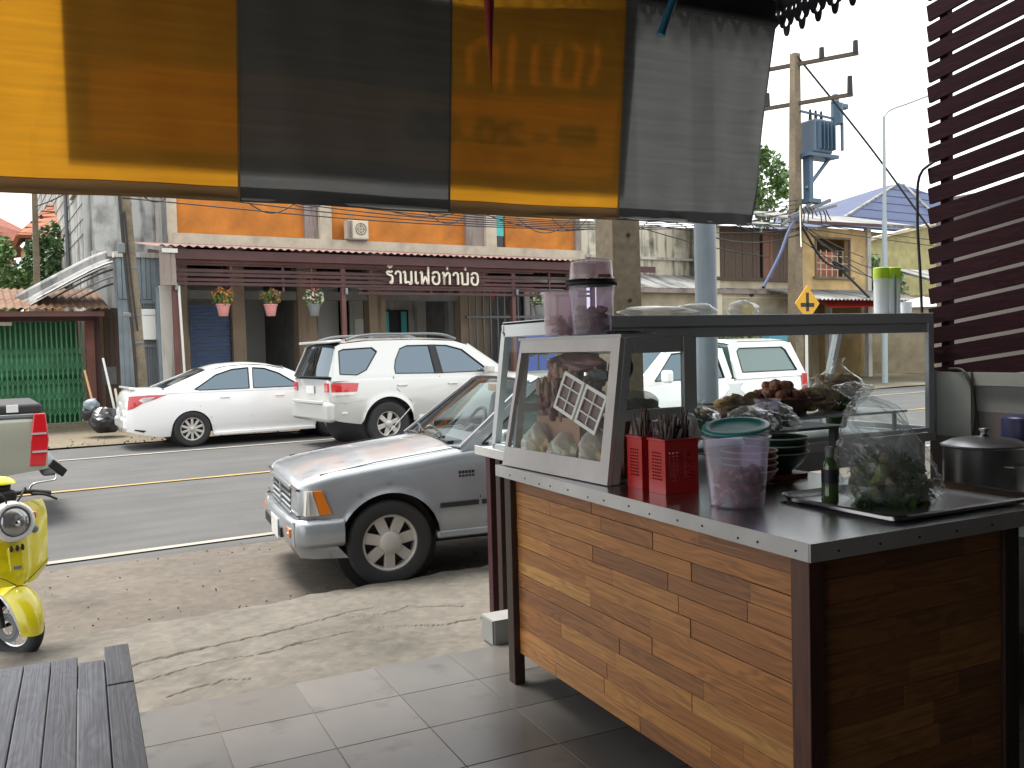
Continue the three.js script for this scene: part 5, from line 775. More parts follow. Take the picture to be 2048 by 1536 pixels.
// ---- pearl SUV driving to the right
{
  const t = thing('pearl_suv', 'pearl beige SUV driving to the right, with roof rails and red tail lamp', 'SUV', [0, 0, 0], { local: true }); const sc = 1.06, yaw = G + Math.PI + R(1.5);
  const p = fromS(6.42, YR, -14.57); t.rotation.y = yaw; t.scale.setScalar(sc);
  const W = .92, P = { L: 4.68, r: .08, top: [[0, .86], [.08, .98], [.4, 1.06], [1.1, 1.13], [1.45, 1.16], [2.2, 1.165], [4.5, 1.185], [4.68, 1.15]], bot: [[0, .42], [.5, .38], [1.3, .40], [4.1, .40], [4.4, .44], [4.68, .50]], half: [[0, .70], [.08, .80], [.3, .88], [.8, .92], [4.2, .92], [4.5, .88], [4.68, .80]], crown: [[0, .05], [.8, .06], [1.5, .02], [4.68, .01]], arch: [[.92, .37, .47], [3.67, .37, .47]], flare: .035,
    cab: { hw: .88, y0: 1.16, tum: .32, side: [[1.22, 1.13], [2.0, 1.68], [2.25, 1.755], [3.0, 1.79], [3.9, 1.785], [4.40, 1.74], [4.50, 1.70], [4.66, 1.13]], win: [[[1.62, 1.20], [2.12, 1.60], [2.42, 1.68], [2.66, 1.69], [2.60, 1.20]], [[2.72, 1.20], [2.76, 1.69], [3.2, 1.69], [3.34, 1.64], [3.46, 1.45], [3.5, 1.32], [3.5, 1.22]], [[3.78, 1.60], [3.86, 1.67], [4.38, 1.65], [4.46, 1.62], [4.50, 1.24], [4.2, 1.22], [4.02, 1.30]]], roof: [[1.98, 1.685], [2.25, 1.76], [3.0, 1.793], [3.9, 1.788], [4.42, 1.742]], crown: .045, front: [[1.20, 1.145], [1.98, 1.685]], rear: [[4.66, 1.20], [4.47, 1.69]], pillar: [[[2.58, 1.19], [2.64, 1.70], [2.78, 1.70], [2.74, 1.19]]] } };
  part(t, 'body', bodyShell(P), M.paintPearl); cabin(t, P, M.paintPearl, M.tintGlass); under(t, P, W);
  for (const x of [.92, 3.67]) for (const s of [1, -1]) wheel(t, x, s * (W - .11), .375, .25, { spokes: 6, rim: .58, sw: .26, sw2: .34, hubR: .26 });
  for (const s of [1, -1]) {
    const z = (x, y) => s * sideZ(P, x, y);
    part(t, 'roof_rail', [tube([[2.2, 1.79, s * .66], [2.45, 1.87, s * .655], [3.2, 1.89, s * .65], [4.0, 1.875, s * .65], [4.3, 1.80, s * .655]], .024), RB(.1, .07, .05, .02, 3.25, 1.855, s * .65)], M.greySteel);
    part(t, 'tail_lamp', [...skinPatch(P, [[4.20, 1.085], [4.40, 1.10], [4.64, 1.10], [4.64, .95], [4.24, .95]], .016, s), RB(.03, .15, .16, .01, 4.685, 1.025, s * .72)], M.lampRed);
    part(t, 'tail_lamp_lens', [...skinPatch(P, [[4.24, .945], [4.64, .945], [4.64, .895], [4.30, .895]], .014, s)], M.lampWhite);
    part(t, 'door_handle', [RB(.18, .035, .04, .012, 3.4, 1.02, z(3.4, 1.02) + s * .014), RB(.18, .035, .04, .012, 2.42, 1.01, z(2.42, 1.01) + s * .014)], M.paintPearl);
    part(t, 'door_seam', [...strip(P, [[2.66, 1.15], [2.66, .45]], .008, -.001, s), ...strip(P, [[3.55, 1.17], [3.5, .95], [3.25, .75], [3.2, .46]], .010, -.001, s), ...strip(P, [[1.6, 1.15], [1.58, .45]], .010, -.001, s)], M.rubber);
    part(t, 'bumper_crease', strip(P, [[4.15, .80], [4.45, .78], [4.64, .78]], .03, .004, s), M.paintPearl); part(t, 'door_mirror', RB(.14, .19, .22, .06, 1.72, 1.24, s * 1.02), M.paintPearl); part(t, 'side_step', RBB(1.4, 3.15, .36, .41, Math.min(s * .80, s * .95), Math.max(s * .80, s * .95), .02), M.greySteel);
    part(t, 'reflector', RB(.1, .04, .02, .008, 4.45, .60, z(4.45, .6) + s * .006), M.lampWhite); part(t, 'headlight', RB(.3, .18, .2, .05, .16, .88, s * .72), M.lampClear);
  }
  part(t, 'rear_bumper', [RB(.18, .34, 1.72, .07, 4.66, .62, 0), RB(.10, .06, 1.3, .02, 4.75, .78, 0)], M.paintPearl); part(t, 'rear_spoiler', RB(.26, .045, 1.36, .02, 4.50, 1.785, 0, 0, 0, -.1), M.paintPearl); part(t, 'number_plate', RB(.015, .13, .36, .004, 4.70, .98, 0), M.plate); part(t, 'grille', RB(.05, .18, .8, .03, .02, .78, 0), M.chrome);
  const off = V(3.67, 0, -W + .02).multiplyScalar(sc).applyAxisAngle(V(0, 1, 0), yaw); t.position.set(p.x - off.x, YR + .012, p.z - off.z);
}
// ---- pickups in the near lane, both heading left
function lanePickup(name, label, paint, x, z, canopy) {
  const t = thing(name, label, 'pickup truck', [0, 0, 0], { local: true }); const W = .88; t.rotation.y = G; t.position.copy(fromS(x, YR + .006, z - W));
  const P = { L: 5.15, r: .07, top: [[0, .82], [.08, .92], [.5, 1.0], [1.25, 1.06], [1.6, 1.09], [3.3, 1.10], [3.32, 1.10], [5.08, 1.12], [5.15, 1.06]], bot: [[0, .40], [.5, .36], [1.4, .40], [4.4, .42], [4.7, .50], [5.15, .55]], half: [[0, .68], [.1, .80], [.4, .86], [1, .88], [4.9, .88], [5.08, .86], [5.15, .80]], crown: [[0, .05], [1.2, .05], [1.7, .01], [5.15, .005]], arch: [[.95, .35, .43], [3.98, .35, .43]], flare: .03,
    cab: { hw: .84, y0: 1.09, tum: .30, side: [[1.40, 1.07], [2.08, 1.57], [2.25, 1.62], [3.1, 1.64], [3.28, 1.60], [3.36, 1.07]], win: [[[1.72, 1.13], [2.18, 1.54], [2.52, 1.56], [2.54, 1.13]], [[2.60, 1.13], [2.58, 1.56], [3.02, 1.56], [3.14, 1.50], [3.2, 1.13]]], roof: [[2.06, 1.575], [2.25, 1.625], [3.1, 1.643], [3.29, 1.60]], crown: .04, front: [[1.38, 1.08], [2.06, 1.575]], rear: [[3.36, 1.12], [3.29, 1.60]] } };
  part(t, 'body', bodyShell(P), paint); cabin(t, P, paint, M.tintGlass); under(t, P, W);
  for (const wx of [.95, 3.98]) for (const s of [1, -1]) wheel(t, wx, s * (W - .11), .36, .24, { spokes: 6, rim: .6, sw: .24, sw2: .32, hubR: .25 });
  for (const s of [1, -1]) {
    part(t, 'tail_lamp', ext([[4.98, .60], [5.11, .60], [5.15, .86], [5.13, 1.13], [5.04, 1.13], [5.0, .86]], .07, [], .012).translate(0, 0, s > 0 ? W - .085 : -W + .015), M.lampRed);
    for (const y of [.74, .93]) part(t, 'lamp_band', B(.14, .02, .02, 5.07, y, s * (W + .002)), M.lampClear);
    part(t, 'door_mirror', RB(.12, .2, .2, .05, 1.82, 1.2, s * 1.0), paint); part(t, 'door_handle', RB(.16, .03, .03, .01, 2.45, 1.0, s * (sideZ(P, 2.45, 1) + .01)), M.rubber);
    part(t, 'door_seam', [...strip(P, [[2.57, 1.08], [2.57, .45]], .008, -.001, s), ...strip(P, [[3.25, 1.08], [3.22, .45]], .008, -.001, s), ...strip(P, [[1.62, 1.06], [1.6, .45]], .008, -.001, s), ...strip(P, [[3.42, 1.09], [3.42, .42]], .02, -.003, s)], M.black);
    part(t, 'headlight', RB(.25, .2, .2, .05, .14, .8, s * .7), M.lampClear);
  }
  part(t, 'rear_bumper', RB(.2, .14, 1.55, .04, 5.18, .53, 0), M.greySteel); part(t, 'grille', RB(.05, .2, .9, .03, .02, .72, 0), M.chrome);
  if (canopy) {
    const C = { L: 5.15, top: P.top, half: P.half, cab: { hw: .86, y0: 1.09, tum: .18, side: [[3.46, 1.09], [3.40, 1.40], [3.42, 1.66], [3.5, 1.70], [4.72, 1.70], [4.84, 1.66], [5.12, 1.10]], win: [[[3.60, 1.20], [3.54, 1.55], [3.60, 1.60], [4.62, 1.60], [4.70, 1.55], [4.92, 1.20]]], roof: [[3.42, 1.665], [3.55, 1.705], [4.7, 1.705], [4.85, 1.66]], crown: .05, front: [[3.46, 1.12], [3.42, 1.665]], rear: [[5.12, 1.12], [4.85, 1.66]] } };
    cabin(t, C, paint, M.glassTeal);
    part(t, 'roof_rack', [RB(.08, .1, 1.0, .02, 3.38, 1.72, 0), BB(3.2, 3.5, 1.70, 1.73, -.5, .5)], paint);
  } else part(t, 'bed_cover', [RBB(3.4, 5.12, 1.115, 1.25, -.80, .80, .05)], M.rubber), part(t, 'cover_rail', RBB(3.5, 5.13, 1.10, 1.14, .80, .855, .01), M.greySteel), part(t, 'cover_badge', RB(.11, .08, .006, .003, 4.84, 1.2, .803), M.whiteBox);
  return t;
}
M.glassTeal = mat(.10, .17, .16, .03, { clearcoat: 1 });
lanePickup('sage_pickup', 'silver green pickup tail with tall red lamp at the left edge', M.paintSage, .74 - 5.17, -10.5, false);
lanePickup('white_pickup', 'white pickup with a windowed canopy seen through the glass showcase', M.paintWhite, 7.28, -10.3, true);

// ---- yellow scooter at the left edge, nose towards the viewer
{
  const t = thing('yellow_scooter', 'yellow scooter with round headlight parked beside the wooden table', 'scooter', [0, 0, 0], { local: true });
  const c = V(-.40, YR + .01, -5.69); t.position.copy(c); t.scale.setScalar(.88); t.rotation.y = R(-62);          // local -z... front is +x
  // local x forward: front wheel at x = 0
  const st = group('front_wheel', t), r = .225; st.position.set(0, r, 0); st.rotation.y = R(18);
  part(st, 'tyre', new THREE.TorusGeometry(r - .045, .045, 14, 48), M.tyre); part(st, 'rim', [new THREE.TorusGeometry(r - .088, .014, 8, 40), ...Array.from({ length: 18 }, (_, k) => rod(V(.03 * Math.cos(k * .35), .03 * Math.sin(k * .35), .015 * (k % 2 ? 1 : -1)), V((r - .09) * Math.cos(k * .349 + .2), (r - .09) * Math.sin(k * .349 + .2), 0), .0022, .0022, 5)), CY(.032, .032, .09, 0, 0, 0, Math.PI / 2)], M.chrome);
  part(st, 'brake_disc', [new THREE.RingGeometry(.045, .095, 36).translate(0, 0, .055), new THREE.RingGeometry(.045, .095, 36).translate(0, 0, .058), new THREE.TorusGeometry(.07, .012, 6, 30).translate(0, 0, .05)], M.greySteel);
  part(t, 'fork', [rod(V(.0, r, .075), V(-.13, .62, .075), .02), rod(V(.0, r, -.075), V(-.13, .62, -.075), .02), RB(.07, .12, .04, .015, -.04, .30, .085)], M.black);
  const arc = (r0, w, a0, a1, th, bulge) => gridSurf(24, 10, (u, v) => { const a = lerp(a0, a1, u), k = v * 2 - 1; const rad = r0 - bulge * k * k; const ww = w * (.55 + .45 * Math.sin(Math.PI * clamp(.12 + u * .8))); return V(rad * Math.cos(a), r + rad * Math.sin(a), k * ww); });
  part(t, 'front_fender', [arc(.285, .095, R(-4), R(150), 0, .055), arc(.277, .09, R(-4), R(150), 0, .055)], M.scootYellow); part(t, 'fender_side', [arc(.255, .1, R(8), R(120), 0, .03)].map((g) => g.scale(1, 1, 1.02).translate(-.01, -.012, 0)), M.scootWhite);
  const blob = (fn, m, n) => part(t, n, fn, m);
  // leg shield: curved sheet from fender to headlight
  const shield = (off) => gridSurf(20, 24, (u, v) => { const k = u * 2 - 1, y = lerp(.50, 1.0, v), hw = lerp(.235, .298, v) * (1 - .12 * Math.pow(Math.max(0, v - .75) * 4, 2)) * (v < .15 ? .72 + v * 1.87 : 1); return V(-.02 - .10 * v + .12 * (1 - k * k) * (1 - .3 * v) - off, y, k * hw); });
  part(t, 'leg_shield', [shield(0), shield(.02)], M.scootYellow);
  part(t, 'headlight_ring', lathe([[.098, 0], [.135, -.02], [.125, .025], [.1, .035], [.096, .02]], 36).rotateZ(-Math.PI / 2).rotateZ(.12).translate(.045, .90, 0), M.scootWhite);
  part(t, 'headlight', lathe([[0, .055], [.04, .052], [.075, .04], [.098, .015], [.098, 0], [0, 0]], 36).rotateZ(-Math.PI / 2).rotateZ(.12).translate(.045, .90, 0), M.headGlass); part(t, 'reflector_bowl', [lathe([[0, .01], [.016, .05], [.018, .056], [0, .06]], 18).rotateZ(-Math.PI / 2).translate(.05, .895, 0)], M.chrome);
  for (const z of [-.035, 0, .035]) part(t, 'vent_slot', new THREE.SphereGeometry(1, 12, 8).scale(.012, .022, .010).translate(.085 - Math.abs(z) * .15, .735, z), M.black);
  for (const s of [1, -1]) { part(t, 'indicator', RB(.05, .05, .035, .015, -.02, .915, s * .155), M.lampOrange); part(t, 'badge', new THREE.SphereGeometry(1, 14, 8).scale(.014, .026, .03).translate(-.015, .82, s * .155), M.galv); }
  part(t, 'handlebar', [tube([[-.14, 1.03, -.30], [-.10, 1.06, -.15], [-.08, 1.05, 0], [-.10, 1.06, .15], [-.14, 1.03, .30]], .016), RB(.12, .08, .16, .03, -.1, 1.05, 0)], M.black);
  for (const s of [1, -1]) { part(t, 'grip', rod(V(-.115, 1.05, s * .20), V(-.15, 1.02, s * .33), .02), M.rubber); part(t, 'brake_lever', tube([[-.07, 1.045, s * .18], [-.045, 1.03, s * .25], [-.07, .985, s * .34]], .008), M.black); part(t, 'mirror_stem', tube([[-.10, 1.06, s * .17], [-.10, 1.10, s * .20], [-.09, 1.12, s * .35], [-.1, 1.15, s * .36]], .007), M.chrome); part(t, 'mirror', RB(.02, .06, .13, .018, -.1, 1.19, s * .37, .75 * s, 0, .1), M.black); }
  part(t, 'speedometer', [CY(.065, .07, .08, -.13, 1.10, 0, 0, 0, -.4)], M.black); part(t, 'wind_cowl', [new THREE.SphereGeometry(1, 18, 10, 0, 6.283, 0, 1.3).scale(.09, .07, .11).translate(-.13, 1.11, 0)], M.scootYellow);
  for (const k of [-1, 1]) part(t, 'control_cable', tube([[-.10, 1.05, k * .16], [.0, 1.10, k * .10], [.06, 1.06, k * .05], [.0, .98, k * .02]], .006, 20, 6), M.rubber);
  part(t, 'shield_seam', [tube([[.095, .50, .02], [.10, .56, .10], [.035, .62, .215]], .0025, 16, 4), tube([[.095, .50, -.02], [.10, .56, -.10], [.035, .62, -.215]], .0025, 16, 4)], M.rubber, { kind: 'stuff' });
  part(t, 'front_panel', RB(.03, .16, .09, .012, .055, .66, 0, 0, 0, .1), M.scootYellow); part(t, 'horn_badge', RB(.008, .022, .05, .003, .075, .61, 0), M.galv);
  part(t, 'fender_bolt', CY(.012, .012, .02, .12, .36, .085, Math.PI / 2, 0, 0, 10), M.chrome); part(t, 'brake_hose', tube([[-.10, .95, .06], [-.04, .7, .12], [-.05, .45, .11], [-.03, .30, .10]], .005, 20, 6), M.rubber);
  part(t, 'inner_shield', RB(.05, .42, .3, .02, -.19, .72, 0, 0, 0, .15), M.scootWhite); part(t, 'floorboard', RB(.45, .05, .28, .02, -.42, .33, 0), M.rubber);
  part(t, 'rear_body', RB(.75, .3, .3, .12, -.95, .58, 0), M.scootYellow); part(t, 'seat', RB(.65, .11, .27, .05, -.85, .77, 0), M.rubber);
  const rw = group('rear_wheel', t); rw.position.set(-1.2, r, 0); part(rw, 'tyre', new THREE.TorusGeometry(r - .05, .05, 12, 40), M.tyre); part(rw, 'rim', new THREE.TorusGeometry(r - .1, .02, 8, 32), M.chrome); part(t, 'stand', rod(V(-.7, .3, .1), V(-.72, .0, .2), .012), M.black);
}
// ================================================================ striped awning and the printed banner behind it
{
  const aw = thing('striped_awning', 'orange and dark grey striped canvas awning hanging across the shop opening', 'awning', [1.8, 2.33, -4.5]);
  const xB = [-2.45, -1.40, -.335, .735, 1.84, 2.92, 3.95], xT = [-2.44, -1.39, -.335, .725, 1.79, 2.857, 3.95];
  const orange = mat(.86, .385, .02, .95, { transmission: .30, thickness: 0, map: tCloth }), grey = mat(.185, .19, .187, .9, { transmission: .25, thickness: 0, map: tCloth }), hemO = mat(.36, .22, .09, .85, { transmission: .12, thickness: 0, map: tCloth }), hemG = mat(.11, .115, .115, .6, { map: tCloth });
  const yTop = 3.55, pos = (x, v, i) => { // v 0 bottom, 1 top
    const w = 1 - v, fold = .012 * Math.sin(x * 7 + v * 2) * w + (x > 2.9 ? .017 * Math.sin((x + v * .35) * 22 + 1.5 * Math.sin(v * 5)) * (.3 + w) * clamp((x - 2.9) * 2) * (.4 + .6 * Math.sin(v * 3.1)) : .003 * Math.sin(x * 19 + v * 5));
    return V(x, lerp(2.352 + .006 * Math.sin(x * 2.2), yTop, v), lerp(-4.5, -4.25, v) + fold);
  };
  for (let k = 0; k < 6; k++) {
    const f = (v0, v1) => gridSurf(48, 24, (u, v) => { const t = lerp(v0, v1, v), x = lerp(lerp(xB[k], xT[k], t), lerp(xB[k + 1], xT[k + 1], t), u); return pos(x, t); });
    const o = k % 2 === 0; part(aw, 'fabric_panel', f(.05, 1), o ? orange : grey, { label: o ? 'orange awning panel' : 'dark grey awning panel' });
    part(aw, 'hem', [f(0, .05), f(0, .055).translate(0, 0, -.018)], o ? hemO : hemG);
    part(aw, 'stitched_seam', [gridSurf(1, 30, (u, v) => pos(lerp(xB[k + 1], xT[k + 1], v) - .012 * u, v).add(V(0, 0, .0022))), gridSurf(30, 1, (u, v) => { const t = .05 + .006 * v; return pos(lerp(lerp(xB[k], xT[k], t), lerp(xB[k + 1], xT[k + 1], t), u), t).add(V(0, 0, .003)); })], o ? hemO : hemG);
    part(aw, 'hem_bar', tube([xB[k] + .005, lerp(xB[k], xB[k + 1], .5), xB[k + 1] - .005].map((x) => pos(x, .012).add(V(0, 0, -.009))), .011, 16, 8), o ? hemO : M.trim);
  }
  part(aw, 'roller', CY(.022, .022, 6.4, .75, 3.565, -4.24, 0, 0, Math.PI / 2), M.ceiling);
  // printed shop banner on the street side of the awning
  const N = 1024, cv = document.createElement('canvas'); cv.width = N; cv.height = 512; const c = cv.getContext('2d');
  const W0 = -.02, W1 = 2.94, px = (x) => (x - W0) / (W1 - W0) * N;                    // drawn as seen from inside, so the writing runs backwards
  c.fillStyle = '#4f4a16'; c.fillRect(0, 0, N, 512); c.fillStyle = '#9a701e'; c.fillRect(0, 248, N, 250); c.fillStyle = '#3a3826'; c.fillRect(0, 470, N, 42); c.fillRect(0, 0, 34, 512); c.fillRect(N - 30, 0, 30, 512);
  for (let i = 0; i < 26; i++) { c.fillStyle = i % 2 ? 'rgba(60,52,20,.35)' : 'rgba(120,80,28,.30)'; c.beginPath(); c.arc(40 + 190 * hash(i, 1, 3), 30 + 230 * hash(i, 2, 3), 14 + 36 * hash(i, 3, 3), 0, 7); c.fill(); }
  c.save(); c.translate(px(2.42), 0); c.scale(-1, 1); c.fillStyle = '#1c1602'; c.font = '96px sans-serif'; c.fillText('- 20.00', 0, 385); c.strokeStyle = '#1c1602'; c.lineWidth = 13; c.strokeText('- 20.00', 0, 385); c.font = 'bold 40px sans-serif'; c.restore();
  c.fillStyle = '#302c08'; c.fillRect(px(2.47), 316, 88, 66);
  c.strokeStyle = '#b98c30'; c.lineWidth = 14; c.lineJoin = 'round';
  const stroke = (l) => { c.beginPath(); l.forEach(([x, y], i) => i ? c.lineTo(x, y) : c.moveTo(x, y)); c.stroke(); };
  const X = px(1.84); stroke([[X + 26, 210], [X + 22, 120], [X + 50, 92], [X + 78, 120], [X + 78, 215]]); stroke([[X + 110, 80], [X + 110, 226]]); stroke([[X + 158, 100], [X + 158, 200], [X + 176, 214]]); stroke([[X + 210, 104], [X + 206, 200], [X + 250, 208], [X + 258, 120], [X + 236, 96]]); stroke([[X + 290, 96], [X + 296, 150], [X + 280, 206]]);
  c.strokeStyle = '#5c2c0c'; c.lineWidth = 9; for (let k = 0; k < 9; k++) stroke([[X + 20 + k * 32, 440], [X + 20 + k * 32, 418], [X + 34 + k * 32, 416], [X + 36 + k * 32, 440]].slice(k % 2, 4 - (k % 3 === 2 ? 1 : 0)));
  const bt = new THREE.CanvasTexture(cv); bt.colorSpace = THREE.SRGBColorSpace;
  const bm = mat(1, 1, 1, .8, { transmission: .34, thickness: 0, map: bt });
  const bn = thing('printed_banner', 'printed vinyl shop banner showing darkly through the orange awning panels', 'banner', [1.7, 2.42, -4.63]);
  part(bn, 'vinyl_sheet', gridSurf(40, 16, (u, v) => { const x = lerp(W0, W1, u), yt = 3.40 + .11 * Math.max(0, x - 1.9), w = lerp(.125, (yt - 2.352) / 1.198, v); return pos(x, w).add(V(0, 0, -.016)); }), bm, { uv: true });
  part(bn, 'top_batten', [bar(V(W0, 3.40, -4.33), V(1.9, 3.40, -4.33), .02, .012), bar(V(1.9, 3.40, -4.33), V(W1, 3.515, -4.31), .02, .012)], M.ceiling);
  for (const x of [.3, 1.7, 2.8]) part(bn, 'tie_cord', rod(V(x, 3.40, -4.335), V(x, 3.8, -4.33), .003), M.wire);
  part(bn, 'side_rope', tube([[.27, 2.36, -4.53], [.272, 2.42, -4.545], [.278, 2.52, -4.57]], .006), M.lantern);
}
{ // hanging things under the roof
  const r = solo('red_pennant', 'dark red tapering pennant hanging in front of the awning', 'pennant', [1.29, 2.5, -2.75], lathe([[0, 2.47], [.006, 2.6], [.018, 2.78], [.03, 3.1], [.036, 3.8]], 14, 1.292, 0, -2.755), M.tassel);
  const b = solo('blue_pipe', 'blue plastic pipe end hanging under the roof before the grey awning panel', 'pipe', [1.84, 2.6, -2.5], [rod(V(1.815, 2.65, -2.505), V(2.10, 3.43, -2.40), .014, .014, 14), rod(V(1.815, 2.65, -2.505), V(1.821, 2.664, -2.503), .0155, .0155, 14), rod(V(2.1, 3.43, -2.4), V(2.1, 3.8, -2.4), .003, .003, 6)], M.bluePipe);
}
// ================================================================ weathered wooden table at lower left
{
  const t = thing('plank_table', 'weathered grey plank table at the lower left corner', 'table', [-.4, 0, -2.3]);
  const x1 = .090, pw = .0675, h = .75;
  for (let k = 0; k < 12; k++) {
    const b = x1 - k * pw, a = b - pw + .0025, off = [rnd() * 4, rnd() * 4], m = M.greyPlank[[2, 1, 0, 1, 3, 0, 3, 1, 0, 2, 3, 1][k]];
    if (k === 0) { part(t, 'plank', RBB(a, b, h - .022, h + .002, -2.50, -1.2, .003), M.greyPlank[2], { grain: 'z', off }); part(t, 'plank', RBB(a, b, h - .022, h + .003, -2.845, -2.506, .003), M.greyPlank[2], { grain: 'z', off: [off[0] + 1, off[1]] }); }
    else part(t, 'plank', RBB(a, b, h - .022, h + rr(-.001, .001), k === 1 ? -2.735 : -2.80 + rr(-.004, .004), -1.2, .003), m, { grain: 'z', off });
  }
  part(t, 'cross_batten', RBB(-.72, .085, h - .06, h - .024, -2.79, -2.70, .003), M.darkCross, { grain: 'x' }); part(t, 'cross_batten', RBB(-.72, .085, h - .06, h - .024, -1.5, -1.42, .003), M.darkCross);
  for (const [x, z] of [[.04, -2.68], [-.66, -2.68], [.04, -1.3], [-.66, -1.3]]) part(t, 'leg', RBB(x - .035, x + .035, 0, h - .024, z - .035, z + .035, .004), M.greyPlank[2], { grain: 'y' });
}
// ================================================================ wooden serving counter
{
  const c = thing('serving_counter', 'wooden plank counter with stainless steel top in the foreground', 'counter', [2.2, 0, -2.8]);
  const yT = 1.047, xF = 1.755, xE = 2.74, z0 = -3.80, z1 = -1.785;
  part(c, 'steel_top', RBB(xF, xE, yT - .014, yT, z0, z1, .003), M.stainless);
  part(c, 'edge_trim', [RBB(xF - .004, xF + .001, yT - .05, yT + .0015, z0 - .004, z1 - .002, .001), RBB(xF - .003, xE, yT - .05, yT + .0015, z1 - .001, z1 + .004, .001)], M.trim);
  part(c, 'edge_trim_far', RBB(xF, xE, yT - .05, yT + .0015, z0 - .004, z0 + .001, .001), M.trim);
  for (let k = 0; k < 15; k++) { const z = z1 - .035 - k * .142 - rr(-.035, .035); if (z > z0 + .02) part(c, 'screw', CY(.0038, .0038, .003, xF - .0045, yT - .026 - .004 * (k % 3), z, 0, 0, Math.PI / 2, 10), M.black); }
  for (let k = 0; k < 6; k++) part(c, 'screw', CY(.0038, .0038, .003, xF + .1 + k * .16, yT - .028, z1 + .0045, Math.PI / 2, 0, 0, 10), M.black);
  // posts
  part(c, 'corner_post', RBB(1.79, 1.845, 0, yT - .05, z0 + .008, z0 + .072, .003), M.frameWood, { grain: 'y' }); part(c, 'corner_post', RBB(1.796, 1.85, 0, yT - .05, -1.905, -1.832, .003), M.postWood, { grain: 'y' });
  part(c, 'corner_post', RBB(2.63, 2.70, 0, yT - .05, -1.90, -1.832, .003), M.frameWood, { grain: 'y' }); part(c, 'corner_post', RBB(2.64, 2.70, 0, yT - .05, z0 + .01, z0 + .07, .003), M.frameWood, { grain: 'y' });
  // left face planks, each one a board
  const za = z0 + .073, zb = -1.906, rows = 13, yb = .150, rh = (yT - .055 - yb) / rows;
  for (let r = 0; r < rows; r++) {
    let z = za; const cuts = [];
    while (z < zb - .02) { let L = rr(.28, .85); if (zb - z - L < .16) L = zb - z; cuts.push([z, Math.min(z + L, zb)]); z += L; }
    for (const [p, q] of cuts) {
      let tone = Math.floor(rnd() * 7); if (rnd() < .3) tone = 1; if (r === 12) tone = 2 + Math.floor(rnd() * 3); if (r === 0) tone = [2, 6, 4][Math.floor(rnd() * 3)]; if (r === 3 && p > -2.75 && p < -2.2) tone = 7; if (r === 6 && p < -3.2) tone = 7; if (r === 10 && p < -3.4) tone = 4;
      const d = rr(0, .0032);
      part(c, 'plank', RBB(1.822 - d, 1.842, yb + r * rh + rr(0, .0006), yb + (r + 1) * rh - rr(.0012, .0026), p, q - rr(.001, .0025), .0016), M.bambooTones[tone], { grain: 'z', off: [rnd() * 5, rnd() * 5] });
    }
  }
  // end face
  const xa = 1.851, xb = 2.629;
  for (let r = 0; r < rows; r++) { let x = xa; while (x < xb - .01) { let L = rr(.2, .5); if (xb - x - L < .12) L = xb - x; part(c, 'end_plank', RBB(x, x + L - .001, yb - .1 + r * (rh + .0077), yb - .1 + (r + 1) * (rh + .0077) - .0012, -1.86, -1.846 + rr(0, .001), .0012), M.bambooTones[1 + Math.floor(rnd() * 6)], { grain: 'x', off: [rnd() * 5, rnd() * 5] }); x += L; } }
  part(c, 'back_panel', BB(2.655, 2.67, .1, .99, z0 + .08, -1.91), M.frameWood); part(c, 'base_board', BB(1.85, 2.65, .15, .17, z0 + .03, -1.88), M.frameWood); part(c, 'far_panel', BB(1.85, 2.64, .15, .99, z0 + .02, z0 + .035), M.frameWood);
}
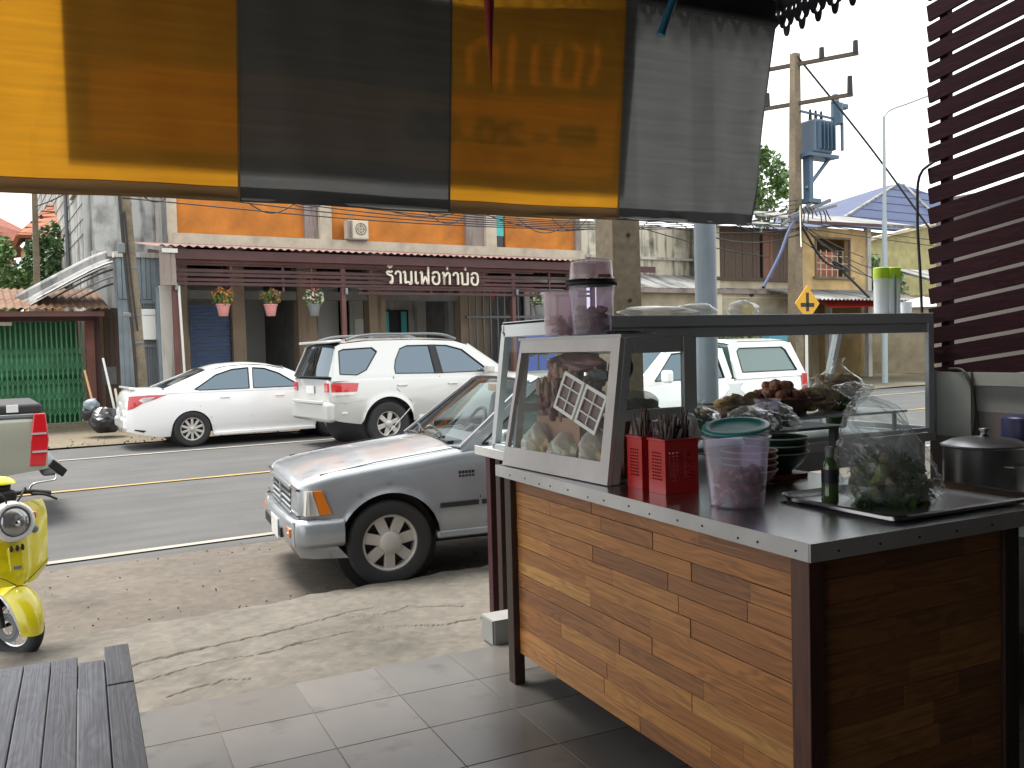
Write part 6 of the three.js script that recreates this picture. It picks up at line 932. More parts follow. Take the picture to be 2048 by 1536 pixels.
// ================================================================ street counter carrying the long showcase
{
  const c = thing('street_counter', 'second counter with maroon legs carrying the long glass showcase', 'counter', [3.4, 0, -4.4]);
  part(c, 'top', RBB(2.2, 4.86, .955, .99, -5.05, -3.86, .004), M.alu); part(c, 'edge_trim', [RBB(2.19, 2.2, .945, 1.0, -5.06, -3.86, .002), RBB(2.19, 4.86, .945, 1.0, -3.86, -3.85, .002)], M.trim);
  part(c, 'front_rail', BB(2.27, 4.75, .83, .945, -3.91, -3.885), M.aluDark); part(c, 'lower_shelf', BB(2.27, 4.75, .42, .45, -4.9, -3.95), M.frameWood); part(c, 'street_panel', BB(2.27, 4.75, .2, .95, -5.0, -4.97), M.maroonWood);
  for (const [x, z, m] of [[2.235, -4.90, M.maroonWood], [2.235, -4.76, M.frameWood], [2.24, -3.92, M.maroonWood], [4.78, -3.92, M.postWood], [4.78, -4.95, M.maroonWood]]) part(c, 'leg', RBB(x - .03, x + .03, z < -4.4 ? -.06 : 0, .955, z - .03, z + .03, .003), m, { grain: 'y' });
  const p = thing('tiled_plinth', 'low white tiled step under the maroon legs at the floor edge', 'step', [3.3, 0, -4.37]);
  part(p, 'block', RBB(1.945, 4.82, -.05, .126, -4.44, -4.30, .003), M.plinth); for (let k = 0; k < 8; k++) part(p, 'tile', RBB(1.948 + k * .36, 1.948 + k * .36 + .356, 0, .126, -4.302, -4.293, .001), M.plinth);
  part(p, 'top_tile', RBB(1.938, 4.82, .127, .133, -4.445, -4.288, .001), M.plinth); part(p, 'end_tile', RBB(1.936, 1.946, 0, .127, -4.44, -4.30, .001), M.plinth);
  // long showcase
  const s = thing('long_showcase', 'long aluminium framed glass showcase with sloping street side glass', 'display case', [3.5, 1.0, -4.3]);
  const xl = 2.2, xr = 4.86, zn = -3.86, zt = -4.62, zb = -4.80, y0 = 1.0, y1 = 1.755;
  part(s, 'top_board', BB(xl, xr, y1 - .02, y1 - .004, zt, zn - .03), M.alu);
  part(s, 'top_beam', [RBB(xl, xr, y1 - .062, y1, zn - .03, zn, .004)], M.alu); part(s, 'top_rail', [RBB(xl, xr, y1 - .122, y1 - .068, zn - .05, zn - .012, .004)], M.alu);
  part(s, 'rail_gap', BB(xl + .04, xr - .04, y1 - .069, y1 - .061, zn - .04, zn - .02), M.aluDark);
  part(s, 'top_beam_far', RBB(xl, xr, y1 - .07, y1 - .02, zt - .02, zt + .02, .004), M.alu);
  for (const x of [xl, xr - .04]) {
    part(s, 'end_top_bar', RBB(x, x + .04, y1 - .09, y1 - .005, zt, zn - .031, .004), M.alu);
    part(s, 'sloping_post', [bar(V(x + .02, y0 + .03, zb), V(x + .02, y1 - .06, zt), .04, .05, V(0, 0, 1))], M.alu); part(s, 'end_base_bar', RBB(x, x + .04, y0, y0 + .035, zb, zn - .031, .004), M.alu);
    part(s, 'end_glass', pane(V(x + .02, y0 + .03, zn - .04), V(x + .02, y0 + .03, zb + .02), V(x + .02, y1 - .09, zt + .02), V(x + .02, y1 - .09, zn - .04), .004), M.glass);
  }
  part(s, 'near_post', RBB(xr - .05, xr, y0, y1 - .062, zn - .03, zn + .002, .004), M.alu); part(s, 'near_post', RBB(xl, xl + .04, y0, y1 - .062, zn - .03, zn + .002, .004), M.alu);
  part(s, 'base_bar', [RBB(xl, xr, y0, y0 + .035, zb - .02, zb + .02, .004)], M.alu); part(s, 'near_base_bar', RBB(xl, xr, y0 + .002, y0 + .03, zn - .03, zn, .004), M.aluDark);
  for (const x of [3.05]) part(s, 'mullion', bar(V(x, y0 + .03, zb), V(x, y1 - .06, zt), .03, .04, V(0, 0, 1)), M.alu);
  part(s, 'street_glass', pane(V(xl + .04, y0 + .03, zb), V(xr - .04, y0 + .03, zb), V(xr - .04, y1 - .07, zt), V(xl + .04, y1 - .07, zt), .004), M.glass);
}
// crumpled plastic film: a lumpy skin with sharp folds
function bagGeo(c, prof, sd, crumple = .16, n = 72, m = 44, lean = [0, 0]) {
  const r = pchip(prof.map(([y, q]) => [y, q])), y0 = prof[0][0], y1 = prof[prof.length - 1][0];
  const g = gridSurf(n, m, (u, v) => { const y = lerp(y0, y1, v), a = u * Math.PI * 2, R0 = r(y); const ca = Math.cos(a), sa = Math.sin(a);
    const f = fbm((ca + 2) / 8, (sa + 2 + v * 2.1) / 8, 14, 14, sd, 4), f2 = Math.abs(vn(ca * 4 + 40, sa * 4 + v * 9 + 40, 256, 256, sd + 9) - .5), f3 = Math.abs(vn(a / 6.283 * 14, v * 16, 14, 64, sd + 5) - .5);
    const q = R0 * (1 + crumple * (2.2 * (f - .5) + 1.2 * (.5 - f2) * .5 + .9 * (.5 - f3) - .45)); return V(c[0] + q * ca + lean[0] * v * v, c[1] + y + .01 * (f - .5), c[2] + q * sa * .85 + lean[1] * v * v); });
  return toCreasedNormals(g, R(50));
}
const lump = globalThis.lumpGeo;
const bits = (x, y, z, r, h, n, q, sd) => Array.from({ length: n }, (_, k) => { const a = rr(0, 6.28), p = r * Math.sqrt(rnd()); return at(lump([0, 0, 0], [q * rr(.8, 1.5), q * rr(.5, .8), q * rr(.7, 1.2)], sd + k), x + p * Math.cos(a), y + q * .5 + h * (k / n), z + p * Math.sin(a), rr(-.6, .6), rr(0, 6), rr(-.6, .6)); });
const tub = (x, y, z, rb, rt, h, t = .003) => lathe([[0, 0], [rb * .92, 0], [rb, .008], [lerp(rb, rt, .8), h * .80], [lerp(rb, rt, .8) + .003, h * .81], [rt, h - .008], [rt + .006, h - .006], [rt + .006, h], [rt - t, h], [rt - t - .001, h - .012], [lerp(rb, rt, .8) - t, h * .8], [rb - t, .012], [0, t + .002]], 48, x, y, z);
// ================================================================ small slanted glass case on the counter
{
  const s = thing('small_showcase', 'small white framed glass case with slanted front on the wooden counter', 'display case', [2.0, 1.047, -3.36]);
  const BL = V(1.785, 1.05, -3.775), BR = V(1.848, 1.05, -2.945), TL = V(1.862, 1.632, -3.70), TR = V(1.928, 1.632, -2.95), xb = 2.285, y = (p, q, t) => p.clone().lerp(q, t);
  const fr = (a, b, c, d) => pane(a, b, c, d, .022);
  const hb = .15, ht = .905, sl = .03, sr = .072;       // frame widths as shares of the face
  const F = (u, v) => BL.clone().lerp(BR, u).lerp(TL.clone().lerp(TR, u), v);
  part(s, 'front_frame', fr(F(0, 0), F(1, 0), F(1, hb), F(0, hb)), M.aluWhite); part(s, 'front_frame', fr(F(0, ht), F(1, ht), F(1, 1), F(0, 1)), M.aluWhite); part(s, 'front_frame', fr(F(0, hb), F(sl, hb), F(sl, ht), F(0, ht)), M.aluWhite); part(s, 'front_frame', fr(F(1 - sr, hb), F(1, hb), F(1, ht), F(1 - sr, ht)), M.aluWhite);
  part(s, 'front_glass', pane(F(sl, hb), F(1 - sr, hb), F(1 - sr, ht), F(sl, ht), .004), M.glass);
  part(s, 'top_board', hexa(V(1.85, 1.634, -3.72), V(1.918, 1.634, -2.945), V(xb, 1.634, -2.945), V(xb, 1.634, -3.72), V(1.85, 1.646, -3.72), V(1.918, 1.646, -2.945), V(xb, 1.646, -2.945), V(xb, 1.646, -3.72)), M.aluDark);
  for (const z of [-2.958, -3.72]) {
    const k = z > -3 ? 1 : 0, xf = (yy) => lerp(k ? 1.862 : 1.80, k ? 1.940 : 1.872, (yy - 1.05) / .58);
    part(s, 'side_frame', hexa(V(xf(1.05), 1.05, z - .012), V(xf(1.05) + .035, 1.05, z - .012), V(xf(1.05) + .035, 1.05, z + .012), V(xf(1.05), 1.05, z + .012), V(xf(1.63), 1.63, z - .012), V(xf(1.63) + .035, 1.63, z - .012), V(xf(1.63) + .035, 1.63, z + .012), V(xf(1.63), 1.63, z + .012)), M.aluDark);
    part(s, 'side_frame', RBB(xb - .065, xb, 1.05, 1.633, z - .013, z + .013, .003), M.aluDark); part(s, 'side_frame', [RBB(xf(1.6) + .036, xb - .066, 1.568, 1.632, z - .012, z + .012, .003)], M.aluDark); part(s, 'side_frame', [RBB(xf(1.32) + .036, xb - .066, 1.298, 1.342, z - .012, z + .012, .003)], M.aluDark);
    part(s, 'side_glass', pane(V(xf(1.342) + .035, 1.342, z), V(xb - .06, 1.342, z), V(xb - .06, 1.568, z), V(xf(1.568) + .035, 1.568, z), .004), M.glass);
  }
  part(s, 'shelf', BB(2.06, xb - .02, 1.305, 1.315, -3.70, -2.98), M.glass); part(s, 'base_board', hexa(V(1.80, 1.05, -3.74), V(1.862, 1.05, -2.972), V(xb, 1.05, -2.972), V(xb, 1.05, -3.74), V(1.80, 1.062, -3.74), V(1.862, 1.062, -2.972), V(xb, 1.062, -2.972), V(xb, 1.062, -3.74)), M.aluDark); part(s, 'back_rail', [BB(xb - .03, xb, 1.06, 1.12, -3.7, -2.97), BB(xb - .03, xb, 1.57, 1.632, -3.7, -2.97)], M.aluDark);
  // contents
  const mh = thing('dried_meat', 'bunch of reddish brown dried meat strips hanging inside the small glass case', 'meat', [2.06, 1.30, -3.5]);
  for (let k = 0; k < 96; k++) { const z = rr(-3.70, -3.24), yy = rr(1.29, 1.50), x = 1.905 + (z + 3.7) * .09 + rr(0, .07) + (yy - 1.3) * .10; part(mh, 'meat_strip', lump([x, yy, z], [rr(.012, .022), rr(.022, .055), rr(.012, .022)], k), M.meat[[0, 1, 3, 1, 0, 2, 1][k % 7]]); }
  const sl2 = thing('meat_slab', 'dark red slab of meat along the top of the small glass case', 'meat', [2.1, 1.5, -3.35]); part(sl2, 'slab', [lump([2.00, 1.525, -3.45], [.05, .05, .26], 31), lump([2.05, 1.50, -3.16], [.04, .06, .07], 33)], M.meat[2]); part(sl2, 'dark_end', [lump([1.97, 1.475, -3.20], [.03, .03, .08], 37), lump([2.0, 1.42, -3.08], [.03, .05, .03], 39)], M.black); part(sl2, 'hook_rod', rod(V(2.0, 1.572, -3.7), V(2.0, 1.572, -2.98), .005), M.chrome);
  solo('cardboard_box', 'pinkish brown carton standing under the hanging meat inside the small glass case', 'box', [1.98, 1.062, -3.5], RBB(1.925, 2.10, 1.062, 1.285, -3.70, -3.30, .004), M.cardboard);
  solo('cardboard_box', 'narrow tan carton at the right inside the small glass case', 'box', [2.02, 1.062, -3.06], RBB(1.955, 2.10, 1.062, 1.33, -3.14, -3.0, .004), mat(.34, .12, .06, .8, { map: tMottle }));
  const nb = [[1.885, -3.60, .085, .12, 'left'], [1.91, -3.40, .10, .10, 'middle'], [1.93, -3.17, .10, .12, 'right']];
  nb.forEach(([x, z, r, h, w], i) => { const b = thing('noodle_bag', `clear bag of pale noodles, ${w} one along the slanted glass`, 'bag', [x, 1.062, z]); part(b, 'noodles', lump([x, 1.062 + h * .6, z], [.055, h * .7, r], 40 + i), [M.noodle, M.cream, mat(.42, .30, .17, .7)][i]); part(b, 'plastic_film', bagGeo([x, 1.064, z], [[0, .05], [h * .5, .085], [h, .08], [h * 1.4, .045], [h * 1.6, .02]], 50 + i, .2, 40, 24), M.bagMilky); });
  // white lattice card lying against the glass
  const lc = thing('lattice_card', 'white two-leaf lattice card tilted behind the slanted glass', 'card', [1.93, 1.2, -3.2]);
  const o = F(.385, .52).add(V(.03, 0, 0)), ez = BR.clone().sub(BL).normalize(), ey = TL.clone().sub(BL).normalize(); const ca = Math.cos(R(-17)), sa = Math.sin(R(-17));
  const U = ez.clone().multiplyScalar(ca).addScaledVector(ey, sa), Wv = ey.clone().multiplyScalar(ca).addScaledVector(ez, -sa);
  const Q = (u, v) => o.clone().addScaledVector(U, u).addScaledVector(Wv, v);
  for (const u0 of [0, .185]) {
    const w = .17, h = .172, b = .015; const cell = (a, c, d, e) => pane(Q(a, c), Q(d, c), Q(d, e), Q(a, e), .006);
    part(lc, 'leaf_frame', [cell(u0, -.02, u0 + b, h - .02), cell(u0 + w - b, -.02, u0 + w, h - .02), cell(u0 + b, -.02, u0 + w - b, b - .02), cell(u0 + b, h - b - .02, u0 + w - b, h - .02)], M.card);
    part(lc, 'lattice_bar', [cell(u0 + w / 2 - .003, b - .02, u0 + w / 2 + .003, h - b - .02), ...[1, 2].map((k) => cell(u0 + b, -.02 + h * k / 3 - .003, u0 + w - b, -.02 + h * k / 3 + .003))], M.card); 
    part(lc, 'dark_pane', pane(Q(u0 + b, b - .02).add(V(.006, 0, 0)), Q(u0 + w - b, b - .02).add(V(.006, 0, 0)), Q(u0 + w - b, h - b - .02).add(V(.006, 0, 0)), Q(u0 + b, h - b - .02).add(V(.006, 0, 0)), .002), M.meat[2]);
  }
  part(lc, 'hinge_strip', pane(Q(.17, -.02), Q(.185, -.02), Q(.185, .152), Q(.17, .152), .004), M.pilaster); part(lc, 'support', [BB(1.965, 1.98, 1.062, 1.22, -3.41, -3.375)], M.card);
  const gp = thing('herb_plate', 'red plate with green herbs under film on the shelf of the small glass case', 'plate', [2.12, 1.316, -3.12]);
  part(gp, 'plate', lathe([[0, 0], [.07, 0], [.095, .018], [.09, .02], [.065, .006], [0, .006]], 28, 2.12, 1.316, -3.14), M.redPlastic); part(gp, 'herbs', [...[0, 1, 2, 3, 4].map((k) => lump([2.08 + k * .022, 1.345, -3.14 + .03 * Math.sin(k * 2)], [.03, .028, .035], 60 + k))], M.veg[0]); part(gp, 'plastic_film', bagGeo([2.12, 1.322, -3.14], [[0, .09], [.04, .085], [.07, .06], [.085, .02]], 66, .15, 40, 20), M.bagMilky);
}
// ---- tubs standing on the small glass case
{
  const yb = 1.646;
  const t1 = thing('food_tub', 'tall translucent plastic tub with black lid on the small glass case', 'tub', [2.02, yb, -3.33]); part(t1, 'tub', tub(2.02, yb, -3.33, .082, .100, .225), M.tubLilac); part(t1, 'lid', lathe([[.085, .218], [.112, .218], [.113, .243], [0, .246]], 40, 2.02, yb, -3.33), M.black); part(t1, 'food', bits(2.02, yb + .012, -3.33, .066, .10, 46, .020, 70), M.food);
  const t2 = thing('food_tub', 'pale pinkish tub standing half hidden left of the black lidded tub', 'tub', [1.97, yb, -3.52]); part(t2, 'tub', tub(1.97, yb, -3.53, .068, .080, .205), M.tubWhite); part(t2, 'food', bits(1.97, yb + .012, -3.53, .052, .07, 24, .018, 130), M.food);
  const t3 = thing('food_tub', 'upside-down shallow clear tub stacked on the black lid', 'tub', [2.02, yb + .246, -3.33]); part(t3, 'tub', lathe([[0, .085], [.082, .083], [.090, .075], [.096, .01], [.10, 0], [.097, 0], [.093, .01], [.087, .072], [0, .08]], 40, 2.02, yb + .246, -3.33), M.tubWhite); part(t3, 'label', BB(2.0, 2.06, yb + .248, yb + .262, -3.246, -3.235), M.food);
  solo('black_lid', 'loose black lids lying on the small glass case beside the tubs', 'lid', [2.16, yb, -3.25], [lathe([[0, .008], [.10, .006], [.104, 0], [.1, 0], [0, .004]], 32, 2.15, yb + .001, -3.22), lathe([[0, .008], [.08, .006], [.084, 0], [.08, 0], [0, .004]], 32, 2.14, yb + .011, -3.26)], M.black);
}
// ---- things on top of the long showcase
{
  const y = 1.7525;
  const heap = (lab, x, z, w, h, s) => { const b = thing('plastic_bag', lab, 'bag', [x, y, z]); part(b, 'plastic_film', [toCreasedNormals(lump([x, y + h * .8, z], [w, h, .09], s), R(25))], M.bagMilky); };
  heap('flat heap of clear plastic bags on the showcase top behind the tubs', 2.92, -4.1, .26, .035, 80); heap('greyish crumpled plastic bag on the showcase top before the steel post', 3.2, -4.15, .16, .045, 83); heap('thin clear bag end curling up right of the steel post on the showcase top', 3.52, -4.1, .09, .05, 85);
  const cups = (lab, x, z, r, h, lime) => { const c = thing('cup_stack', lab, 'cups', [x, y, z]); part(c, 'cup', lathe([[r * .8, 0], [r * .86, h * .3], [r * .93, h * .74], [r, h * .74], [r, h * .76], [r * .94, h * .77], [r * .93, 0]], 30, x, y, z), M.cup); if (lime) part(c, 'lime_cup', lathe([[r * .98, h * .76], [r, h * .78], [r, h * .98], [r * .9, h], [0, h]], 30, x, y, z), M.lime); };
  cups('white cup stack with lime green end cup, left one of the pair', 4.50, -3.95, .048, .29, true); cups('white cup stack with lime green end cup, right one of the pair', 4.60, -3.95, .048, .292, true); cups('short grey white cup stack at the right end of the showcase top', 4.72, -3.95, .036, .10, false);
  solo('cup_holder_rod', 'thin grey rod standing between the two lime topped cup stacks', 'rod', [4.55, y, -3.89], rod(V(4.55, y, -3.89), V(4.55, y + .24, -3.89), .008), M.lampGrey);
}
// ---- food inside the long showcase
{
  const tb = thing('serving_stand', 'low metal stand inside the long showcase carrying the food', 'stand', [3.6, 1.0, -4.3]); part(tb, 'top', RBB(2.75, 4.76, 1.125, 1.14, -4.62, -3.98, .004), M.alu); for (const [x, z] of [[2.8, -4.05], [4.7, -4.05], [2.8, -4.55], [4.7, -4.55]]) part(tb, 'leg', BB(x, x + .02, 1.0, 1.125, z, z + .02), M.alu);
  const crk = (lab, x, yy, z, n, sp, sd, m0 = 0) => { const b = thing('cracker_bag', lab, 'bag', [x, yy, z]); for (let k = 0; k < n; k++) { const g = lump([0, 0, 0], [rr(.04, .065), rr(.012, .022), rr(.03, .05)], sd + k); part(b, 'cracker', at(g, x + rr(-sp, sp), yy + rr(.02, sp * 1.15), z + rr(-.05, .05), rr(-.7, .7), rr(0, 6), rr(-.7, .7)), M.cracker[(k + m0) % 3]); } part(b, 'plastic_film', bagGeo([x, yy, z], [[0, sp * .8], [sp * .5, sp * 1.15], [sp, sp], [sp * 1.4, sp * .5], [sp * 1.7, .03], [sp * 1.95, .05]], sd, .18, 48, 32), M.bag); };
  crk('tall clear bag of brown fried crackers at the right in the showcase', 4.44, 1.19, -4.25, 60, .15, 100, 1); crk('clear bag of golden crackers leaning left of the tallest cracker bag', 4.18, 1.15, -4.2, 40, .12, 140); crk('low bag of pale noodles and crackers behind the lilac cup', 3.50, 1.142, -4.15, 40, .11, 180, 2); crk('small bag of orange fried pieces beside the dark case frame', 3.22, 1.142, -4.15, 16, .065, 220);
  const bk = thing('egg_basket', 'brown basket heaped with reddish brown meatballs inside the showcase', 'basket', [3.86, 1.14, -4.18]); part(bk, 'basket', [lathe([[0, 0], [.13, 0], [.185, .10], [.19, .105], [.18, .105], [.125, .01], [0, .01]], 30, 3.86, 1.142, -4.18), new THREE.TorusGeometry(.187, .007, 6, 32).rotateX(Math.PI / 2).translate(3.86, 1.247, -4.18)], M.basketBrown);
  for (let k = 0; k < 24; k++) { const a = k * 2.4, q = .145 * Math.sqrt((k % 17 + .5) / 17); part(bk, 'meatball', lump([3.86 + q * Math.cos(a), 1.258 + (k > 16 ? .05 : .01) + .035 * (1 - q / .15), -4.18 + q * Math.sin(a)], [.033, .03, .033], 240 + k), k % 3 ? M.egg : M.meat[1]); }
  const cp = thing('lilac_cup', 'small lilac plastic cup in front of the brown basket', 'cup', [3.34, 1.166, -3.7]); part(cp, 'cup', lathe([[0, 0], [.055, 0], [.066, .11], [.071, .11], [.071, .122], [.063, .122], [.052, .006], [0, .006]], 28, 3.34, 1.167, -3.7).translate(0, 0, 0), M.tubLilac);
  solo('green_pot', 'dark green plant tuft in a small pot at the right in the showcase', 'plant', [4.45, 1.03, -4.3], [leaves(240, ball([4.42, 1.17, -4.25], [.13, .10, .1], .1), .035, .5), lathe([[0, 0], [.06, 0], [.075, .11], [0, .1]], 18, 4.42, 1.03, -4.25)], M.veg[0]);
  const cr = thing('dish_rack', 'grey steel rack with stacked dishes behind the big lilac tub', 'rack', [2.75, 1.0, -3.55]); part(cr, 'tray', [RBB(2.35, 3.5, 1.15, 1.165, -3.78, -3.3, .004), BB(2.38, 2.41, 1.0, 1.15, -3.75, -3.7), BB(3.44, 3.47, 1.0, 1.15, -3.75, -3.7), BB(2.38, 2.41, .5, 1.15, -3.36, -3.32), BB(3.44, 3.47, .5, 1.15, -3.36, -3.32)], M.greySteel); part(cr, 'dish', [0, 1, 2].map((k) => lathe([[0, 0], [.09, 0], [.14, .03], [.135, .034], [.088, .008], [0, .008]], 26, 2.62, 1.17 + k * .018, -3.52)), M.pilaster);
}
// ---- red cutlery baskets
{
  const yb = 1.0475;
  const bsk = (lab, x0, x1, z0, z1, h, ut) => {
    const b = thing('cutlery_basket', lab, 'basket', [(x0 + x1) / 2, yb, (z0 + z1) / 2]); const t = .005;
    const side = (w, q) => { const holes = []; for (let r = 0; r < 9; r++) for (let c = 0; c < Math.max(2, Math.round(w / .022)); c++) { const n = Math.max(2, Math.round(w / .022)), cw = (w - .03) / n; const a = .015 + c * cw + .002, yy = .05 + r * (h - .085) / 9; holes.push(rect(a, a + cw - .005, yy, yy + (h - .085) / 9 - .006)); } return ext(rect(0, w, 0, h), t, q ? holes : []); };
    part(b, 'wall', [side(x1 - x0, true).translate(x0, yb, z1 - t), side(x1 - x0, true).translate(x0, yb, z0), side(z1 - z0 - 2 * t, true).rotateY(Math.PI / 2).translate(x0, yb, z1 - t), side(z1 - z0 - 2 * t, true).rotateY(Math.PI / 2).translate(x1 - t, yb, z1 - t)], M.redPlastic); part(b, 'base', BB(x0 + t, x1 - t, yb + .003, yb + .01, z0 + t, z1 - t), M.redPlastic);
    part(b, 'rim', [RBB(x0 - .005, x1 + .005, yb + h, yb + h + .009, z1 - .006, z1 + .005, .003), RBB(x0 - .005, x1 + .005, yb + h, yb + h + .009, z0 - .005, z0 + .006, .003), RBB(x0 - .005, x0 + .006, yb + h, yb + h + .009, z0 + .006, z1 - .006, .003), RBB(x1 - .006, x1 + .005, yb + h, yb + h + .009, z0 + .006, z1 - .006, .003)], M.redPlastic);
    for (let k = 0; k < ut; k++) { const x = rr(x0 + .02, x1 - .02), z = rr(z0 + .02, z1 - .02), l = rr(.04, .10), dx = rr(-.03, .03), dz = rr(-.02, .02), f = k % 3; part(b, f ? 'spoon_handle' : 'chopstick', f ? bar(V(x, yb + h - .04, z), V(x + dx, yb + h + l, z + dz), .011, .0025, V(1, 0, .4)) : rod(V(x, yb + h - .04, z), V(x + dx, yb + h + l * 1.2, z + dz), .0035), f === 1 ? M.utensil : M.chopstick); }
  };
  bsk('left red plastic basket full of spoons and chopsticks against the dark case', 1.905, 1.985, -2.90, -2.80, .195, 30); bsk('right red plastic basket full of cutlery, nearer the lilac tub', 1.905, 2.055, -2.755, -2.65, .195, 60);
  const st = thing('tissue_stack', 'pale lilac tub and folded white bags standing behind the cutlery baskets', 'tub', [2.1, 1.05, -3.05]); part(st, 'tub', tub(2.06, 1.07, -3.06, .07, .085, .22), M.tubLilac); part(st, 'bag', [toCreasedNormals(lump([1.96, 1.25, -2.90], [.035, .06, .04], 300), R(25)), toCreasedNormals(lump([2.16, 1.24, -2.86], [.06, .08, .05], 303), R(25))], M.bagMilky);
}
// ---- big lilac tub with teal lid
{
  const x = 1.99, z = -2.36, y = 1.0475;
  const t = thing('lilac_tub', 'big lilac plastic tub half full of brown meat, teal lid laid slanting on top', 'tub', [x, y, z]); part(t, 'tub', tub(x, y, z, .091, .111, .236), M.tubLilac); part(t, 'contents', bits(x, y + .012, z, .076, .10, 110, .017, 310), mat(.34, .13, .11, .55));
  const l = thing('teal_lid', 'teal plastic lid lying slanted over the lilac tub', 'lid', [x + .05, y + .24, z - .03]); part(l, 'lid', at(lathe([[0, .006], [.085, .004], [.093, .012], [.115, .010], [.116, .002], [.11, 0], [0, 0]], 44), x + .05, y + .254, z - .06, .10, 0, .16), M.teal);
}
// ---- bowls
{
  const y = 1.0475, bowl = (r, h) => [[0, .012], [r * .45, .008], [r * .45, 0], [r * .5, 0], [r * .52, .01], [r * .82, h * .5], [r, h - .004], [r * 1.02, h], [r * .985, h], [r * .78, h * .5], [r * .45, .016], [0, .016]];
  const rb = thing('red_bowl_stack', 'stack of dark red bowls with cream rims behind the lilac tub', 'bowls', [2.27, y, -2.62]);
  for (let k = 0; k < 4; k++) { part(rb, 'bowl', lathe(bowl(.105, .07), 36, 2.27, y + k * .024, -2.62), M.redBowl); part(rb, 'rim', new THREE.TorusGeometry(.1055, .0028, 6, 40).rotateX(Math.PI / 2).translate(2.27, y + .07 + k * .024, -2.62), M.rimCream); }
  const gb = thing('green_bowl_stack', 'stack of dark green bowls with pale rims below the crumpled bags', 'bowls', [2.55, y, -2.72]);
  for (let k = 0; k < 3; k++) { part(gb, 'bowl', lathe(bowl(.13, .085), 36, 2.53, y + .02 + k * .03, -2.76), M.greenBowl); part(gb, 'rim', new THREE.TorusGeometry(.1305, .0028, 6, 40).rotateX(Math.PI / 2).translate(2.53, y + .105 + k * .03, -2.76), M.rimCream); } part(gb, 'foot_stand', RBB(2.44, 2.62, y, y + .02, -2.85, -2.67, .004), M.redBowl);
  const cb = (lab, x, yy, z, r, s) => { const b = thing('crumpled_bag', lab, 'bag', [x, yy, z]); part(b, 'plastic_film', [bagGeo([x, yy, z], [[0, r * .8], [r * .5, r * 1.1], [r, r * .8], [r * 1.25, r * .25]], s, .35, 60, 36)], M.bag); part(b, 'leaves_inside', leaves(90, ball([x, yy + r * .5, z], [r * .7, r * .4, r * .55], .1), .022, .5), M.veg[2]); };
  cb('crumpled clear bag of leaves lying over the green bowls', 2.42, y + .17, -2.80, .10, 400); cb('crumpled clear bag of greens behind the green bowls', 2.62, y + .16, -2.88, .11, 404); cb('crumpled clear bag leaning between tub and green bowls', 2.30, y + .19, -2.95, .08, 408);
}
function bladed(n, place, size) {                 // folded oval leaves on short stems
  const o = [], q = new THREE.Quaternion(), P = [[-1, 0], [-.55, .38], [.1, .46], [.65, .26], [1, 0]];
  for (let i = 0; i < n; i++) {
    const c = place(i), s = size * rr(.7, 1.3), f = rr(.15, .6), bend = rr(.2, .6); q.setFromEuler(new THREE.Euler(rr(-1.2, 1.2), rr(0, 6.3), rr(-1.2, 1.2)));
    const pt = (x, z) => V(x * s, s * (f * Math.abs(z) - bend * x * x * .5), z * s).applyQuaternion(q).add(c);
    for (const sg of [1, -1]) for (let k = 0; k < 4; k++) { const a = pt(P[k][0], 0), b = pt(P[k + 1][0], 0), d = pt(P[k + 1][0], P[k + 1][1] * sg), e = pt(P[k][0], P[k][1] * sg); for (const v of [a, b, d, a, d, e]) o.push(v.x, v.y, v.z); }
    const t0 = pt(-1, 0), t1 = pt(-2.1, 0); const w = V(.002, 0, .001); for (const v of [t0, t1, t1.clone().add(w), t0, t1.clone().add(w), t0.clone().add(w)]) o.push(v.x, v.y, v.z);
  }
  return tris(o);
}
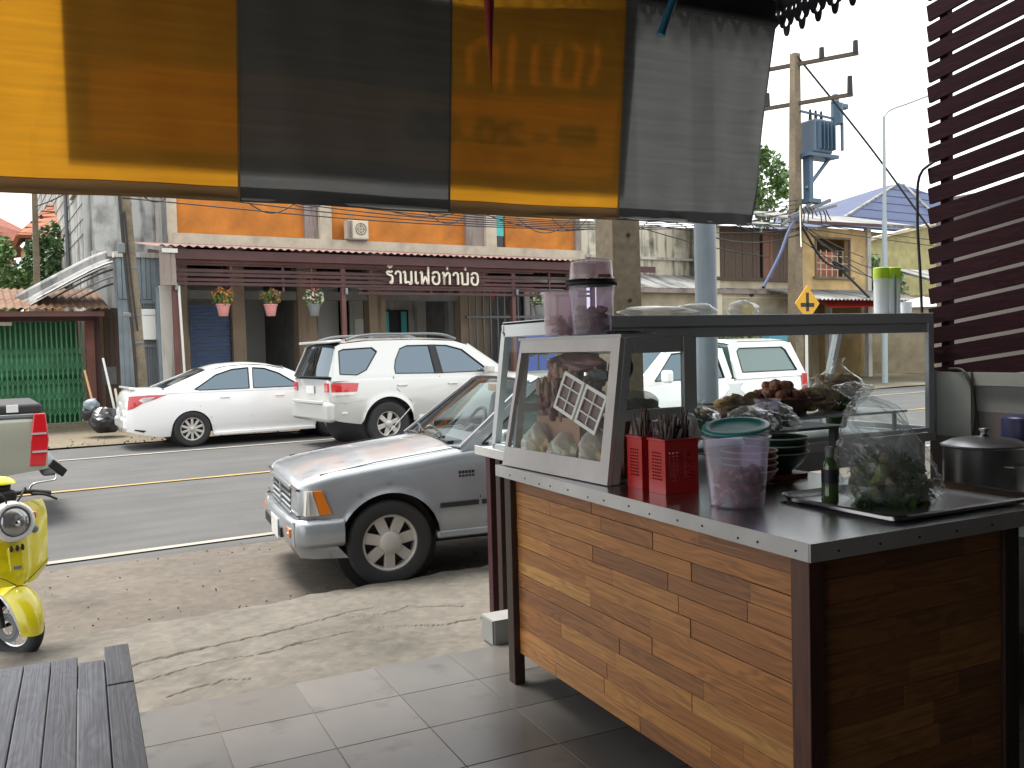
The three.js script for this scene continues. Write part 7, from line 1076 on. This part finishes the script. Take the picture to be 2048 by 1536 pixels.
// ---- tray with bottle and bag of vegetables
{
  const y = 1.0475, x0 = 2.16, x1 = 2.83, z0 = -2.345, z1 = -1.85;
  const tr = thing('steel_tray', 'rectangular stainless steel tray with raised rim on the counter', 'tray', [2.49, y, -2.1]);
  const rr2 = (x0, x1, z0, z1, r) => { const s = new THREE.Shape(); s.moveTo(x0 + r, z0); s.lineTo(x1 - r, z0); s.absarc(x1 - r, z0 + r, r, -Math.PI / 2, 0); s.lineTo(x1, z1 - r); s.absarc(x1 - r, z1 - r, r, 0, Math.PI / 2); s.lineTo(x0 + r, z1); s.absarc(x0 + r, z1 - r, r, Math.PI / 2, Math.PI); s.lineTo(x0, z0 + r); s.absarc(x0 + r, z0 + r, r, Math.PI, Math.PI * 1.5); return s; };
  const loop = (o, h) => rr2(x0 - o, x1 + o, z0 - o, z1 + o, .045 + o).getPoints(8).slice(0, -1).map((p) => V(p.x, y + h, p.y));
  const A = loop(-.012, .003), Bq = loop(0, .02), Cq = loop(.006, .024), D = loop(.010, .019); const pos = []; const n = A.length;
  for (const [p, q] of [[A, Bq], [Bq, Cq], [Cq, D]]) for (let i = 0; i < n; i++) { const j = (i + 1) % n; [p[i], p[j], q[j], p[i], q[j], q[i]].forEach((v) => pos.push(v.x, v.y, v.z)); }
  const fl = new THREE.ShapeGeometry(rr2(x0 + .012, x1 - .012, z0 + .012, z1 - .012, .033), 8).rotateX(Math.PI / 2).translate(0, y + .003, 0);
  part(tr, 'tray_base', [fl, fl.clone().translate(0, -.002, 0)], M.stainless); part(tr, 'tray_rim', toCreasedNormals(tris(pos), R(40)), M.chrome);
  const b = thing('sauce_bottle', 'small green glass bottle with dark label standing on the steel tray', 'bottle', [2.235, y + .004, -2.18]);
  part(b, 'glass', lathe([[0, 0], [.026, .001], [.0275, .008], [.0275, .115], [.024, .135], [.014, .155], [.0125, .165], [0, .166]], 28, 2.235, y + .004, -2.18), M.bottleGreen); part(b, 'label', lathe([[.0279, .072], [.0279, .118]], 28, 2.235, y + .004, -2.18), M.label); part(b, 'cap', lathe([[.0145, .158], [.0155, .16], [.0155, .188], [.013, .192], [0, .193]], 22, 2.235, y + .004, -2.18), M.greySteel);
  const v = thing('vegetable_bag', 'large knotted clear bag of green vegetables standing on the steel tray', 'bag', [2.41, y + .004, -2.18]);
  const cx = 2.45, cz = -2.13, yb = y + .006;
  part(v, 'plastic_film', bagGeo([cx, yb, cz], [[0, .13], [.03, .175], [.09, .18], [.15, .165], [.21, .14], [.27, .105], [.32, .065], [.345, .03], [.36, .02]], 500, .2, 120, 80, [-.10, -.02]), M.bag);
  part(v, 'knot', [toCreasedNormals(lump([cx - .10, yb + .355, cz - .02], [.022, .018, .02], 510), R(25)), bagGeo([cx - .125, yb + .345, cz - .02], [[0, .014], [.02, .045], [.04, .06], [.055, .03], [.06, .01]], 512, .4, 40, 20, [-.02, 0])], M.bag);
  part(v, 'handle_loop', [tube([[cx - .10, yb + .35, cz], [cx - .17, yb + .33, cz + .02], [cx - .2, yb + .27, cz + .03], [cx - .15, yb + .20, cz + .08]], .010, 24, 6), tube([[cx - .09, yb + .35, cz + .01], [cx - .02, yb + .31, cz + .06], [cx - .03, yb + .25, cz + .10], [cx - .07, yb + .19, cz + .1]], .009, 24, 6)], M.bag);
  for (let k = 0; k < 110; k++) { const a = rr(0, 6.28), q = .14 * Math.sqrt(rnd()), h = k < 40 ? rr(.004, .03) : rr(.012, .17 - q * .5); part(v, 'vegetable', k % 2 ? at(lump([0, 0, 0], [rr(.018, .032), rr(.01, .018), rr(.014, .025)], 520 + k), cx + q * Math.cos(a), yb + h, cz + q * Math.sin(a) * .82, rr(-1, 1), rr(0, 6), rr(-1, 1)) : bladed(12, ball([cx + q * Math.cos(a), yb + h, cz + q * Math.sin(a) * .82], [.032, .025, .032], .1), .028, .5), M.veg[k % 4]); }
}
// ---- cooking pots at the right
{
  const pot = (lab, x, z, y0, r, h, s) => { const p = thing('steel_pot', lab, 'pot', [x, y0, z]); part(p, 'body', lathe([[0, 0], [r * .96, 0], [r, .02], [r, h - .01], [r + .012, h], [r + .012, h + .006], [r - .004, h + .004], [r - .006, .01], [0, .008]], 44, x, y0, z), M.potSteel); part(p, 'lid', lathe([[r + .006, h + .008], [r * .8, h + .03], [r * .3, h + .045], [.02, h + .048], [.018, h + .07], [.03, h + .085], [0, h + .09]], 40, x, y0, z), M.potSteel); for (const k of [-1, 1]) part(p, 'handle', tube([[x + k * r * .3 - .05, y0 + h * .75, z + r * .95], [x + k * r * .3 - .04, y0 + h * .75, z + r + .035], [x + k * r * .3 + .04, y0 + h * .75, z + r + .035], [x + k * r * .3 + .05, y0 + h * .75, z + r * .95]], .007), M.potSteel); };
  pot('big stainless steel pot with lid behind the tray, left one', 4.15, -3.0, .70, .195, .34); pot('steel pot at the right edge half out of view', 4.35, -2.42, .74, .24, .24);
  const st = thing('cooking_stand', 'dark stove stand carrying the steel pots behind the counter', 'stove', [4.2, 0, -2.8]); part(st, 'top', RBB(3.75, 4.85, .66, .70, -3.4, -2.1, .005), M.aluDark); for (const [x, z] of [[3.8, -3.35], [4.8, -3.35], [3.8, -2.15], [4.8, -2.15]]) part(st, 'leg', BB(x - .02, x + .02, 0, .66, z - .02, z + .02), M.aluDark); part(st, 'shelf', BB(3.78, 4.82, .25, .28, -3.38, -2.12), M.aluDark);
  const bt = thing('sauce_bottle', 'dark blue jar with a pale stick beside the white post', 'jar', [4.62, .70, -3.1]); part(bt, 'jar', lathe([[0, 0], [.09, 0], [.1, .3], [.1, .44], [.06, .46], [0, .46]], 24, 4.62, .70, -3.12), M.sauceBlue); part(bt, 'stick', rod(V(4.5, 1.06, -3.0), V(4.52, 1.18, -3.0), .008), M.whiteBox);
}

renderer.render(scene, camera);
